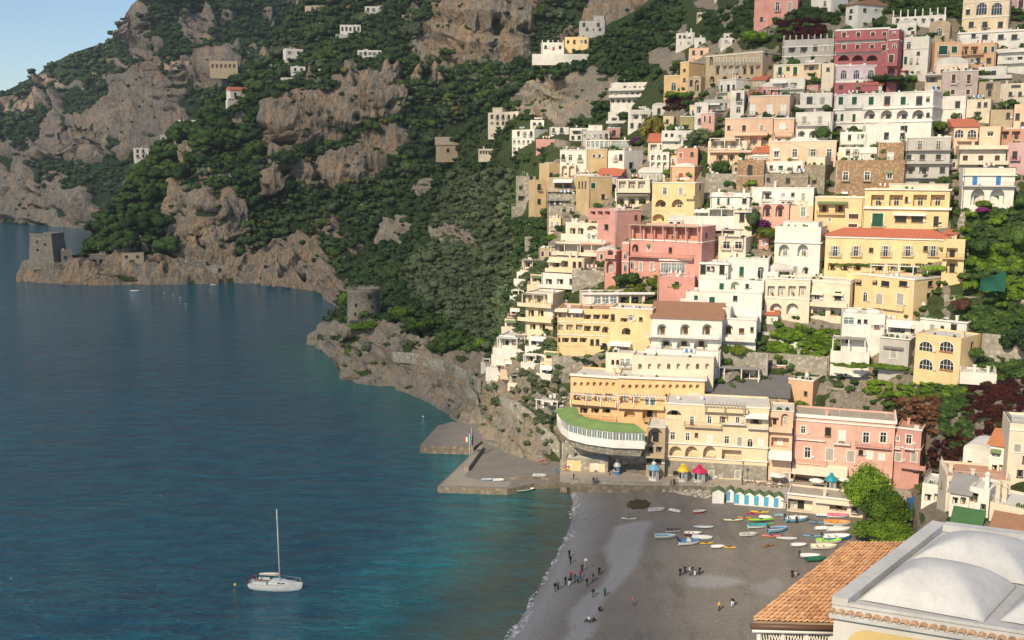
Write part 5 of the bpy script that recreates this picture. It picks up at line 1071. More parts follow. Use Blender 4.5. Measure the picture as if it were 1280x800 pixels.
H('plain yellow house with grey shuttered doors under the terrace',1068,1142,345,396,'yellow',[('d',353,[1094],4,5),('d',355,[1106.5,1129],9,6),('s',374,[1099,1125],8,14),('ad',371,[1081.5],5,12),('d',353,[1073.5],6,6)],x2=1177,name='house',sw=[('d',355,[1163],6,7),('d',370,[1161],5,6)],ext=[('cor',345.4,.4),('bal',1093,1131,383,'w',.8)],dep=11)
H('cream house with a glazed loggia over shallow arches',956,1012,348,400,'cream',[('Rl',364,(964,1003,4),9,13),('Ay',386,[970,990.5],15,14)],name='house',ext=[('cor',348.5,.3),('cor',373,.25)],e=4)
H('cream wing with two windows and white awnings beside the loggia house',1012,1062,350,400,'cream',[('d',370,[1021,1047.5],7,10),('Ry',390,[1024,1046],16,10)],x2=1070,name='house',ext=[('cor',353,.2),('bal',1010,1060,380.5,'w',1.4),('awn',1014,1030,365,.9,'c'),('awn',1041,1055,366,.9,'c')],e=4,dy=-.5)
H('white house with two shallow domes and a glazed porch',1052,1105,392,450,'white',[('l',401,[1061],14,9),('d',402,[1074,1082],3,4),('d',408,[1096,1104],7,4),('Rd',425,[1050,1060],9,9)],roof='domes',name='house',ext=[('roofslab',1040,1082,420,2.6,3.4,'roofgrey'),('ter',1038,1086,440,2.8,'w',5)],e=6,dep=10,xl=1050)
H('white roof-terrace storey above the grey front',1090,1150,400,422,'white',[('Rl=',411,[1121],20,10),('d',408,[1097],8,4),('d',412,[1141],3,8)],name='house',e=6,dy=-.4,ext=[('awn',1110,1140,404,1.4,'w')])
H('grey-brown front with one tall shuttered door',1099,1136,422,456,'grey',[('s',441,[1117],8,14)],x2=1143,name='house',ext=[('cor',422.5,.25,.3),('awn',1105,1130,432,.7,'d')],e=6,dy=-2,dep=5)
H('white penthouse with two doors on the yellow corner house',1150,1208,400,424,'white',[('d',412,[1165,1192],6,13),('d',410,[1178],3,4)],x2=1224,name='penthouse_house',cat='house',ext=[('cor',400.5,.3,.3)],dep=9,dy=.8)
H('yellow corner house with four white arched windows',1143,1200,419,480,'yellow',[('aw',433,[1157.5,1183.5],17,12),('aw',455.5,[1157.5,1183.5],17,13)],x2=1225,name='house',sw=[('d',432,[1215],4,8),('d',418,[1214],4,8),('ad',462,[1204],4,7)],dep=9,low=6)
H('white entrance platform jutting out right of the yellow corner house',1200,1246,466,474,'white',[],name='platform',dep=6,e=-6,low=1.2,ext=[('rail',1)],dy=-3)
H('peach hotel stacked with open balconies in three rows',697,762,386,448,'yellow',[('Ry+',396,[703,713.5,724],9,10),('Rd+',398,[734.5,746,757],9,10),('Rw+',411,[700,712,724],8.5,11),('Rd+',412.5,[734.5,746],9,11),('Ad+',414,[757.5],10,12),('Rd+',427,[696,707,718,729],9,10),('d',428,[740,747],3,7),('Ad',433,[755],9,9)],name='hotel',
  ext=[('awn',694,710,385.5,1.4,'c'),('awn',712,729,386,1.7,'w'),('cor',403,.2),('cor',419,.2)],e=28,dep=9,x2=767,rcol='brick')
H('peach hotel wing with a white corner bay and arched balcony',762,815,385,448,'yellow',[('d',397,[766,788.5],3.5,8),('Rd+',402,[780],9,9),('Ad+',416,[783],12,13),('d',399,[801],3,4),('Rd',433,[775],20,9)],name='hotel_wing',cat='hotel',ext=[('awn',762,790,426,2,'w'),('cor',385.5,.3)],e=12,dep=8)
H('open restaurant pavilion with glass doors under a dark planted roof',728,826,367,392,'cream',[('y',375,[736],4,9),('lw',375,[747,757,767],8.5,10),('Rd',375,[780,796],14,12),('Rd',375,[814],16,12)],name='pavilion',ext=[('roofslab',724,830,364,1.4,.3,'roofdark')][:0]+[('cor',366.5,.5,.7),('bal',726,826,384,'i',1.6)],e=-8,dep=8,rcol='roofdark')
H('white villa with a long brown tiled roof and arched doors',814,902,398,450,'white',[('Ab',412,[827.5,856.5,884],12,14),('Ad',431,[832,854.5,876],17,13)],roof='mono',rcol='browntile',name='villa',ext=[('bal',808,900,418.5,'c',1.8),('cor',399,.2)],e=4,dep=8,par=0)
H('white wing with an arched door and a small brown window',901,945,398,440,'white',[('Ab',412,[910],13,13),('b',413,[927],7,6),('d',412,[940],3,5)],name='villa_wing',cat='villa',ext=[('cor',398.5,.4),('block',903,912,2.4,1),('bal',901,944,424,'w',1.4)],e=4,dy=.6)
H('round-cornered white bastion wall below the tiled villa',806,900,438,460,'white',[('d',448,[815,826],3,5)],name='bastion',e=6,dy=-2.5,dep=6)
H('white garden terrace wall with potted shrubs above the curved hotel',790,892,446,472,'cream',[('Ax',458,(800,884,8),4.5,7)],name='garden_terrace',e=6,dy=-4.5,dep=6)
H('stair house with stepped white gable beside the garden terrace',757,792,441,470,'cream',[('Ad',453,[766,772],4,7),('l',453,[778,785],5,10)],name='stair_house',e=8,dy=-2)
H('white terrace with a slatted pergola on the rocks left of the curved hotel',676,704,500,514,'white',[('Rd',507,[684,695],8,8)],name='terrace_house',cat='house',e=24,dep=4,low=3,ext=[('perg',676,702,496,2.6,2.6,'w')])
H('west half of the curved orange hotel with two rows of balconies',713,772,470,540,'amber',[('ax',480,(719,767,7),4,5)][:0]+[('Ax',480,(719,767,7),4.2,5),('Rl',497,[722,735,748,761],9.5,10),('Rd+',515,[730,744,758],10,11)],name='hotel',ext=[('cor',469.8,.5,.5),('perg',716,772,490,1.6,2.6,'w'),('bal',714,772,502.5,'w',1.3),('bal',720,772,521,'i',1.2)],e=14,dep=10,rcol='roofwhite')
H('east half of the curved orange hotel with a planted terrace',772,880,473,540,'amber',[('Ax',483,(779,872,12),4.4,5),('Rl',499,[781,795],10,10),('l',501,[813],13,12),('Rl',498,[840],18,10),('l',497,[868],12,9),('Ax',517,[787],14,10),('Rd',518,[812],18,12)],name='hotel',ext=[('cor',472.8,.5,.5),('perg',773,832,492,1.5,2.6,'w'),('bal',772,830,508,'w',1.2),('bal',804,830,525,'i',1),('bal',830,880,505,'w',1.8)],e=2,dep=12,rcol='roofwhite')
def dining_room():
    z0=10.4; px=[(696,528),(701,538),(711,546),(733,552),(766,556.5),(806,558)]; P=[onz(x,y,z0) for x,y in px]; o=P[4]; e=empty('dining_room','curved glazed dining room with a bright green roof above the promenade','dining room',o); P=[p-o for p in P]
    Qs=[]                                   # even steps along the curve
    for a,b_ in zip(P[:-1],P[1:]):
        n=max(1,round((b_-a).length/1.25)); Qs+=[a+(b_-a)*(i/n) for i in range(n)]
    Qs.append(P[-1]); Cn=Vector((P[4].x-2,P[4].y+16,0)); inn=[(Cn-q).normalized() for q in Qs]
    w,f,g,r,k_=MB(),MB(),MB(),MB(),MB()
    for i in range(len(Qs)-1):
        a,b_=Qs[i],Qs[i+1]; na,nb=inn[i],inn[i+1]; Z=lambda v,z,n,k=0.: v+Vector((0,0,z))+n*k
        for z1,z2,k in ((-.6,1.15,0.),(2.75,3.15,-.05)): w.add([Z(a,z1,na,k),Z(b_,z1,nb,k),Z(b_,z2,nb,k),Z(a,z2,na,k),Z(a,z2,na,k+.25),Z(b_,z2,nb,k+.25),Z(a,z1,na,k+.25),Z(b_,z1,nb,k+.25)],[(0,1,2,3),(3,2,5,4),(6,7,1,0)])
        k_.add([Z(a,-.61,na,.55),Z(b_,-.61,nb,.55),Z(b_,-2.6,nb,1.5),Z(a,-2.6,na,1.5)],[(3,2,1,0)])
        g.add([Z(a,1.1,na,.12),Z(b_,1.1,nb,.12),Z(b_,2.8,nb,.12),Z(a,2.8,na,.12)],[(0,1,2,3)])
        d=(b_-a).normalized()
        for p,n_,wd in ((a,na,.11),((a+b_)/2,(na+nb)/2,.045)): f.add([Z(p-d*wd,1.15,n_,.02),Z(p+d*wd,1.15,n_,.02),Z(p+d*wd,2.75,n_,.02),Z(p-d*wd,2.75,n_,.02),Z(p-d*wd,1.15,n_,.14),Z(p+d*wd,1.15,n_,.14),Z(p+d*wd,2.75,n_,.14),Z(p-d*wd,2.75,n_,.14)],[(0,1,2,3),(1,5,6,2),(4,0,3,7)])
        r.add([Z(a,3.16,na,-.35),Z(b_,3.16,nb,-.35),Z(b_,3.9,nb,2.8),Z(a,3.9,na,2.8),Z(a,4.0,na,4.4),Z(b_,4.0,nb,4.4),Z(a,3.02,na,-.34),Z(b_,3.02,nb,-.34)],[(0,1,2,3),(3,2,5,4),(6,7,1,0)])
    k_.build('stone_base',MATS['rubble'],e); w.build('wall',mTrim,e); f.build('window_frames' if 0 else 'glazing_bars',mTrim,e); g.build('glazing',mGlassL,e); r.build('roof',MATS['greenroof'],e)
dining_room()
H('big dark archway house between the dining room and the cream hotel',808,831,533,600,'tan',[('Ad',545,[819],18,20),('R',562,[813,824],8,7),('d',576,[812,823],6,8)],name='arch_house',cat='house',e=4,ext=[('bal',807,831,569,'w',1.5),('cor',533.5,.2)])
H('long cream hotel with arcades over the beach promenade',831,960,506,602,'pale',[('Ad+',518,[842.5],19,11),('w',525,[865,887],5,9.5),('w',525,[922],5,8),('R',525,[904],9,9),('w',545,[841],6,10),('w',546,[859.5],5.5,10),('d',544,[870.5],2,4),('y',549,[887],6,11),('w',550,[908.5],6,10),('s',552,[924.5],6,11),('as',554,[937.5],6,11),('y',553,[951],6,9),
   ('Ax=',565,[844.5,864.5,887],16,15),('Rx=',569,[914.5],24,13),('Rd',525,[945],14,12),('s',593,[889,922],6,9),('d',592,[846],8,5)],name='hotel',ext=[('bal',855,902,531,'i',1.1),('bal',902,932,528,'c',1),('bal',934,960,533.5,'c',1.1),('cor',507,.3),('cor',556.5,.25,.3),('cor',573.5,.25,.25),('band',831,960,575,601,'rubble'),('awn',930,960,516,1.8,'w'),('perg',882,930,502,2.2,2.4),('bal',880,935,512,'w',1.2)],e=0,dep=10)
H('cream and coral bay between the cream hotel and the pink hotel',961,990,513,602,'peach',[('R',527,[968],11,10),('Al',525,[981],9,16),('Ry',553,[975],22,12),('s',596,[966,983],7,10)],name='hotel_bay',cat='hotel',ext=[('bal',961,990,537,'w',1.2),('awn',961,990,562,3.2,'w'),('cor',513.5,.2)],e=0,dy=.3)
H('pink hotel with white-framed windows behind the beach tree',991,1117,524,608,'salmon',[('w',537.5,[1004],6,9),('d',540,[1035],6,10),('y',545,[1052.5],8,14),('w',547,[1082.5,1104],8,13),('w',565.5,[1009.5],8,14),('s',568,[1037],9,15),('s',570,[1063.5],9,14),('d',566,[1076],4,6),('y',569,[1087],8,9),('y',571,[1102],7,8),('d',592,[1024,1046,1090],9,9)],name='hotel',
  ext=[('cor',523,.7,.35),('cor',529,.3,.25),('bal',1042,1063,553,'c',1),('bal',1069,1114,556,'i',1),('bal',993,1034,578,'i',1.1),('awn',991,1060,577,4,'c'),('bal',995,1032,547.5,'c',.6),('ter',991,1112,602,3.5,'r',3,'rubble')],e=0,dep=10,rcol='paving')
H('pink corner wing of the hotel with curved balconies',1118,1150,535,610,'rose',[('w',548,[1121.5],5,6),('w',549,[1136],7,12),('s',571,[1122.5],9,10),('s',571,[1142.5],7,12),('d',588,[1145],4,5)],name='hotel_wing',cat='hotel',ext=[('bal',1116,1126,559,'c',.8),('bal',1131,1144,559,'c',1.1),('bal',1127,1158,582,'w',1.3),('cor',535.6,.35),('cor',560,.2)],e=-14,dep=9,rcol='brick',x2=1157)
H('orange gabled house wall above the pink hotel',985,1016,474,508,'orange',[('d',492,[1007],2.6,5)],name='house',ext=[('cor',474.5,.3)],e=16,rcol='roofwhite')
H('long house with a dark grey sloping roof above the cream hotel',882,985,494,516,'tan',[('R',500,[895,912,930],12,9),('d',505,[960,972],4,6)],roof='mono',rcol='roofdark',name='house',e=2,dy=-1,dep=9)
H('covered bar terrace with blue panels on the hotel roof',885,950,460,482,'white',[('Rx',468,[896,913,930,944],13,10)],name='bar_terrace',ext=[('roofslab',884,950,456,2,3.2,'roofgrey')],e=2,dy=2,dep=6)
# ------------------------------------------------------------------ houses at the lower right
K=dict(Y=150.)
H('tan house with a flat roof terrace at the lower right edge',1259,1300,530,625,'cream',[('s',560,[1272],9,10),('d',592,[1275],5,8),('d',575,[1282],5,8)],xl=1250,name='house',Y=152,dep=8,ext=[('rail',),('cor',538,.2)])
H('white gallery with an orange awning roof at the lower right',1236,1258,556,604,'white',[('l',567,[1245],12,10),('Rd',586,[1243,1252],7,10)],name='gallery',Y=157,roof='mono',rcol='orangetile',dep=5,e=10)
H('white vaulted terrace house behind the lower right roof terrace',1203,1238,562,600,'white',[('d',580,[1212],3,6)],roof='vault',name='house',Y=166,e=14,dep=7)
H('cream stepped house with a railed brick terrace',1182,1262,598,650,'cream',[('d',606,[1189,1196],3,7),('Rd',622,[1200],9,10),('Ad',614,[1203],5,9),('d',630,[1230,1246],4,8)],name='house',Y=152,e=26,dep=9,ext=[('rail',1),('pots',1190,1200,600)],rcol='brick',xl=1173,lw=[('d',606,[1177],2,8)])
H('grey-roofed porch house in front of the cream stepped house',1187,1211,616,640,'white',[('Rd',626,[1194,1204],7,9)],name='porch_house',cat='house',Y=146,roof='mono',rcol='roofgrey',dep=5,e=8)
H('white house with a yellow niche and tall chimney at the lower right',1211,1236,610,650,'white',[('R',622,[1218],10,12),('d',634,[1229],4,6)],name='house',Y=145,dep=6,e=14,ext=[('chim',1230,2.2)])
H('white roof terrace with a bulky white chimney stack',1236,1300,634,668,'cream',[('d',648,[1258,1272],5,7)],name='house',Y=138,dep=8,e=16,ext=[('rail',1),('chim',1243,3.0,1.0),('chim',1247,2.2,2.6)])
H('green-roofed shed behind the domed roof',1192,1223,655,672,'cream',[('d',661,[1213],7,6)],name='shed',Y=112,roof='mono',rcol='greenfelt',dep=1.8,e=6)
H('brown-red roofed shed at the lower right edge',1241,1278,664,684,'pale',[('d',669,[1268],8,7)],name='shed',Y=104,roof='mono',rcol='browntile',dep=2,e=8)
H('white terrace with railings beside the hedge at the beach end',1152,1184,606,636,'white',[('Rd',622,[1160,1172],9,9)],name='terrace_house',cat='house',Y=170,e=10,dep=7,ext=[('rail',1)])
# ------------------------------------------------------------------ small houses and terraces packed between the larger ones
TOWN=[(700,205),(760,170),(830,150),(880,120),(980,100),(1200,90),(1270,110),(1260,250),(1200,290),(1190,380),(1130,440),(1020,470),(900,490),(740,470),(690,430),(680,330),(690,260)]
k=0
while k<95:
    x,y=RNG.uniform(680,1270),RNG.uniform(95,490)
    if not inpoly([(x,y)],TOWN)[0]: continue
    wd=RNG.uniform(12,30); hh=RNG.uniform(11,22); c=('white','cream','white','peach','tan','grey','pale','white','rose')[RNG.integers(0,9)]; n=max(1,int(wd/9))
    st=('d','w','g','s','b')[RNG.integers(0,5)]; xs=[x-wd/2+wd*(i+.5)/n for i in range(n)]
    w=[(st,y-hh+7,xs,3.4,6.5)]
    if hh>16: w.append(('Rd' if RNG.random()<.5 else 'Ad',y-4,xs,6,6.5))
    ext=[]
    if RNG.random()<.5: ext.append(('bal',x-wd/2,x+wd/2,y-hh+12,('w','r','i')[RNG.integers(0,3)],1.2))
    if RNG.random()<.4: ext.append(('perg',x-wd/2,x+wd/2,y-hh-5,-1.0,2.3,('w','b')[RNG.integers(0,2)])) if False else ext.append(('cor',y-hh+.5))
    nm={'white':'white','cream':'cream','peach':'peach','tan':'tan','grey':'grey','pale':'pale yellow','rose':'rose'}[c]
    o=H('small %s house squeezed between larger houses of the town'%nm,x-wd/2,x+wd/2,y-hh,y,c,w,name='infill_house',cat='house',dy=1.6,dep=6,e=RNG.uniform(-8,18),ext=ext,roof=('flat','flat','flat','vault','mono')[RNG.integers(0,5)],rcol=None)
    o['group']='small %s houses between the larger ones'%nm; k+=1

WEST=[(664,338,20,14),(654,352,16,12),(672,356,18,13),(648,372,14,10),(645,396,15,11),(640,412,18,13),(655,432,20,14),(672,436,22,15),(690,452,20,13),(668,456,24,14),(640,462,20,12),(622,468,18,11),(648,478,18,11),(684,470,18,13),(628,432,14,10),(612,456,14,9)]
for i,(x,y,wd,hh) in enumerate(WEST):
    c=('cream','white','pale','white','peach','cream')[i%6]
    o=H('small %s terraced house stepping down the cliff edge west of the peach hotel'%{'cream':'cream','white':'white','pale':'pale yellow','peach':'peach'}[c],x-wd/2,x+wd/2,y-hh,y,c,[(('Rd','Ad','Rl')[i%3],y-hh*.55,[x-wd*.22,x+wd*.22],wd*.3,hh*.5)],name='cliff_house',cat='house',dy=-1.,dep=5,e=20,low=3.5,
      ext=[('ter',x-wd*.6,x+wd*.55,y-1,1.6,'w' if i%2 else 'r',2.5)]+([('roofslab',x-wd*.5,x+wd*.2,y-hh,1.4,2.3,('roofgrey','white')[i%2])] if i%3==0 else [('awn',x-wd*.4,x+wd*.4,y-hh+1,1.2,'cwg'[i%3])]))
    o['group']='terraced houses on the cliff edge'
# ------------------------------------------------------------------ towers, quay and promenade
def anchor(px,py,Ff=FT): return surf(Ff,px,py)
def wpx(px,Y): return px*Y/F
# round tower on the bluff
Yt=355; p=at(455,401,Yt); s=Yt/F
t=empty('round_tower','round stone watchtower on the sea bluff','tower',p)
R=21*s; h=41*s; mb=MB(); prof=[(R*1.02,-3),(R*1.02,0),(R*.97,h*.5),(R*.96,h*.9),(R*.99,h*.92),(R*.99,h),(R*.82,h),(R*.82,h-1.2),(.1,h-1.2)]
mb.lathe(prof,40); mb.build('wall',MATS['towerstone'],t)
for a,zf,w_,hh in ((-1.05,.74,1.0,1.5),(-1.9,.50,.8,1.2),(-1.95,.22,.7,1.3),(-1.35,.2,.6,1.0),(-.9,.45,.5,.9)):
    b=MB(); b.box(-w_/2,w_/2,-.12,.3,0,hh); o=b.build('window',mDark,t,(R*.99*math.cos(a),R*.99*math.sin(a),h*zf)); o.rotation_euler[2]=a+math.pi/2
b=MB()
for i in range(26):
    a=i*6.283/26; c,s_=math.cos(a),math.sin(a); b.add([(R*1.0*c-.5*s_,R*1.0*s_+.5*c,h),(R*1.0*c+.5*s_,R*1.0*s_-.5*c,h),(R*.86*c+.5*s_,R*.86*s_-.5*c,h),(R*.86*c-.5*s_,R*.86*s_+.5*c,h)]+[(x,y,h+(.55 if i%3 else .12)) for x,y in ((R*1.0*c-.5*s_,R*1.0*s_+.5*c),(R*1.0*c+.5*s_,R*1.0*s_-.5*c),(R*.86*c+.5*s_,R*.86*s_-.5*c),(R*.86*c-.5*s_,R*.86*s_+.5*c))],[(0,1,5,4),(1,2,6,5),(2,3,7,6),(3,0,4,7),(4,5,6,7)])
b.build('parapet',MATS['towerstone'],t)
H('stepped stone wall and gate house at the foot of the round tower',470,492,407,440,'towerstone',[('d',416,[477],3,5),('Ad',428,[484],4,7)],name='gate_house',Y=349,dep=5,e=10)
H('small flat roofed lodge behind the round tower',478,492,388,400,'rubble',[('d',394,[483],3,4)],name='lodge',Y=364,dep=5)
# square tower and the walled landing under the pines
Yc=600; p=at(61,327,Yc); s=Yc/F
t=empty('square_tower','square tapering stone tower at the tip of the headland','tower',p,-.10)
b=MB(); a0,a1,hh=17*s,14*s,34*s
b.add([(-a0,-a0,-4),(a0,-a0,-4),(a0,a0,-4),(-a0,a0,-4),(-a1,-a1,hh),(a1,-a1,hh),(a1,a1,hh),(-a1,a1,hh)],[(0,1,5,4),(1,2,6,5),(2,3,7,6),(3,0,4,7),(4,5,6,7)])
b.build('wall',MATS['towerstone'],t)
b=MB()
for sx,sy in ((-1,0),(1,0),(0,-1),(0,1)): b.box(*( (sx*a1-.3,sx*a1+.3,-a1-.31,a1+.31) if sx else (-a1+.3,a1-.3,sy*a1-.3,sy*a1+.3)),hh+.003,hh+1.0)
b.build('parapet',MATS['towerstone'],t)
for x,z in ((-2.2,hh*.72),(-2.2,hh*.42),(2.5,hh*.62)):
    k=1-(z/hh)*(1-a1/a0); b=MB(); b.box(x-.55,x+.55,-a0*k-.08,-a0*k+.5,z,z+1.5); b.build('window',mDark,t)
for lab,x0,x1,yt,yb,col,w in (('stone house with a dark door beside the square tower',76,90,312,328,'towerstone',[('d',322,[82],3,4)]),('low wall with arched boat stores under the pines',112,134,318,331,'towerstone',[('A',327,[118,127],6,6)]),
  ('small tan house with an arched doorway under the pines',152,180,316,333,'tan',[('Ad',328,[165],8,7),('d',321,[158,172],3,3)]),('arched stone boathouse at the foot of the grotto cliff',229,258,327,343,'towerstone',[('A',338,[241],10,7)]),('ruined stone wall right of the arched boathouse',258,282,332,345,'rubble',[('d',338,[268,275],4,5)])):
    H(lab,x0,x1,yt,yb,col,w,name='sea_house',cat='house',Ff=FL,dy=-2.5,dep=6,parts=False,e=0,low=4)
H('long pale retaining wall of the coast road across the far cliff',205,262,76,83,'tan',[('A',80,(212,256,6),4,4)],name='road_wall',cat='wall',Ff=FB,dep=6,low=4,parts=False)
H('pale stone wall of the coast road left of the far buttress',115,133,91,97,'tan',[('A',95,[119,125],2,3)],name='road_wall',cat='wall',Ff=FB,dep=6,low=4,parts=False)
H('tall pale viaduct pier of the coast road on the far cliff',262,297,76,86,'tan',[('A',82.5,(266,293,6),3.2,5)],name='road_viaduct',cat='viaduct',dy=-9,Ff=FB,dep=6,low=10,parts=False)
# quay
plaster('concrete',(.30,.27,.23),.6,.4); plaster('quaytop',(.21,.195,.175),.7,.0); stonemat('quaywall',(.24,.20,.145),1.0)
def slabpoly(name,px,z,bot,mtop,mside,kind='structure'):
    P=[onz(x,y,z) for x,y in px]; n=len(P); mb=MB(); vs=[tuple(q) for q in P]+[(q.x,q.y,bot) for q in P]
    mb.add(vs,[tuple(range(n))],0); mb.add(vs,[(i,(i+1)%n,n+(i+1)%n,n+i) for i in range(n)],1)
    o=link(name,mb.mesh(name),[mtop,mside]); o['kind']=kind; return o
def wall_run(name,label,px,z,h,w,mat,cat='wall'):
    """low wall along a line on the ground"""
    e=MB(); P=[onz(x,y,z) for x,y in px]
    for a,b in zip(P[:-1],P[1:]):
        d=(b-a); d.z=0; d.normalize(); n_=Vector((-d.y,d.x,0))*w/2
        q=[a-n_,b-n_,b+n_,a+n_]; e.add([(v.x,v.y,z-.5) for v in q]+[(v.x,v.y,z+h) for v in q],[(0,1,5,4),(1,2,6,5),(2,3,7,6),(3,0,4,7),(4,5,6,7)])
    o=link(name,e.mesh(name),mat); return tag(o,label,cat)
slabpoly('quay',[(525,557),(592,559),(603,551),(640,560),(625,545),(590,530),(566,527),(547,532)],1.9,-3,MATS['quaytop'],MATS['quaywall'])
slabpoly('quay',[(547,608),(634,611),(668,604),(714,602),(720,586),(690,572),(640,552),(607,549),(598,559)],1.4,-3,MATS['quaytop'],MATS['quaywall'])
slabpoly('quay_paving',[(551,607),(633,609),(640,602),(600,600),(580,596),(604,562),(599,560)],1.404,1.39,MATS['concrete'],MATS['concrete'])
wall_run('quay_wall','pale low wall along the seaward side of the quay',[(602,562),(583,589)],1.4,1.0,1.0,MATS['concrete'])
wall_run('quay_wall','low dark kerb wall across the quay beside the beach',[(632,598),(668,600),(705,599)],1.4,.5,.7,MATS['quaywall'])
b=MB(); q=onz(569,561,0); b.box(-2.4,2.4,-.25,.1,.1,1.35); o=b.build('quay_opening',mDark,None,q); o.rotation_euler[2]=-.05; tag(o,'black square opening in the front of the upper quay','opening')
# promenade behind the beach
slabpoly('promenade',[(700,602.5),(745,605),(790,606.5),(880,607.5),(905,611),(940,615),(985,622),(1040,627),(1120,632),(1160,630),(1165,585),(1100,580),(880,582),(760,580),(700,574)],2.3,-1,MATS['paving'],MATS['quaywall'])
wall_run('promenade_parapet','low stone parapet along the beach promenade',[(712,601.5),(745,603.5),(790,605),(880,606),(890,607)],2.3,.45,.45,MATS['rubble'],'parapet')
# cliff walk wall from the bluff down to the quay
def cliffwall(label,pts,h,Yf=None,w=.5,mat='rubble'):
    e=MB(); P=[surf(FT,x,y)+Vector((0,-1.2,0)) for x,y in pts]
    for a,b in zip(P[:-1],P[1:]):
        d=b-a; d.z=0; d.normalize(); n_=Vector((-d.y,d.x,0))*w/2
        e.add([a-n_-Vector((0,0,2.5)),b-n_-Vector((0,0,2.5)),b+n_-Vector((0,0,2.5)),a+n_-Vector((0,0,2.5)),a-n_+Vector((0,0,h)),b-n_+Vector((0,0,h)),b+n_+Vector((0,0,h)),a+n_+Vector((0,0,h))],[(0,1,5,4),(1,2,6,5),(2,3,7,6),(3,0,4,7),(4,5,6,7)])
    return tag(link('path_wall',e.mesh('path_wall'),MATS[mat]),label,'wall')
cliffwall('stone wall of the cliff walk climbing past the sea rocks',[(625,502),(640,508),(655,515),(668,525),(680,540),(695,552),(700,562)],1.5)
cliffwall('stone wall of the cliff walk between the round tower and the rocks',[(492,442),(520,446),(560,455),(590,468),(612,482)],1.0)
cliffwall('short stair wall on the bare sea rocks',[(590,485),(598,495),(604,508)],.9)
H('stone boat store with two yellow doors under the dining room',706,760,574,592,'rubble',[('s',586,[711],3,9),('y',584,[745],3,9)],name='boat_store',Y=214,dep=6,e=6,ext=[('band',708,726,575,589,'yellow'),('band',737,756,579,592,'pale')])
H('stone retaining wall under the glazed dining room',702,808,556,594,'rubble',[('d',560,[765],5,9)],name='retaining_wall',cat='wall',Y=217,dep=4,e=6,low=3)
for lab,x0,x1,yt,yb,Y in (('long stone retaining wall under the cream loggia house',955,1036,444,472,None),('pale stone wall behind the pink hotel roof',1022,1120,487,520,None),('low stone wall beside the crimson villa stairs',715,757,338,362,None),('terrace wall below the white villa with the brown roof',880,960,440,470,None),('stone garden wall in the terraces right of the yellow houses',1210,1290,336,342,None),
   ('upper stone garden wall at the right edge',1228,1290,296,302,None),('stone garden wall below the green net',1180,1290,372,378,None),('grey stone wall beside the yellow corner house',1226,1290,420,460,None),('stone wall at the foot of the peach hotel garden',690,762,446,462,None),('stone terrace wall in the olive slope',656,690,296,304,None),('long stone terrace wall under the grey hall',700,712,260,276,None),
   ('stone wall behind the guest house',882,922,217,242,None),('stepped stone wall between the crimson villa and the western houses',727,745,338,358,None)):
    H(lab,x0,x1,yt,yb,'rubble',name='garden_wall',cat='wall',dep=1.2,e=6,Y=Y,dy=1.5)
# ------------------------------------------------------------------ planting between the houses
def plant(label,x0,x1,y0,y1,key,mk,name='shrub',cat=None,dy=-1.5,Y=None,i=0,th=.3,parts=False,group=None,dep=None):
    xc=(x0+x1)/2; Yp=(Y or FT.one(xc,y1))+dy; p=at(xc,y1,Yp); wd=wpx(x1-x0,Yp)/1.08; ht=wpx(y1-y0,Yp)/(.92 if key!='hang' else 1.0)
    if key in('flat',): ht=ht*3.2
    if key=='hang': p=at(xc,y0,Yp); 
    o=tree(name,label,key,i,leaf(mk),p,wd,ht,th,group,parts,cat or name.replace('_',' '),rz=(math.atan2(-p.x,p.y) if key=='hang' else None))
    if key=='hang': pass
    elif dep: o.scale=(wd,dep,ht); o.rotation_euler[2]=-math.atan2(p.x,p.y)
    return o
def creeper(label,poly,mk,wp,n,cat='creeper',name='creeper',dy=-1.0,key='bush'):
    xs=[q[0] for q in poly]; ys=[q[1] for q in poly]; pl=[]
    for _ in range(n*8):
        x,y=RNG.uniform(min(xs),max(xs)),RNG.uniform(min(ys),max(ys))
        if not inpoly([(x,y)],poly)[0]: continue
        p=surf(FT,x,y); w=wp*p.y/F*(.7+.6*RNG.random()); pl.append((p.x,p.y+dy,p.z-w*.4,w,w*.9)); 
        if len(pl)>=n: break
    o=wood(name,pl,key,leaf(mk,False)); del o['kind']; return tag(o,label,cat)
creeper('dark red creeper covering the gorge wall at the right',[(1207,505),(1215,478),(1245,468),(1300,480),(1300,560),(1240,562),(1222,590),(1165,602),(1152,570),(1180,545),(1205,525)],'red',17,230)
creeper('green ivy hanging between the red creepers',[(1180,492),(1200,480),(1212,490),(1216,540),(1222,562),(1192,560),(1178,535)],'mid',17,90)
creeper('rust coloured creeper hanging below the hedge',[(1117,497),(1175,493),(1178,515),(1165,542),(1140,536),(1118,520)],'rust',15,70)
creeper('clipped green hedge above the rust creeper',[(1080,474),(1135,477),(1205,480),(1205,494),(1130,496),(1085,492)],'bright',12,90,'hedge','hedge')
creeper('thick ivy on the wall under the cream loggia house',[(963,412),(1000,408),(1050,412),(1050,430),(1030,446),(965,446)],'bright',14,110,'ivy','ivy')
creeper('sunny shrubs in the garden of the crimson villa',[(765,344),(800,340),(858,348),(860,366),(830,368),(790,364),(758,362)],'lime',11,60,'shrubs','garden_bed')
creeper('dense greenery on the terraces right of the yellow houses',[(1192,262),(1230,258),(1300,250),(1300,300),(1225,296),(1200,292)],'mid',15,110,'greenery','garden_terrace_plants')
creeper('bright grassy bank below the green net',[(1225,345),(1300,345),(1300,372),(1235,372)],'bright',12,90,'bank','grassy_bank')
creeper('mixed scrub on the bank beside the yellow corner house',[(1205,380),(1300,382),(1300,470),(1230,470),(1208,410)],'mid',18,150,'scrub','scrub_bank')
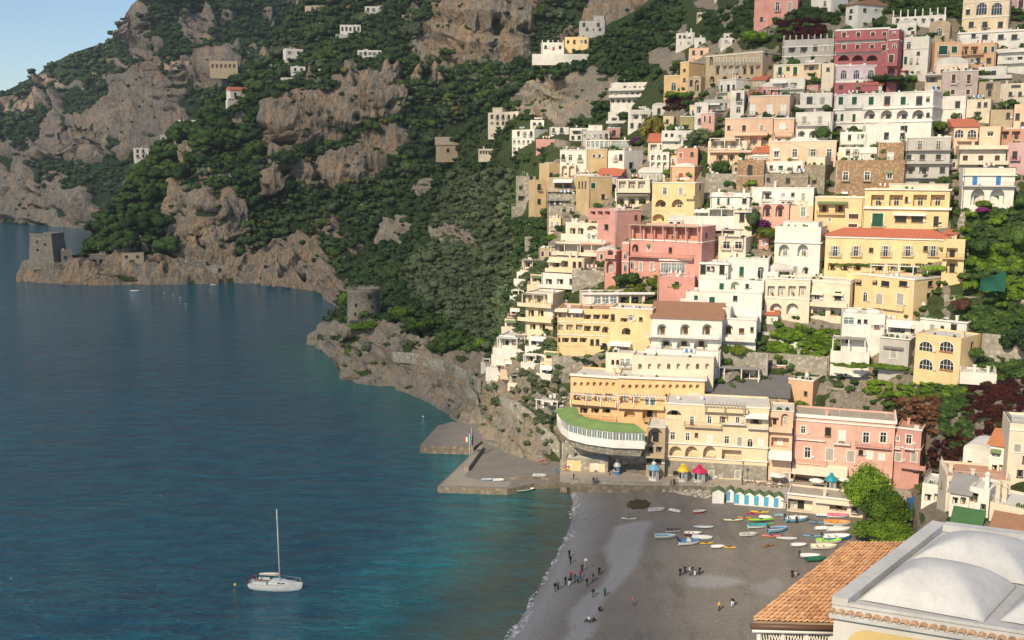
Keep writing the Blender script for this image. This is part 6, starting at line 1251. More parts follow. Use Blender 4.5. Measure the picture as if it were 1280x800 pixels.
creeper('green bushes on the terraces below the blue-doored house',[(1208,304),(1300,306),(1300,336),(1210,338)],'bright',14,120,'bushes','bush_bank')
creeper('brownish olive scrub on the cliff left of the curved hotel',[(640,470),(700,455),(712,500),(690,540),(655,520)],'olive',11,70,'scrub','cliff_scrub_patch')
creeper('grey green shrubs on the slope below the western houses',[(640,345),(672,310),(690,300),(684,340),(660,372),(655,415),(692,430),(690,450),(640,448),(620,440),(612,430)],'olive',15,210,'shrubs','slope_shrubs')
creeper('dark tall trees at the foot of the western tan houses',[(640,272),(684,274),(686,300),(645,312)],'dark',20,40,'trees','tree_row')
creeper('dark cypress trees beside the rose pink house',[(640,185),(690,180),(698,196),(650,214)],'dark',13,18,'trees','tree_group')
creeper('thick shrubs along the top edge behind the roof piers',[(1105,-10),(1210,-10),(1205,24),(1150,22),(1110,16)],'mid',17,90,'shrubs','hill_garden')
creeper('dark hedge beside the white house at the top edge',[(983,12),(1046,10),(1044,26),(985,28)],'dark',12,60,'hedge','hedge')
creeper('deep red creeper on the wall above the terrace block',[(972,28),(1028,26),(1028,50),(970,54)],'red',12,70)
creeper('dark trees on the crag above the tan palace',[(880,20),(945,0),(948,50),(900,50),(880,40)],'dark',18,60,'trees','crag_trees')
creeper('deep red creeper above the lemon cottage',[(828,124),(865,122),(868,134),(830,138)],'red',9,50)
creeper('greenery on the balconies at the right edge of the upper town',[(1245,58),(1290,56),(1290,82),(1248,80)],'mid',7,36,'greenery','balcony_plants',-3)
for a in (('round leafy tree in front of the long white hotel',1014,1038,152,178,'bush','mid','tree'),('leafy tree on the stone wall below the pergola house',888,914,192,222,'bush','mid','tree'),('broad olive tree beside the rose pink house',856,896,154,182,'bush','olive','tree'),('tall ivy covered tree beside the small yellow cottage',796,830,134,182,'bush','gold','tree'),
  ('bright bush at the foot of the ochre church',826,860,110,128,'bush','bright','shrub'),('pale green tree beside the salmon block',925,962,32,58,'bush','bright','tree'),('light green bush at the western edge',640,660,244,262,'bush','lime','shrub'),('yellow green bush under the crenellated tower',682,702,288,304,'bush','bright','shrub'),
  ('large shrub on the terrace in front of the crimson villa',766,802,334,358,'bush','mid','shrub'),('round green shrub right on the crimson villa terrace',806,832,342,364,'bush','bright','shrub'),('second round shrub beside the glazed veranda',828,856,344,366,'bush','bright','shrub'),
  ('green shrub by the salmon arches',942,986,278,304,'bush','lime','shrub'),('vine bush climbing beside the guest house',930,950,250,290,'bush','olive','climber'),('lime bush in the garden of the peach hotel',692,714,428,442,'bush','lime','shrub'),('tree between the white apartment house and the yellow hotel',1168,1192,214,238,'bush','mid','tree'),
  ('vine bush by the gabled chapel',1160,1182,146,168,'bush','bright','climber'),('dark palm-like shrub under the white wing',898,912,424,446,'bush','dark','shrub'),('bright shrub between the tiled villa and the ivy wall',905,935,424,448,'bush','lime','shrub'),('shrub on the roof terrace of the orange gable',992,1012,496,512,'bush','bright','shrub'),
  ('tall pine at the right edge among the garden terraces',1262,1300,268,318,'bush','mid','tree'),('large dark tree at the right edge above the red creeper',1248,1300,388,450,'bush','dark','tree'),('tree with a dark crown beside the crimson stair wing',1085,1140,90,106,'bush','dark','shrub'),
  ('dry brown palm on the bank below the yellow houses',1190,1216,366,392,'bush','rust','palm'),('round tree on the garden terraces beside the side tower',1206,1236,286,322,'bush','mid','tree'),('bush under the arches of the blue-doored house',1216,1240,246,262,'bush','bright','shrub'),
  ('bright shrub above the cliff walk on the bluff',588,620,414,440,'bush','bright','shrub'),('sunlit pine beside the round tower',478,520,374,404,'bush','sun','tree'),('second sunlit pine right of the round tower',500,548,388,422,'bush','sun','tree'),('low sunlit pine at the left of the round tower',424,460,352,388,'bush','sun','tree'),
  ('bright shrubs at the foot of the round tower',430,478,398,414,'bush','bright','shrub'),('small bright shrub on the bluff edge',428,446,430,446,'bush','bright','shrub'),('dark shrub clinging to the bluff',530,570,414,446,'bush','mid','shrub'),('olive tree hanging over the sea rocks',612,640,490,510,'bush','olive','shrub')):
    plant(*a[:7],name=a[7].replace(' ','_'),i=RNG.integers(0,4))
for lab,x0,x1,y0,y1,mk,dy in (('purple bougainvillea beside the glasshouse',784,804,168,182,'purple',-1.5),('purple bougainvillea on the white balcony house',769,786,218,228,'purple',-2),('purple bougainvillea under the salmon arches',944,964,270,288,'purple',-2.4),('pink bougainvillea beside the three white arches',800,812,208,218,'pink',-2),('row of purple flowers on the apricot villa balcony',919,959,164,170,'purple',-3.4),('purple bougainvillea under the blue-doored house',1216,1238,256,268,'purple',-2)):
    plant(lab,x0,x1,y0,y1,'bush',mk,'bougainvillea',dy=dy,dep=1.6 if x1-x0>30 else None)
for lab,x0,x1,y,hh,mk,dy,dep in (('long green vine on the pergola of the white house with domes',1037,1136,456,9,'bright',-4,3.),('green vine trailing along the yellow house terrace',1036,1100,330,5,'bright',-3.5,2.),('green vine on the white pergola at the right of the yellow terrace',1150,1182,334,9,'bright',-4,2.5),('vine on the balcony of the yellow side tower',1174,1206,310,8,'lime',-2,2.),
   ('golden vine arch on the crimson villa terrace',786,806,303,10,'gold',-2.5,1.),('yellow green vine hanging from the crimson villa loggia',838,872,306,10,'gold',-2.5,1.),('green vine over the terrace beside the tiled villa',884,936,385,7,'bright',-2,3),('creeper on the planted terrace of the curved hotel',884,926,505,16,'mid',-4,2.5),('green shrubs on the curved hotel balcony',832,852,503,8,'mid',-3.2,1.5),
   ('roof garden on the restaurant pavilion',752,850,364,8,'lime',1.5,4),('green plants on the roof of the yellow house terrace',1062,1120,343,5,'lime',-2,1),('green vines on the white house balcony with green shutters',872,902,352,5,'bright',-2,1.),('ivy under the glazed dining room',770,804,565,9,'mid',-5,1.2),('vine at the beach restaurant terrace',932,962,574,6,'lime',-4,2),
   ('green bed of plants beside the hotel wing near the beach',1142,1168,606,10,'lime',-4,3)):
    plant(lab,x0,x1,y-hh/2,y+hh/2,'flat',mk,'vine',dy=dy,dep=dep)
for i in range(5): plant('dark parasol-like clipped tree on the garden terrace of the peach hotel',694+i*10,705+i*10,438+i*2.6,446+i*2.6,'bush','dark','clipped_tree',dy=-2,i=i,group='clipped trees on the hotel terrace')
# trees among the garden terraces on the right
for i in range(34):
    x=RNG.uniform(1205,1300); y=RNG.uniform(262,455); w=RNG.uniform(14,26); plant('green tree on the garden terraces at the right edge',x-w/2,x+w/2,y-w*.9,y,'bush','mid' if i%2 else 'bright','terrace_tree',cat='tree',i=i,group='trees on the right garden terraces')
for i in range(26):
    x=RNG.uniform(780,880); y=RNG.uniform(70,160); w=RNG.uniform(12,20)
    plant('dark tree on the wooded slope left of the ochre church',x-w/2,x+w/2,y-w*.9,y,'bush','dark' if i%3 else 'mid','slope_tree',cat='tree',i=i,group='trees left of the ochre church',dy=1)
for i in range(70):
    x,y=[(700,100,195),(960,150,180),(1140,130,170),(930,225,300),(1020,350,420),(890,300,330)][i%6][0:2]; x+=RNG.uniform(-40,110); y+=RNG.uniform(0,110); w=RNG.uniform(6,13)
    plant('small garden bush between the houses of the town',x-w/2,x+w/2,y-w*.8,y,'bush',('mid','bright','olive')[i%3],'garden_bush',cat='bush',i=i,group='bushes between the houses')
# the big trees at the end of the beach
for lab,x0,x1,y0,y1,Yb,key,mk,th,nm in (('tall bright green pine crown left at the end of the beach',1050,1112,566,646,185,'fine','bright',.42,'pine_tree'),('fuller bright green pine in front of the pink hotel',1076,1140,598,662,178,'fine','bright',.4,'pine_tree'),('low dense green bush at the foot of the beach pines',1062,1144,642,684,172,'fine','bright',.2,'bush')):
    pp=at((x0+x1)/2,y1,Yb); wd=wpx(x1-x0,Yb)*1.0; ht=wpx(y1-y0,Yb)*1.12; tree(nm,lab,key,len(lab)%3,leaf(mk),pp,wd,ht,th,None,True,nm.split('_')[-1] if nm!='bush' else 'bush')
b=MB(); 
for i in range(7):
    for j in range(5): pass
nv=8; V=[];Q=[]
for i in range(nv):
    for j in range(nv):
        x=i/(nv-1)*5-2.5; z=j/(nv-1)*4.6; V.append((x,.35*math.sin(x*1.7+z)-.05*z*z*(1-i/nv),z*(.55+.45*i/(nv-1))))
Q=[(i*nv+j,i*nv+j+1,(i+1)*nv+j+1,(i+1)*nv+j) for i in range(nv-1) for j in range(nv-1)]
o=link('net',npmesh('net',V,Q),plain('green_net',(.015,.10,.065),.85),None,at(1240,364,214)); tag(o,'dark green netting draped over a garden wall','net'); o.rotation_euler[2]=-.35
# ------------------------------------------------------------------ boats
def beach_z(x,y):
    d=float(inland(np.array([[x,y]]))[0]); return min(.9,d*.055)+min(1.2,max(0,(d-16)*.022))
def onbeach(px,py):
    p=onz(px,py,1.5)
    for _ in range(3): p=onz(px,py,beach_z(p.x,p.y))
    return p
def paint(name,c): return plain('paint_'+name,c,.45,.12,2,0,.4)
PC=dict(white=(.70,.70,.67),cream=(.72,.64,.46),grey=(.40,.41,.41),blue=(.06,.20,.42),sky=(.16,.36,.52),navy=(.02,.05,.16),teal=(.02,.26,.32),green=(.03,.30,.08),lime=(.30,.62,.05),yellow=(.75,.48,.03),orange=(.72,.26,.05),red=(.52,.04,.05),crimson=(.50,.02,.10),pink=(.72,.16,.28),maroon=(.22,.03,.05),dark=(.03,.035,.04),bronze=(.36,.13,.05),wood=(.33,.22,.12),dgreen=(.02,.12,.07))
def hullmesh(L,B,Hh,kind):
    """lofted hull, bow at +x, keel on z=0"""
    n=13; m=9; V=[];Q=[]
    for i in range(n):
        u=i/(n-1); x=(u-.5)*L
        if kind=='kayak': w=B/2*math.sin(math.pi*min(1,max(0,u*.96+.02)))**.75; sh=Hh*(1+.5*(2*u-1)**2)
        else: w=B/2*(1-max(0,(u-.42)/.58)**2.3)*(.86+.14*min(1,u/.3)); sh=Hh*(1+.38*max(0,u-.35)**1.4+.06*(1-u))
        w=max(w,.012); ke=Hh*.55*max(0,(u-.72)/.28)**2 if kind!='kayak' else Hh*.5*(2*u-1)**4
        for j in range(m):
            a=(j/(m-1)-.5)*math.pi; y=w*math.copysign(abs(math.sin(a))**.75,math.sin(a)); z=ke+(sh-ke)*(1-abs(math.cos(a))**.8); V.append((x,y,z))
    for i in range(n-1):
        for j in range(m-1): Q.append((i*m+j,i*m+j+1,(i+1)*m+j+1,(i+1)*m+j))
    mb=MB(); mb.add(V,Q,0,True); mb.add([V[j] for j in range(m)],[tuple(range(m))]); return mb,[(V[i*m],V[i*m+m-1]) for i in range(n)]
def boat(label,px0,px1,py,kind,hull,inner='white',ang=0,afloat=False,extra=(),name=None,z=None,pos=None,stack=0.):
    p=pos or (onz((px0+px1)/2,py,z if z is not None else 0) if (afloat or z is not None) else onbeach((px0+px1)/2,py))
    p=Vector(p); p.z+=stack
    ap=(px1-px0)*p.y/F; a=math.radians(ang); r=math.atan2(p.x,p.y); 
    B_={'row':.36,'dinghy':.46,'kayak':.20,'motor':.38,'raft':.3}[kind]
    L=ap/max(.45,abs(math.cos(a))+B_*abs(math.sin(a))*.6); L=min(L,7.5); B=L*B_; Hh={'row':.62,'dinghy':.55,'kayak':.26,'motor':.8,'raft':.25}[kind]*min(1,L/4.2)
    if kind=='kayak': B=min(B,.8)
    nm=name or {'row':'rowing_boat','dinghy':'dinghy','kayak':'kayak','motor':'motor_boat','raft':'paddle_board'}[kind]
    e=empty(nm,label,nm.replace('_',' '),p+Vector((0,0,-.18 if afloat else .03)),a-r*.0)
    mb,edge=hullmesh(L,B,Hh,'kayak' if kind in('kayak','raft') else 'row'); mb.build('hull',paint(hull,PC[hull]),e)
    if kind in('row','motor'):
        b=MB(); n=len(edge); V=[];Q=[]
        for (l,r_) in edge: V+=[(l[0]*.97,l[1]*.88,l[2]-.02),(l[0]*.97,l[1]*.6,l[2]*.45),(r_[0]*.97,r_[1]*.6,r_[2]*.45),(r_[0]*.97,r_[1]*.88,r_[2]-.02)]
        for i in range(n-1):
            for j in range(3): Q.append((i*4+j,i*4+j+1,(i+1)*4+j+1,(i+1)*4+j))
        b.add(V,Q); b.build('interior',paint(inner,PC[inner]),e)
        g=MB(); 
        for s in (0,1): g.tube([(q[s][0],q[s][1],q[s][2]) for q in edge],.055,5)
        g.tube([edge[0][0],edge[0][1]],.055,5); g.build('gunwale',paint('white' if hull!='white' else inner,PC['white' if hull!='white' else inner]),e)
        for u in (.3,.55):
            i=int(u*(n-1)); l,r_=edge[i]; q=MB(); q.box(l[0]-.13,l[0]+.13,l[1]*.9 if l[1]<r_[1] else r_[1]*.9,r_[1]*.9 if l[1]<r_[1] else l[1]*.9,l[2]*.72,l[2]*.72+.05); q.build('thwart',paint('wood',PC['wood']),e)
    if kind=='dinghy':
        b=MB(); V=[];Q=[]
        for l,r_ in edge:
            for k in range(7):
                f=k/6; V.append((l[0]*.99,l[1]+(r_[1]-l[1])*f,l[2]+.28*math.sin(math.pi*f)*(1-abs(l[0]/L*1.7)**3)))
        for i in range(len(edge)-1):
            for j in range(6): Q.append((i*7+j,i*7+j+1,(i+1)*7+j+1,(i+1)*7+j))
        b.add(V,Q,0,True); b.build('cover',paint(inner,PC[inner]),e)
    if kind in('kayak','raft'):
        b=MB(); V=[];Q=[]
        for l,r_ in edge:
            for k in range(5): f=k/4; V.append((l[0],l[1]+(r_[1]-l[1])*f,l[2]+(.07 if kind=='kayak' else .01)*math.sin(math.pi*f)))
        for i in range(len(edge)-1):
            for j in range(4): Q.append((i*5+j,i*5+j+1,(i+1)*5+j+1,(i+1)*5+j))
        b.add(V,Q,0,True); b.build('deck',paint(inner,PC[inner]),e)
        if kind=='kayak':
            q=MB(); q.lathe([(.42,Hh+.05),(.42,Hh+.10),(.34,Hh+.10),(.30,Hh+.07)],14); o=q.build('cockpit',paint('dark',PC['dark']),e); o.scale=(1,B*.9,1)
    if 'motor' in extra or kind=='motor':
        q=MB(); q.box(-.16,.16,-.18,.18,.35,.78); q.box(-.07,.05,-.06,.06,-.35,.35); q.box(-.22,.1,-.03,.03,-.45,-.3); o=q.build('outboard_motor',paint('dark',PC['dark']),e,(-L/2-.1,0,Hh*.95))
    if 'console' in extra:
        q=MB(); q.prism([(-.35,Hh*.4),(.35,Hh*.4),(.28,Hh+.45),(-.2,Hh+.45)],'y',-.4,.4); q.build('console',paint('white',PC['white']),e); q=MB(); q.prism([(.2,Hh+.42),(.27,Hh+.42),(.02,Hh+.95),(-.05,Hh+.95)],'y',-.38,.38); q.build('windscreen',mGlass,e)
    if 'cabin' in extra:
        q=MB(); q.prism([(-.2*L,Hh*.8),(.25*L,Hh*.9),(.2*L,Hh+.35),(-.16*L,Hh+.4)],'y',-B*.3,B*.3); q.build('cabin',paint('white',PC['white']),e)
    if 'seats' in extra:
        for s in(-1,1): q=MB(); q.box(-.5,.4,s*B*.22-.2,s*B*.22+.2,Hh*.6,Hh+.12); q.build('seat',paint('white',PC['white']),e)
    return e
BOATS=[('white dinghy on the sand nearest the rubble heap',810,832,639,'row','white','grey',8),('white pedal boat beside the rubble heap',836,851,640,'row','white','white',-35,False,('seats',)),('small red rowing boat alone on the sand',866,883,641,'row','red','grey',10),
 ('white board with a blue edge lying flat on the sand',866,893,660,'raft','sky','white',-2),('white rowing boat with a dark bottom rim',832,853,665,'row','white','dark',4),('grey blue boat at the left end of the beached boats',818,846,673,'row','grey','sky',2),('maroon boat with a white deck',855,878,669,'row','maroon','white',-3),
 ('white motor boat with a blue interior',846,876,681,'motor','white','blue',10,False,('console',)),('white covered boat behind the blue-lined motor boat',864,891,674,'dinghy','white','white',-12),('yellow kayak tucked beside the white covered boat',874,892,680,'kayak','yellow','yellow',4),
 ('grey white dinghy beside a yellow kayak',888,906,685,'dinghy','grey','white',2),('bright yellow kayak beside the grey white dinghy',903,920,685,'kayak','yellow','yellow',-8),('cream surfboard-like kayak on the sand before the huts',904,929,651,'kayak','cream','cream',3),('orange kayak touching the cream one',922,939,648,'kayak','orange','orange',-8),
 ('crimson kayak before the beach huts',932,948,643,'kayak','crimson','crimson',-16),('yellow kayak before the beach huts',938,961,641,'kayak','yellow','yellow',-8),('white inflatable boat before the beach huts',948,965,648,'dinghy','white','white',-12),
 ('lime green kayak on top of a pile of kayaks',934,968,654,'kayak','lime','lime',6,False,(),None,None,None,.55),('teal canoe with a white rim under the lime kayak',934,962,660,'row','white','teal',5),('second lime green canoe behind the teal one',940,968,656,'kayak','lime','green',3),
 ('blue motor boat with a black engine',958,986,665,'motor','sky','blue',14),('white rowing boat in the middle of the dark sand',924,948,670,'row','white','grey',5),('orange and pink kayak beside the blue motor boat',952,976,671,'kayak','orange','pink',-3),('white paddle board with a blue nose',970,997,674,'raft','white','white',-6),('blue paddle board end beside the white board',986,998,673,'raft','blue','navy',-16),
 ('bronze coloured canoe lying alone on the sand',951,969,683,'kayak','bronze','bronze',22),('grey inflatable dinghy near the bronze canoe',988,1009,683,'dinghy','grey','white',2),('grey covered dinghy on the sand next to the green tarpaulin',999,1026,697,'dinghy','grey','white',-4,False,('motor',)),('boat under a dark green tarpaulin',1006,1034,701,'dinghy','dgreen','dgreen',6),
 ('white and lime rowing boat with a red keel line',1013,1047,686,'row','white','cream',2),('white and yellow boat behind the lime rowing boat',1020,1053,679,'row','white','lime',2),('pale blue canoe by the beached rowing boats',1004,1026,671,'kayak','sky','sky',-5),('long blue boat by the hedge at the beach end',1026,1065,675,'motor','blue','white',4),
 ('white rounded boat turned towards the hedge',1018,1038,662,'dinghy','white','white',4),('larger white rounded boat next to the hedge',1033,1063,664,'dinghy','white','white',0,False,('cabin',)),('white boat with an orange canoe on it',1030,1064,656,'row','white','orange',-4),('blue kayak beside the white and orange boat',1011,1031,654,'kayak','blue','sky',-8),
 ('white and pink boat in front of the boathouse doors',1034,1061,647,'row','white','pink',-2),('blue and white boat in front of the boathouse',1020,1036,646,'row','blue','white',-8),('large pale blue motor boat with two people beside it',980,1011,652,'motor','sky','white',4,False,('console',)),('small white boat left of the pale blue motor boat',968,981,645,'row','white','sky',-6),
 ('thin white canoe on the wet sand',776,796,649,'kayak','white','grey',-4)]
for q in BOATS: boat(*q)
boat('green boat with a cream interior moored at the quay',636,670,614,'row','dgreen','cream',9,True)
boat('small blue boat lying on the quay edge',602,616,601,'row','sky','blue',0,z=1.4); boat('small white boat lying on the quay edge',616,631,601.5,'row','white','white',0,z=1.4)
boat('white boat pulled up on the quay by the beach wall',665,684,596,'row','white','grey',-8,z=1.4)
boat('red canoe leaning on the quay rocks',672,684,577,'kayak','red','red',20,z=2.4); boat('yellow kayak stored by the boat store doors',702,714,588,'kayak','yellow','yellow',-4,z=2.5); boat('orange kayak on the yellow one by the boat store',703,716,584,'kayak','orange','red',-6,z=3.0); boat('blue kayak by the boat store wall',690,701,588,'kayak','sky','blue',8,z=2.4)
boat('tiny white boat anchored off the headland landing',163,174,364,'row','white','white',0,True)
boat('small dark boat anchored at the foot of the headland',263,271,356.5,'row','grey','white',0,True)
# buoys on the water
for i,(x,y,c) in enumerate(((294,731,'yellow'),(529,521,'white'),(216,368,'white'),(225,372,'white'),(232,380,'white'),(205,366,'white'),(262,362,'orange'))):
    p=onz(x,y); b=MB(); b.lathe([(.03,-.3),(.2,-.2),(.27,.05),(.2,.22),(.05,.32)],10); o=b.build('buoy',paint(c,PC[c]),None,p); tag(o,('yellow buoy left of the sailboat','white buoy off the sea rocks','white buoy off the headland landing','white buoy off the headland landing','white buoy off the headland landing','white buoy off the headland landing','orange buoy near the headland rocks')[i],'buoy','buoys off the headland' if 2<=i<=5 else None)
# ------------------------------------------------------------------ sailboat
def sailboat():
    p=onz(344.5,736); s=p.y/F; L=70*s; B=L*.31; e=empty('sailboat','white sailing yacht with bare mast anchored alone in the bay','sailboat',p,math.radians(-6))
    n=17;m=11;V=[];Q=[]; Hh=1.15
    for i in range(n):
        u=i/(n-1); x=(u-.5)*L; w=B/2*(1-max(0,(u-.45)/.55)**2.1)*(.78+.22*min(1,u/.45)); w=max(w,.02); sh=Hh*(.92+.28*max(0,u-.3)); ke=-.35+.5*max(0,(u-.8)/.2)**2+.3*max(0,(.18-u)/.18)
        for j in range(m):
            a=(j/(m-1)-.5)*math.pi; V.append((x+.28*(u>.9)*(1-abs(math.cos(a)))-(.3 if i==0 else 0)*abs(math.cos(a))*-1,w*math.copysign(abs(math.sin(a))**.6,math.sin(a)),ke+(sh-ke)*(1-abs(math.cos(a))**.9)))
    for i in range(n-1):
        for j in range(m-1): Q.append((i*m+j,i*m+j+1,(i+1)*m+j+1,(i+1)*m+j))
    b=MB(); b.add(V,Q,0,True); b.add([V[j] for j in range(m)],[tuple(range(m))]); b.build('hull',paint('white',PC['white']),e)
    b=MB(); D=[]
    for i in range(n): l,r=V[i*m],V[i*m+m-1]; D+=[(l[0],l[1]*.98,l[2]),(l[0],0,l[2]+.07),(r[0],r[1]*.98,r[2])]
    b.add(D,[(i*3+j,i*3+j+1,(i+1)*3+j+1,(i+1)*3+j) for i in range(n-1) for j in(0,1)]); b.build('deck',plain('deck',(.60,.57,.50),.6),e)
    c=MB(); sec=[(-.12,.62,.05),(-.06,.66,.42),(.06,.62,.50),(.2,.46,.34),(.30,.3,.08)]
    V2=[];
    for u,w,h in sec: x=u*L; V2+=[(x,-w*B*.5,Hh+.02),(x,-w*B*.42,Hh+h),(x,w*B*.42,Hh+h),(x,w*B*.5,Hh+.02)]
    c.add(V2,[(i*4+j,i*4+j+1,(i+1)*4+j+1,(i+1)*4+j) for i in range(4) for j in range(3)]+[(3,2,1,0)]); cb=c.build('cabin',paint('white',PC['white']),e)
    for s_ in(-1,1):
        for u,w in ((-.02,.7),(.10,.62),(.18,.4)): q=MB(); q.box(u*L-w/2,u*L+w/2,s_*B*.29-.03,s_*B*.29+.03,Hh+.13,Hh+.29); q.build('window',mGlass,cb)
    q=MB(); q.box(-.42*L,-.15*L,-B*.24,B*.24,Hh-.1,Hh+.10); q.build('cockpit',plain('teak',(.28,.19,.11),.7),e)
    for s_ in(-1,1): q=MB(); q.box(-.40*L,-.14*L,s_*B*.33-.2,s_*B*.33+.2,Hh-.05,Hh+.34); q.build('coaming',paint('white',PC['white']),e)
    mh=110*s; mx=.09*L; q=MB(); q.tube([(mx,0,Hh),(mx-.05,0,mh*.6),(mx-.1,0,mh)],[.12,.11,.085],8); q.build('mast',plain('alloy',(.62,.62,.60),.4),e)
    q=MB(); q.tube([(mx,0,Hh+1.15),(-.31*L,0,Hh+1.3)],.07,6); q.build('boom',plain('alloy',(.62,.62,.60),.4),e)
    q=MB(); q.tube([(mx-.05,0,Hh+1.45),(-.05*L,0,Hh+1.5),(-.18*L,0,Hh+1.47),(-.30*L,0,Hh+1.42)],[.25,.21,.17,.09],8); q.build('furled_sail',paint('cream',PC['cream']),e)
    q=MB(); 
    for a,b_ in (((mx-.1,0,mh),(L*.5,0,Hh+.35)),((mx-.1,0,mh),(-L*.48,0,Hh+.3)),((mx-.05,0,mh*.93),(mx-.1,B*.45,Hh)),((mx-.05,0,mh*.93),(mx-.1,-B*.45,Hh))): q.tube([a,b_],.014,4)
    q.build('rigging',mIron,e)
    q=MB(); q.tube([(mx-.05,-.55,mh*.52),(mx-.05,.55,mh*.52)],.03,5); q.build('spreader',mRail,e)
    q=MB()
    for s_ in(-1,1):
        pts=[(-.47*L,s_*B*.36,Hh+.65),(-.2*L,s_*B*.44,Hh+.65),(.15*L,s_*B*.44,Hh+.68),(.38*L,s_*B*.22,Hh+.75),(.49*L,s_*.04,Hh+.95)]; q.tube(pts,.016,4)
        for x,y,z in pts: q.tube([(x,y,Hh-.02),(x,y,z)],.016,4)
    q.build('guard_rail',mRail,e)
    q=MB(); q.lathe([(.05,-.05),(.42,-.03),(.42,.03),(.05,.05)],14); o=q.build('steering_wheel',mIron,e,(-.34*L,0,Hh+.75)); o.rotation_euler[1]=math.pi/2
    q=MB(); q.box(-.2,.2,-.18,.18,-.5,.45); q.build('outboard_motor',paint('dark',PC['dark']),e,(-.5*L-.05,-.55,Hh+.25))
    q=MB(); q.box(-.12,.12,-.25,.25,-.3,.3); q.build('life_ring',paint('maroon',PC['maroon']),e,(-.46*L,.7,Hh+.55))
sailboat()
# ------------------------------------------------------------------ people
def skinned(pts,edges,rad,sub=2):
    me=bpy.data.meshes.new('person'); me.from_pydata(pts,edges,[]); o=bpy.data.objects.new('tmp',me); COL.objects.link(o)
    o.modifiers.new('s','SKIN'); 
    for i,r in enumerate(rad): me.skin_vertices[0].data[i].radius=(r,r)
    me.skin_vertices[0].data[0].use_root=True
    m=o.modifiers.new('u','SUBSURF'); m.levels=sub; m.render_levels=sub
    bpy.context.view_layer.update(); ev=o.evaluated_get(bpy.context.evaluated_depsgraph_get()); out=bpy.data.meshes.new_from_object(ev); bpy.data.objects.remove(o); return out
def pose(kind):
    P=[];R=[];E=[]
    def v(p,r,par=None):
        P.append(p);R.append(r)
        if par is not None: E.append((par,len(P)-1))
        return len(P)-1
    hz={'sit':.16,'crouch':.34}.get(kind,.93); fw=.0
    if kind=='sit': tl=.10
    elif kind=='crouch': tl=-.22
    else: tl=-.02
    pel=v((0,0,hz),.135); ab=v((0,tl*.4,hz+.18),.125,pel); ch=v((0,tl*.9,hz+.38),.145,ab); nk=v((0,tl,hz+.54),.062,ch); hb=v((0,tl-.02,hz+.62),.085,nk); hd=v((0,tl-.03,hz+.70),.098,hb); v((0,tl-.01,hz+.79),.075,hd)
    v((0,tl-.125,hz+.675),.018,hd)
    for s in(-1,1):
        sh=v((s*.18,tl*.9,hz+.45),.062,ch)
        if kind=='sit': el=(s*.24,tl+.16,hz+.22); wr=(s*.22,tl+.28,hz+.02)
        elif kind=='crouch': el=(s*.24,tl-.12,hz+.22); wr=(s*.14,tl-.32,hz+.12)
        elif kind=='walk': el=(s*.25,tl+s*.10,hz+.18); wr=(s*.24,tl+s*.02-.14,hz-.04)
        elif kind=='reach' and s>0: el=(s*.24,tl-.10,hz+.62); wr=(s*.20,tl-.14,hz+.90)
        else: el=(s*.25,tl+.04,hz+.18); wr=(s*.24,tl-.05,hz-.06)
        e=v(el,.043,sh); w_=v(wr,.030,e); d=Vector(wr)-Vector(el); d.normalize(); pm=Vector(wr)+d*.055; pi=v(tuple(pm),.033,w_)
        sd=Vector((0,1,0)) if kind in('stand','walk','reach') else Vector((1,0,0))
        for k,(o_,ln) in enumerate(((-.030,.075),(-.010,.088),(.010,.082),(.029,.065))):
            f0=v(tuple(pm+d*.03+sd*o_),.0095,pi); f1=v(tuple(pm+d*(.03+ln*.5)+sd*o_*1.1+Vector((-s*.006,0,0))),.0085,f0); v(tuple(pm+d*(.03+ln*.9)+sd*o_*1.05+Vector((-s*.026,0,0))),.007,f1)
        t0=v(tuple(pm-d*.015-sd*.036),.011,pi); v(tuple(pm+d*.03-sd*.062),.009,t0)
        hp=v((s*.085,0,hz-.04),.105,pel)
        if kind=='sit': kn=(s*.14,-.40,.34); an=(s*.14,-.62,.09); to=(s*.15,-.80,.06)
        elif kind=='crouch': kn=(s*.16,-.38,.42); an=(s*.13,-.16,.09); to=(s*.14,-.34,.045)
        elif kind=='walk': kn=(s*.09,-.06+s*.12,.49); an=(s*.085,s*.26,.09 if s<0 else .13); to=(s*.09,s*.26-.18,.045)
        else: kn=(s*.10,-.01,.49); an=(s*.11,.02,.09); to=(s*.13,-.15,.045)
        k=v(kn,.068,hp); a=v(an,.048,k); v(to,.045,a)
    return P,E,R,hz,tl
BODY={}
mSkin=plain('skin',(.45,.27,.19),.6,.08); 
def submesh(me,test,off,name):
    nr=[v.normal.copy() for v in me.vertices]; co=[v.co.copy() for v in me.vertices]; keep=[p for p in me.polygons if test(sum((co[i] for i in p.vertices),Vector())/len(p.vertices))]
    ids=sorted({i for p in keep for i in p.vertices}); mp={i:k for k,i in enumerate(ids)}; mb=MB(); mb.add([co[i]+nr[i]*off for i in ids],[tuple(mp[i] for i in p.vertices) for p in keep],0,True); return mb.mesh(name)
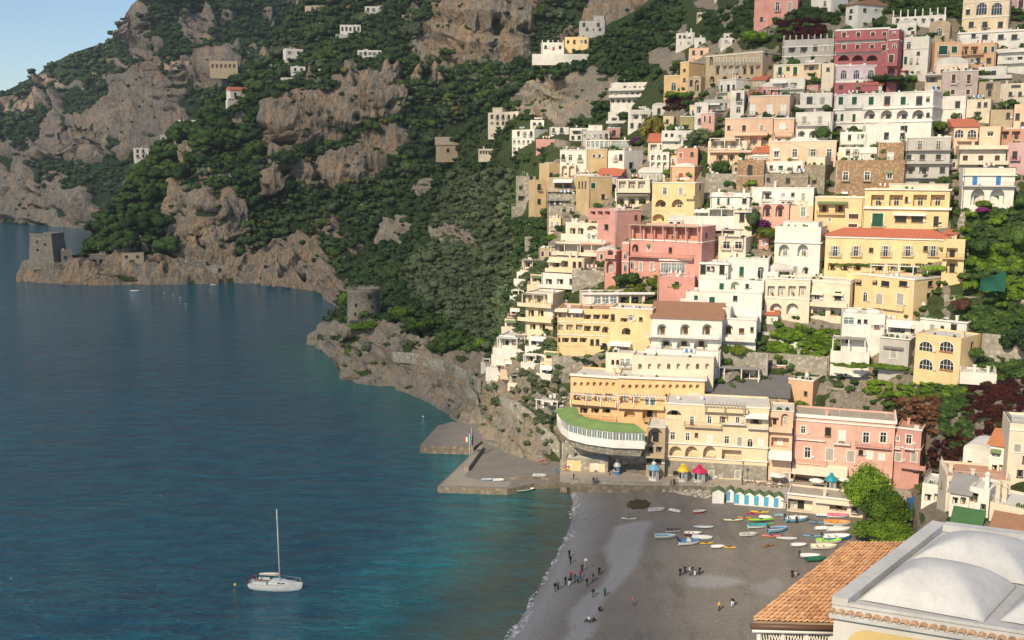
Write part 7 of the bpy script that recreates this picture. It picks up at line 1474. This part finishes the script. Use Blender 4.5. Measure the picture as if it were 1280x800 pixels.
for kd in('stand','walk','sit','crouch','reach'):
    P,E,R,hz,tl=pose(kd); me=skinned(P,E,R); me.materials.clear(); me.materials.append(mSkin)
    for p_ in me.polygons: p_.use_smooth=True
    nk=hz+.54; J=[Vector(p) for p in P]
    leg=(lambda c,hz=hz: c.z<hz+.03 and abs(c.x)<.215) if kd not in('sit','crouch') else (lambda c,hz=hz,kd=kd: (c.y<(-.05 if kd=='sit' else .3) and c.z<.52 and not(abs(c.x)>.19 and c.z>.45)) or c.z<hz+.02)
    hand=[J[i] for i in range(len(J)) if R[i]<.0341 and R[i]>.0299]
    nh=lambda c,hand=hand: all((c-q).length>.062 for q in hand if q is not None)
    jac=submesh(me,lambda c,nk=nk,leg=leg,hand=hand:(not leg(c)) and c.z<nk-.01 and all((c-q).length>.10 for q in hand),.014,'jacket')
    tro=submesh(me,lambda c,leg=leg,kd=kd:leg(c) and (c.z>.10),.010,'trousers')
    sho=submesh(me,lambda c,leg=leg:leg(c) and c.z<=.12,.014,'shoes')
    hd=Vector((0,tl-.03,hz+.70)); hair=submesh(me,lambda c,hd=hd:c.z>hd.z-.06 and (c.z>hd.z+.045 or c.y>hd.y+.005),.016,'hair')
    BODY[kd]=(me,jac,tro,sho,hair)
CL=dict(black=(.015,.015,.018),navy=(.02,.03,.07),grey=(.12,.12,.13),blue=(.06,.14,.32),white=(.70,.70,.70),pink=(.65,.18,.18),yellow=(.68,.42,.04),red=(.42,.03,.04),brown=(.10,.06,.04),green=(.04,.12,.08),jean=(.05,.08,.16),beige=(.40,.33,.24))
CM={}
def cloth(mesh,c):
    k=(mesh.name,c)
    if k not in CM: m2=mesh.copy(); m2.materials.clear(); m2.materials.append(plain('cloth_'+c,CL[c],.9)); CM[k]=m2
    return CM[k]
def person(label,px,py,kind,jk,tr,face=0,hair='black',ground=None,h=1.74,group=None):
    p=onbeach(px,py) if ground is None else onz(px,py,ground); e=empty('person',label,'person',p,math.radians(face),group); s=h/1.78; e.scale=(s,s,s)
    me,ja,ro,sh,ha=BODY[kind]
    for n_,m_ in (('body',me),('jacket',cloth(ja,jk)),('trousers',cloth(ro,tr)),('shoes',cloth(sh,'black' if tr!='black' else 'grey')),('hair',cloth(ha,hair))): put(n_,m_,e,(0,0,0))
    return e
PEOPLE=[('person in black with a raised hood, highest of the pair at the wet sand',711.5,697,'stand','black','black',40),('person in black walking at the edge of the wet sand below another',713,705,'walk','black','black',20),
 ('person in a dark coat standing under the raised white hat',727.5,715,'stand','brown','black',10),('person in a red jacket among the crowd by the water',725.5,723,'stand','red','black',70),('person in black at the right front of the crowd by the water',733.5,733,'walk','black','navy',30),('person in a long black coat, rightmost upper of the crowd',749,719,'stand','black','black',-30),
 ('person in navy with pale jeans right of the crowd',741.5,727,'stand','navy','jean',-60),('person in a green jacket in the middle of the crowd',718.5,727,'stand','green','grey',60),('person in dark red at the left of the crowd',713.7,725,'stand','red','navy',0),('person with white trousers in front of the dark red one',711.8,732.5,'walk','black','white',-10),
 ('person in black at the left edge of the crowd',706.7,731,'stand','black','navy',45),('person in a blue jacket in the middle of the crowd',722.5,729,'stand','blue','black',-45),('person in grey nearest the water on the right of a pair',697.5,737.5,'stand','grey','black',0),('person in black nearest the water on the left of a pair',693.7,739,'walk','black','grey',20),
 ('person in black facing the camera, left of two standing apart',741.5,746.5,'stand','black','grey',5),('person in dark green, right of two standing apart',756,745.5,'stand','green','black',-20),('person in a pink top alone on the sand',791.3,757,'walk','pink','grey',50),
 ('person in black crouching on the wet sand',748.5,764,'crouch','black','black',40),('person with a white top sitting on the sand',735.5,776.5,'sit','white','black',-60),('person in dark clothes sitting beside the white top',741.5,777,'sit','black','brown',-60),
 ('person in black, leftmost of the middle group',850,720.5,'stand','black','black',20),('person in navy, second from left in the middle group',856,717.5,'stand','navy','black',0),('person in a white jacket in the middle group',862,719,'stand','white','jean',60),('person in black with a grey jacket in the middle group',866,718.3,'walk','black','jean',-40),('person in white trousers in the middle group',868.5,720,'stand','grey','white',10),('person in a black coat, rightmost of the middle group',874.3,718.8,'stand','black','black',-50),
 ('person in a yellow jacket on the lower beach',898.7,763.5,'stand','yellow','jean',30),('person in a puffy black jacket and white trousers',915.7,758.5,'walk','black','white',-40),('person in black, left of a pair beside the orange roof',990,722.5,'stand','black','black',10),('person in grey, right of a pair beside the orange roof',994.8,721.5,'stand','grey','beige',-10),
 ('person in dark clothes at the water corner below the quay',709.5,617,'stand','brown','black',30),('person in black leaning at the pale blue motor boat',985.5,654,'stand','black','navy',80),('person in navy behind the pale blue motor boat',995.5,654.5,'stand','navy','black',-60)]
for q in PEOPLE: person(*q)
for q in (('person in black walking on the promenade end',717,600.5,'walk','black','black',60),('person in blue sitting place at the promenade edge',742,605,'stand','navy','jean',0),('person in grey beside the blue one at the promenade edge',746,605,'stand','grey','jean',0),('person in beige on the promenade by the kiosks',838.5,606,'stand','beige','grey',20),('person in dark clothes on the promenade by the kiosks',842.5,607,'walk','navy','black',-30)): person(*q,ground=2.3)
p=onbeach(730.5,715); b=MB(); b.tube([(0,0,0),(0,0,2.5)],.02,5); e=empty('signal_flag','small white flag held up above the crowd by the water','flag',p); b.build('pole',mRail,e); b=MB(); b.box(0,.45,-.015,.015,2.05,2.45); b.build('cloth',mClothX,e)
# ------------------------------------------------------------------ kiosks, huts and boathouse
def kiosk(label,px0,px1,py,roofc,wallc,z=2.3,top=True,hh=2.5,name='kiosk'):
    p=onz((px0+px1)/2,py,z); w=wpx(px1-px0,p.y)*.40; e=empty(name,label,name,p,-math.atan2(p.x,p.y)*.8+.1); k=w*1.0
    b=MB(); n=8; P=[(k*.86*math.cos(math.pi*(2*i+1)/n),k*.86*math.sin(math.pi*(2*i+1)/n)) for i in range(n)]
    b.prism(P,'z',0,hh); b.build('wall',paint(wallc,PC[wallc]),e)
    for i in (4,5,6):
        a=math.pi*2*i/n; q=MB(); q.box(-k*.26,k*.26,-.05,.03,.95,hh-.35); o=q.build('window',mGlassL if i!=5 else mGlass,e,(k*.80*math.cos(a),k*.80*math.sin(a),0)); o.rotation_euler[2]=a+math.pi/2
        q=MB(); q.box(-k*.3,k*.3,-.28,.03,.86,.93); o=q.build('counter',mTrim,e,(k*.82*math.cos(a),k*.82*math.sin(a),0)); o.rotation_euler[2]=a+math.pi/2
    b=MB(); b.lathe([(k*1.16,hh-.1),(k*1.18,hh+.02),(k*.75,hh+.62),(k*.34,hh+.95),(k*.3,hh+.96)],8,smooth=False); rf=b.build('roof',paint(roofc,PC[roofc]),e)
    if top: b=MB(); b.lathe([(k*.3,hh+.9),(k*.3,hh+1.2),(k*.42,hh+1.22),(.04,hh+1.6)],8,smooth=False); b.build('lantern',paint(roofc if roofc!='sky' else 'white',PC[roofc if roofc!='sky' else 'white']),rf)
kiosk('white ticket kiosk with a pale blue pointed roof',807,827,599.5,'sky','white'); kiosk('white kiosk with a pointed yellow roof',845,862,602,'yellow','white'); kiosk('white kiosk with a crimson pointed roof',863,885,603,'crimson','white')
kiosk('small grey booth with a blue panel by the rock wall',766,777,593,'grey','blue',hh=2.0); kiosk('white kiosk with a teal roof on the promenade before the pink hotel',1029,1048,614,'teal','white')
mShing=plain('green_shingle',(.10,.16,.075),.9,.3,4)
def hut(label,px0,px1,py,doorpx,z=1.6,wall='white',h=2.0,door='blue'):
    p=onz((px0+px1)/2,py,z); w=wpx(px1-px0,p.y); e=empty('beach_hut',label,'beach hut',p,-math.atan2(p.x,p.y)*.5-.12); 
    b=MB(); b.prism([(-w/2,-.6),(w/2,-.6),(w/2,h),(0,h+.6),(-w/2,h)],'y',0,2.4); b.build('wall',paint(wall,PC[wall]),e)
    for s in(-1,1): b=MB(); b.add([(0,-.15,h+.68),(s*(w/2+.08),-.15,h+.02),(s*(w/2+.08),2.5,h+.02),(0,2.5,h+.68),(0,-.15,h+.61),(s*(w/2+.08),-.15,h-.06),(s*(w/2+.08),2.5,h-.06),(0,2.5,h+.61)],[(0,1,2,3),(7,6,5,4),(0,4,5,1),(1,5,6,2)]); b.build('roof_slope',mShing,e)
    if doorpx: b=MB(); b.box(-w*.5+.02,-w*.02,-.05,-.003,0,1.95); b.build('door',plain('hut_door',(.08,.34,.52),.6),e); 
    return e
hut('small white hut with a green roof at the left end of the beach huts',890,905,627,False,wall='white')
for i in range(5): hut(('white beach hut with a blue door, first from the left of the row','second beach hut of the row','middle beach hut of the row','fourth beach hut of the row','beach hut at the right end of the row')[i] if i else 'beach hut with a blue door, leftmost of the row of five',917.5+i*12.3,930+i*12.3,629.5+i*1.2,True)
hut('beach hut standing back with a teal doorway left of the row',908,917,626,True)
H('long low boathouse with a dark open front at the beach end',984,1084,623,643,'cream',[('R',632,[1000],32,15),('Rd',633,[1048],22,12),('d',634,[1068],4,10)],name='boathouse',Y=188,dep=7,e=2,low=2,rcol='paving',ext=[('awn',1019,1082,623,1.0,'c'),('cor',621.5,.3,.4)])
H('grey patched shed wall right of the beach huts',979,992,626,642,'grey',[('R',634,[985],6,8)],name='shed',Y=192,dep=4,e=2,low=2,roof='mono',rcol='roofgrey')
# restaurant terraces: tables with closed parasols
for i,(x,y) in enumerate(((948,606),(962,608),(975,609),(990,612),(1006,614),(1018,615),(932,604))):
    p=onz(x,y,2.3); e=empty('cafe_table','white cafe table with chairs on the promenade terrace','cafe table',p,i*.7,'cafe tables on the promenade'); b=MB(); b.lathe([(.3,0),(.06,.05),(.06,.7),(.55,.72),(.55,.76)],12); b.build('table_top',mTrim,e)
    for k in range(3):
        a=k*2.1; c=MB(); c.box(-.22,.22,-.22,.22,.42,.47); c.box(-.22,.22,.18,.22,.47,.9)
        for sx in(-.19,.19):
            for sy in(-.19,.19): c.box(sx-.02,sx+.02,sy-.02,sy+.02,0,.42)
        o=c.build('chair',mWoodP,e,(.95*math.cos(a),.95*math.sin(a),0)); o.rotation_euler[2]=a-math.pi/2
for lab,x,y,r in (('white open parasol on the promenade terrace',971,606,1.9),('second white parasol beside the teal kiosk',1020,613,1.6),('cream parasol by the restaurant arches',1056,612,1.6)):
    p=onz(x,y,2.3); e=empty('parasol',lab,'parasol',p); b=MB(); b.tube([(0,0,0),(0,0,2.6)],.035,6); b.build('pole',mWoodP,e); b=MB(); b.lathe([(r,2.15),(r*.5,2.45),(.03,2.65)],8,smooth=False); b.build('canopy',mClothX,e)
for i,(x,y) in enumerate(((762,594),(928,606),(1150,614))):
    p=onz(x,y,2.3); e=empty('street_lamp',('dark street lamp by the rock wall','dark street lamp by the white boat store doors','dark street lamp near the beach trees')[i],'street lamp',p); b=MB(); b.tube([(0,0,0),(0,0,4.6)],[.09,.05],6); b.build('post',mIron,e); b=MB(); b.lathe([(.1,4.55),(.22,4.9),(.26,5.1),(.05,5.3)],8); b.build('lantern',mGlassL,e)
p=onz(587,575,1.4); e=empty('flagpole','flagpole with a red and white flag on the quay','flagpole',p); b=MB(); b.tube([(0,0,0),(0,0,6.4)],.06,6); b.build('pole',mRail,e)
for k,c in enumerate(('green','white','red')): b=MB(); b.box(-.02-.42*(k+1),-.02-.42*k-.004,-.02+.05*k,.02+.05*k,4.4,5.5); b.build('flag',paint(c,PC[c]),e)
p=onz(590,573,1.4); e=empty('flagpole','second flagpole with a furled dark blue flag on the quay','flagpole',p); b=MB(); b.tube([(0,0,0),(0,0,7.4)],.06,6); b.build('pole',mRail,e); b=MB(); b.tube([(.1,0,7.2),(.16,0,5),(.1,0,3.2)],[.1,.22,.12],6); b.build('flag',paint('navy',PC['navy']),e)
# blue van and tarpaulins behind the hedge
p=onz(1146,642,2.3); e=empty('storage_tent','blue tarpaulin store beside the beach hedge','tent',p,-.3); b=MB(); b.prism([(-1.8,0),(1.8,0),(1.8,2.0),(.2,2.6),(-1.8,2.3)],'y',0,2.4); b.build('tarpaulin',plain('blue_tarp',(.02,.10,.28),.6),e)
p=onz(1143,655,2.3); boat('white and navy boat stored under the blue tarpaulin',1134,1150,652,'row','navy','white',-20,z=2.0)
# pale rubble heap and dark weed on the sand
rk=[]; V0,T0=ICO[1]; Vs=[];Ts=[];o_=0
for i in range(420):
    x=RNG.uniform(806,888); y=RNG.uniform(606,624)
    if y>611+(x-806)*.16: continue
    p=onbeach(x,y); s=.18+.45*RNG.random()**2; V=V0*(1+.4*vnoise(V0*2+i*3.1,4))[:,None]*np.array([s,s*.8,s*.6])+np.array([p.x,p.y,p.z+.1]); Vs.append(V);Ts.append(T0+o_);o_+=len(V)
struct(link('rubble',npmesh('rubble',np.concatenate(Vs),np.concatenate(Ts),False),plain('pale_stone',(.42,.38,.31),.9,.3,1.2)),'stuff')
Vs=[];Ts=[];o_=0
for i in range(220):
    a=RNG.random()*6.28; r=math.sqrt(RNG.random()); p=onbeach(798+13*r*math.cos(a),631+5.5*r*math.sin(a)); s=.2+.4*RNG.random(); V=V0*(1+.5*vnoise(V0*2+i*3.1,4))[:,None]*np.array([s,s*.8,s*.5])+np.array([p.x,p.y,p.z+.05]); Vs.append(V);Ts.append(T0+o_);o_+=len(V)
struct(link('seaweed',npmesh('seaweed',np.concatenate(Vs),np.concatenate(Ts),False),plain('weed',(.055,.042,.02),.95,.4,2)),'stuff')
# boulders along the shore
for i,(x,y,s) in enumerate(((620,545,3.4),(612,538,2.6),(606,548,2.2),(630,556,2.0),(596,535,2.4),(585,524,2.2),(572,512,2.0),(402,428,5.5),(408,434,3.8),(412,420,5.0),(560,508,1.8),(540,500,1.9),(648,566,1.5),(638,562,1.2))):
    p=onz(x,y,.4); V,T=ICO[3]; d=1+.35*fbm(V*1.3+i*7.7,4,i,True)+.12*fbm(V*4+i,3,3); o=link('boulder',npmesh('boulder',V*d[:,None]*np.array([s,s*.8,s*.85]),T,False),mT,None,p); a=o.data.attributes.new('rock','FLOAT','POINT'); a.data.foreach_set('value',np.ones(len(V),np.float32)); tag(o,'grey boulder in the water at the foot of the cliff','boulder','boulders at the cliff foot')
Vs=[];Ts=[];o_=0
for i in range(900):
    t=RNG.random(); x=335+95*t; y=352+3*t+ (28*max(0,t-.55)/.45 if RNG.random()<.8 else 6)*RNG.random(); p=onz(x,min(y,392),.5); s=.5+1.6*RNG.random()**3; V=V0*(1+.4*vnoise(V0*2+i*3.1,4))[:,None]*s*np.array([1,.8,.6])+np.array(p); Vs.append(V);Ts.append(T0+o_);o_+=len(V)
struct(link('shore_rocks',npmesh('shore_rocks',np.concatenate(Vs),np.concatenate(Ts),False),plain('shore_stone',(.20,.18,.15),.9,.3,.6)),'stuff')
slabpoly('shingle_beach',[(345,355),(372,358),(392,363),(408,370),(418,378),(424,390),(432,394),(445,380),(430,350),(380,345),(345,350)],.5,-2,plain('shingle',(.19,.175,.15),.9,.2,.4),mT)

# loose stones, seaweed scraps and flotsam on the sand
Vs=[];Ts=[];o_=0
for i in range(2600):
    if i%3: x,y=RNG.uniform(690,1040),RNG.uniform(612,800)
    else:
        t=RNG.random(); k=t*(len(SHORE)-5); a=SHORE[1+int(k)]; b_=SHORE[2+int(k)]; f=k%1; x=a[0]+(b_[0]-a[0])*f+RNG.uniform(8,40)**1.0; y=a[1]+(b_[1]-a[1])*f
    p=onz(x,y,1.2); d=float(inland(np.array([[p.x,p.y]]))[0])
    if d<2: continue
    z=beach_z(p.x,p.y); s=.04+.16*RNG.random()**3; V=V0*np.array([s,s*.8,s*.5])+np.array([p.x,p.y,z+.02]); Vs.append(V);Ts.append(T0+o_);o_+=len(V)
struct(link('pebbles',npmesh('pebbles',np.concatenate(Vs),np.concatenate(Ts),False),plain('pebble',(.24,.22,.19),.9,.6,3)),'stuff')
# ------------------------------------------------------------------ the domed roof and the tiled roof below the viewpoint
ZR=58.; c1=onz(1040,755,ZR); c2=onz(1165,659,ZR); c3=onz(1280,793,ZR); fd=(c3-c1).normalized(); LF=9.5; c3=c1+fd*LF; c4=c2+fd*LF
base=plaster('roofplaster',(.47,.47,.465),.5,.35); base2=plaster('domeplaster',(.50,.50,.495),.4,.3)
e=empty('domed_house','yellow house with a white roof of shallow cushion domes in the foreground','house',c1)
def weather(name,c):
    m,nt,b=nmat(name); p=coords(nt); ps=coords(nt,(1,1,1))
    o=mixc(nt,ramp(nt,noise(nt,p,.9,7,.7),[(.35,0.),(.65,1.)]),tuple(x*.84 for x in c),tuple(x*1.06 for x in c))
    o=mixc(nt,ramp(nt,noise(nt,p,2.1,8,.75,1.2),[(.52,0.),(.70,.28)]),o,tuple(x*.62 for x in c))
    o=mixc(nt,ramp(nt,noise(nt,p,14,5,.7),[(.65,0.),(.72,.4)]),o,(.20,.19,.15))
    v=N(nt,'ShaderNodeTexVoronoi',feature='DISTANCE_TO_EDGE',inp={'Scale':.55}); q=N(nt,'ShaderNodeVectorMath',operation='ADD'); z=N(nt,'ShaderNodeTexNoise',inp={'Scale':1.6,'Detail':4}); nt.links.new(p,z.inputs['Vector']); nt.links.new(p,q.inputs[0]); nt.links.new(z.outputs['Color'],q.inputs[1]); nt.links.new(q.outputs[0],v.inputs['Vector'])
    o=mixc(nt,ramp(nt,v.outputs['Distance'],[(.0,.22),(.010,0.)]),o,tuple(x*.45 for x in c))
    nt.links.new(o,b.inputs['Base Color']); b.inputs['Roughness'].default_value=.9; bump(nt,noise(nt,p,5,7,.75),.35,.05,b); return m
base,base2=weather('roof_weathered',(.50,.50,.49)),weather('dome_weathered',(.54,.54,.53))
def L(p): return p-c1
ld=(c2-c1).normalized(); nd=Vector((0,0,1))
mb=MB(); Lp=[L(c1),L(c3),L(c4),L(c2)]
mb.add([p+Vector((0,0,-.02)) for p in Lp]+[p+Vector((0,0,-.32)) for p in Lp],[(0,1,2,3),(0,4,5,1),(1,5,6,2),(2,6,7,3),(3,7,4,0),(7,6,5,4)]); mb.build('roof',base,e)
def curb(a,b,w,h,inn):
    d=(b-a).normalized(); n=inn.normalized()*w; m=MB(); q=[a,b,b+n,a+n]; m.add([v for v in q]+[v+Vector((0,0,h)) for v in q[:2]]+[v+Vector((0,0,h*.9)) for v in q[2:]],[(0,1,5,4),(1,2,6,5),(2,3,7,6),(3,0,4,7),(4,5,6,7)]); return m
curb(Lp[0]-ld*.02,Lp[3]+ld*.0,.42,.24,fd).build('parapet',base,e)
curb(Lp[0]+fd*.424,Lp[1],.16,.10,ld).build('parapet',base,e)
curb(Lp[3]+fd*.424,Lp[2],.32,.26,-ld).build('parapet',base,e)
def pix(px,py): return L(onz(px,py,ZR))
def cushion(FLc,FRc,BRc,BLc,h):
    n=44; V=[];Q=[]
    for j in range(n+1):
        for i in range(n+1):
            u,v=i/n,j/n; p=(FLc*(1-u)+FRc*u)*(1-v)+(BLc*(1-u)+BRc*u)*v
            a,b_=1-abs(2*u-1),1-abs(2*v-1); fa,fb=math.sin(min(1,a)*math.pi/2)**.9,math.sin(min(1,b_)*math.pi/2)**.9
            k=14; m=-math.log(math.exp(-k*fa)+math.exp(-k*fb))/k; m=max(0,min(1,m+.02)); V.append((p.x,p.y,p.z+h*m*(1-.12*m)))
    Q=[(j*(n+1)+i,j*(n+1)+i+1,(j+1)*(n+1)+i+1,(j+1)*(n+1)+i) for j in range(n) for i in range(n)]
    mb=MB(); mb.add(V,Q,0,True); return mb
FLc,FRc,BRc=pix(1074,750),pix(1229,778),pix(1266,738); BLc=FLc+(BRc-FRc)*1.15
cushion(FLc,FRc,BRc+(BRc-FRc)*.15,BLc,1.05).build('dome',base2,e)
dv=pix(1128,706)-FLc
F2=pix(1130,707)
cushion(F2,F2+(FRc-FLc)*1.08,F2+(FRc-FLc)*1.08+(BLc-FLc)*.92,F2+(BLc-FLc)*.92,1.0).build('dome',base2,e)
F3=FRc+(FRc-FLc)*.10+ld*.3
cushion(F3,F3+(FRc-FLc),F3+(FRc-FLc)+(BLc-FLc),F3+(BLc-FLc),1.05).build('dome',base2,e)
# tile edging along the front
mTer=plain('weathered_tile',(.34,.22,.135),.9,.45,6)
m=MB(); k=int(LF/.235)
for i in range(k):
    o=Lp[0]+fd*(.02+i*.235); pts=[]
    for s in range(7):
        a=math.pi*s/6; pts.append((math.cos(a)*.105,math.sin(a)*.085))
    out=-ld; V=[]
    for d_,zz,sc in ((-.30,-.02,1.0),(.16,-.16,.92)):
        for x,z in pts: V.append(o+out*d_+fd*x*sc+Vector((0,0,z*sc-.06+zz)))
        for x,z in pts: V.append(o+out*d_+fd*x*sc*.8+Vector((0,0,z*sc*.8-.06+zz)))
    fs=[]
    for s in range(6): fs+=[(s,s+1,14+s+1,14+s),(7+s,14+7+s,14+7+s+1,7+s+1),(14+s,14+s+1,21+s+1,21+s)]
    m.add(V,fs,0,True)
m.build('tile_edging',mTer,e)
m=MB(); a=Lp[0]-ld*.12+Vector((0,0,-.2)); q=[a-fd*.02,a+fd*LF]; m.add([q[0],q[1],q[1]+ld*.4,q[0]+ld*.4]+[v+Vector((0,0,-.16)) for v in (q[0],q[1],q[1]+ld*.4,q[0]+ld*.4)],[(0,1,2,3),(0,4,5,1),(7,6,5,4),(0,3,7,4)]); m.build('eaves',base,e)
# walls: white corner and arch-headed yellow panel
wh=9.; m=MB(); a,b,c,d=[p+Vector((0,0,-.33)) for p in Lp]; a=a+ld*.05+fd*.05; b=b+ld*.05; d=d+fd*.05
m.add([a,b,c,d]+[v+Vector((0,0,-wh)) for v in (a,b,c,d)],[(0,4,5,1),(1,5,6,2),(2,6,7,3),(3,7,4,0)]); m.build('wall',plaster('housewhite',(.58,.56,.52),.3,.2),e)
m=MB(); a0=a-ld*.03+fd*.38; pts=[(0,-wh),(LF-1,-wh),(LF-1,-.28)]+[(.55-.55*math.sin(t),-.28-.55+.55*math.cos(t)) for t in np.linspace(0,math.pi/2,8)]
m.add([a0+fd*x+Vector((0,0,z)) for x,z in pts],[tuple(range(len(pts)))]); m.build('wall_panel',plaster('houseyellow',(.60,.46,.20),.3,.2),e)
m=MB(); 
for t in (1.2,):
    pass
# tiled roof
t1,t2,t3,t4=onz(941,776,56.2),onz(1050,779,56.2),onz(1140,679,57.15),onz(1061,680,57.15)
e2=empty('tiled_roof_house','lower annex with an orange tiled roof left of the white domes','house',t1)
def bil(u,v): 
    return ((t1*(1-u)+t2*u)*(1-v)+(t4*(1-u)+t3*u)*v)-t1
m=MB(); nc,nr=16,24; seg=4
wd=(t2-t1).length/nc
for r in range(nr):
    for cidx in range(nc):
        for kind in(0,1):
            V=[]; jz=RNG.random()*.025; js=(RNG.random()-.5)*.09
            for d_ in(0,1.18):
                v=min(1.0,(r+d_)/nr); lift=(.045 if d_==0 else .0)
                for s in range(seg+1):
                    x=s/seg; u=(cidx+(x if kind==0 else x*.62-.31)+js)/nc; p=bil(max(0,min(1,u)),v)
                    z=(.075*math.sin(math.pi*x)+.02) if kind else -.04*math.sin(math.pi*x)
                    V.append(p+Vector((0,0,z+lift+jz)))
            m.add(V,[(s,s+1,seg+1+s+1,seg+1+s) for s in range(seg)],0,True)
mt,nt,b=nmat('orange_roof_tiles'); p=coords(nt); o=mixc(nt,ramp(nt,noise(nt,p,3.3,3,.7),[(.3,0.),(.7,1.)]),(.72,.39,.19),(.90,.60,.35)); o=mixc(nt,ramp(nt,noise(nt,p,.8,5,.7),[(.5,0.),(.72,.7)]),o,(.56,.32,.18)); nt.links.new(o,b.inputs['Base Color']); o=mixc(nt,ramp(nt,N(nt,'ShaderNodeAttribute',attribute_name='tint').outputs['Fac'],[(0.,.55),(.45,0.),(.9,0.),(1.,.4)]),o,(.36,.17,.09)); nt.links.new(o,b.inputs['Base Color']); b.inputs['Roughness'].default_value=.9; bump(nt,noise(nt,p,18,4,.7),.3,.03,b)
ro=m.build('roof',mt,e2); tv=RNG.random(nc*nr*2); setattr_f(ro.data,'tint',np.repeat(tv,2*(seg+1)))
m=MB(); q=[bil(0,0),bil(1,0),bil(1,1),bil(0,1)]; m.add([v+Vector((0,0,-.06)) for v in q]+[v+Vector((0,0,-.2)) for v in q],[(0,1,2,3),(0,4,5,1),(1,5,6,2),(2,6,7,3),(3,7,4,0),(7,6,5,4)]); m.build('roof_boards',mWoodP,e2)
m=MB(); g0,g1=bil(0,0),bil(1,0); dn=(bil(0,1)-bil(0,0)).normalized(); m.tube([g0-dn*.10+Vector((0,0,-.12)),g1-dn*.10+Vector((0,0,-.12))],.09,8); m.build('gutter',plain('gutter_brown',(.12,.07,.045),.5),e2)
m=MB(); m.tube([g0-dn*.02+Vector((0,0,-.30)),g1-dn*.02+Vector((0,0,-.30))],.07,6); m.build('beam',mTrim,e2)
n_=4
for i in range(n_):
    p=bil((i+.15)/(n_-.4),0)+dn*.15; m=MB(); m.box(p.x-.05,p.x+.05,p.y-.05,p.y+.05,-5,-.2); m.build('post',mTrim,e2)
m=MB(); p0,p1=bil(.05,0)+dn*.16,bil(.98,0)+dn*.16
for i in range(26):
    a=p0+(p1-p0)*(i/26); b_=p0+(p1-p0)*min(1,(i+4)/26); m.tube([a+Vector((0,0,-1.9)),b_+Vector((0,0,-.35))],.014,4)
    a=p0+(p1-p0)*((i+4)/30); b_=p0+(p1-p0)*max(0,(i)/30); m.tube([a+Vector((0,0,-1.9)),b_+Vector((0,0,-.35))],.014,4)
m.build('lattice',mTrim,e2)
m=MB(); w0=[bil(.02,.08),bil(1,.08),bil(1,1),bil(.02,1)]; m.add([v+Vector((0,0,-.21)) for v in w0]+[Vector((v.x,v.y,-8)) for v in w0],[(1,5,6,2),(2,6,7,3),(3,7,4,0)]); m.build('wall',MATS['cream'],e2)
# ------------------------------------------------------------------ overhead cables and stair flights between the houses
def cable(label,a,b,sag):
    A_,B_=Vector(a),Vector(b); mb=MB(); pts=[A_+(B_-A_)*t+Vector((0,0,-sag*4*t*(1-t))) for t in np.linspace(0,1,9)]; mb.tube(pts,.035,4); tag(link('cable',mb.mesh('cable'),mIron),label,'cable')
up=lambda x,y,h: tuple(surf(FT,x,y)+Vector((0,-2,h)))
cable('thin cable crossing the town above the long white hotel',up(1040,175,9),up(1190,180,9),1.2)
cable('thin cable between the peach house and the stone house',up(955,205,8),up(1060,240,9),1.0)
cable('thin cable over the garden terraces right of the yellow houses',up(1200,330,9),up(1275,300,8),1.5)
cable('thin cable from the crimson villa to the white guest house',up(880,350,9),up(960,330,10),.8)
def stairs(label,pts,w=1.6):
    P=[surf(FT,x,y)+Vector((0,-1.8,.2)) for x,y in pts]; mb=MB()
    for a,b in zip(P[:-1],P[1:]):
        n=max(3,int((b-a).length/.45)); d=(b-a); dh=Vector((d.x,d.y,0)).normalized(); s=Vector((-dh.y,dh.x,0))*w/2
        for i in range(n):
            p=a+d*(i/n); q=a+d*((i+1)/n); z=max(p.z,q.z); mb.add([p-s,q-s,q+s,p+s],[],0); v=[(p-s),(q-s),(q+s),(p+s)]
            mb.add([(k.x,k.y,z) for k in v]+[(k.x,k.y,z-1.5) for k in v],[(0,1,2,3),(0,4,5,1),(1,5,6,2),(2,6,7,3),(3,7,4,0)])
    tag(link('stairway',mb.mesh('stairway'),MATS['rubble']),label,'stairs')
stairs('stone stair flight climbing beside the crimson villa',[(716,358),(735,340),(752,322)])
stairs('long stone stairway on the right of the yellow hotel',[(1196,345),(1204,310),(1196,280),(1204,262)])
stairs('stone steps below the white villa with the brown roof',[(905,470),(930,455),(950,448)])
stairs('stone steps on the terraces below the peach hotel',[(690,470),(715,458),(735,448)])
# ------------------------------------------------------------------ sea air
b=MB(); b.box(-2260,980,-60,1960,-22,470); m=bpy.data.materials.new('haze'); m.use_nodes=True; nt=m.node_tree; nt.nodes.remove(nt.nodes['Principled BSDF'])
v=N(nt,'ShaderNodeVolumePrincipled',inp={'Color':(.84,.91,1,1),'Density':.00008,'Anisotropy':.2}); nt.links.new(v.outputs[0],nt.nodes['Material Output'].inputs['Volume'])
o=link('haze',b.mesh('haze'),m); o['kind']='stuff'
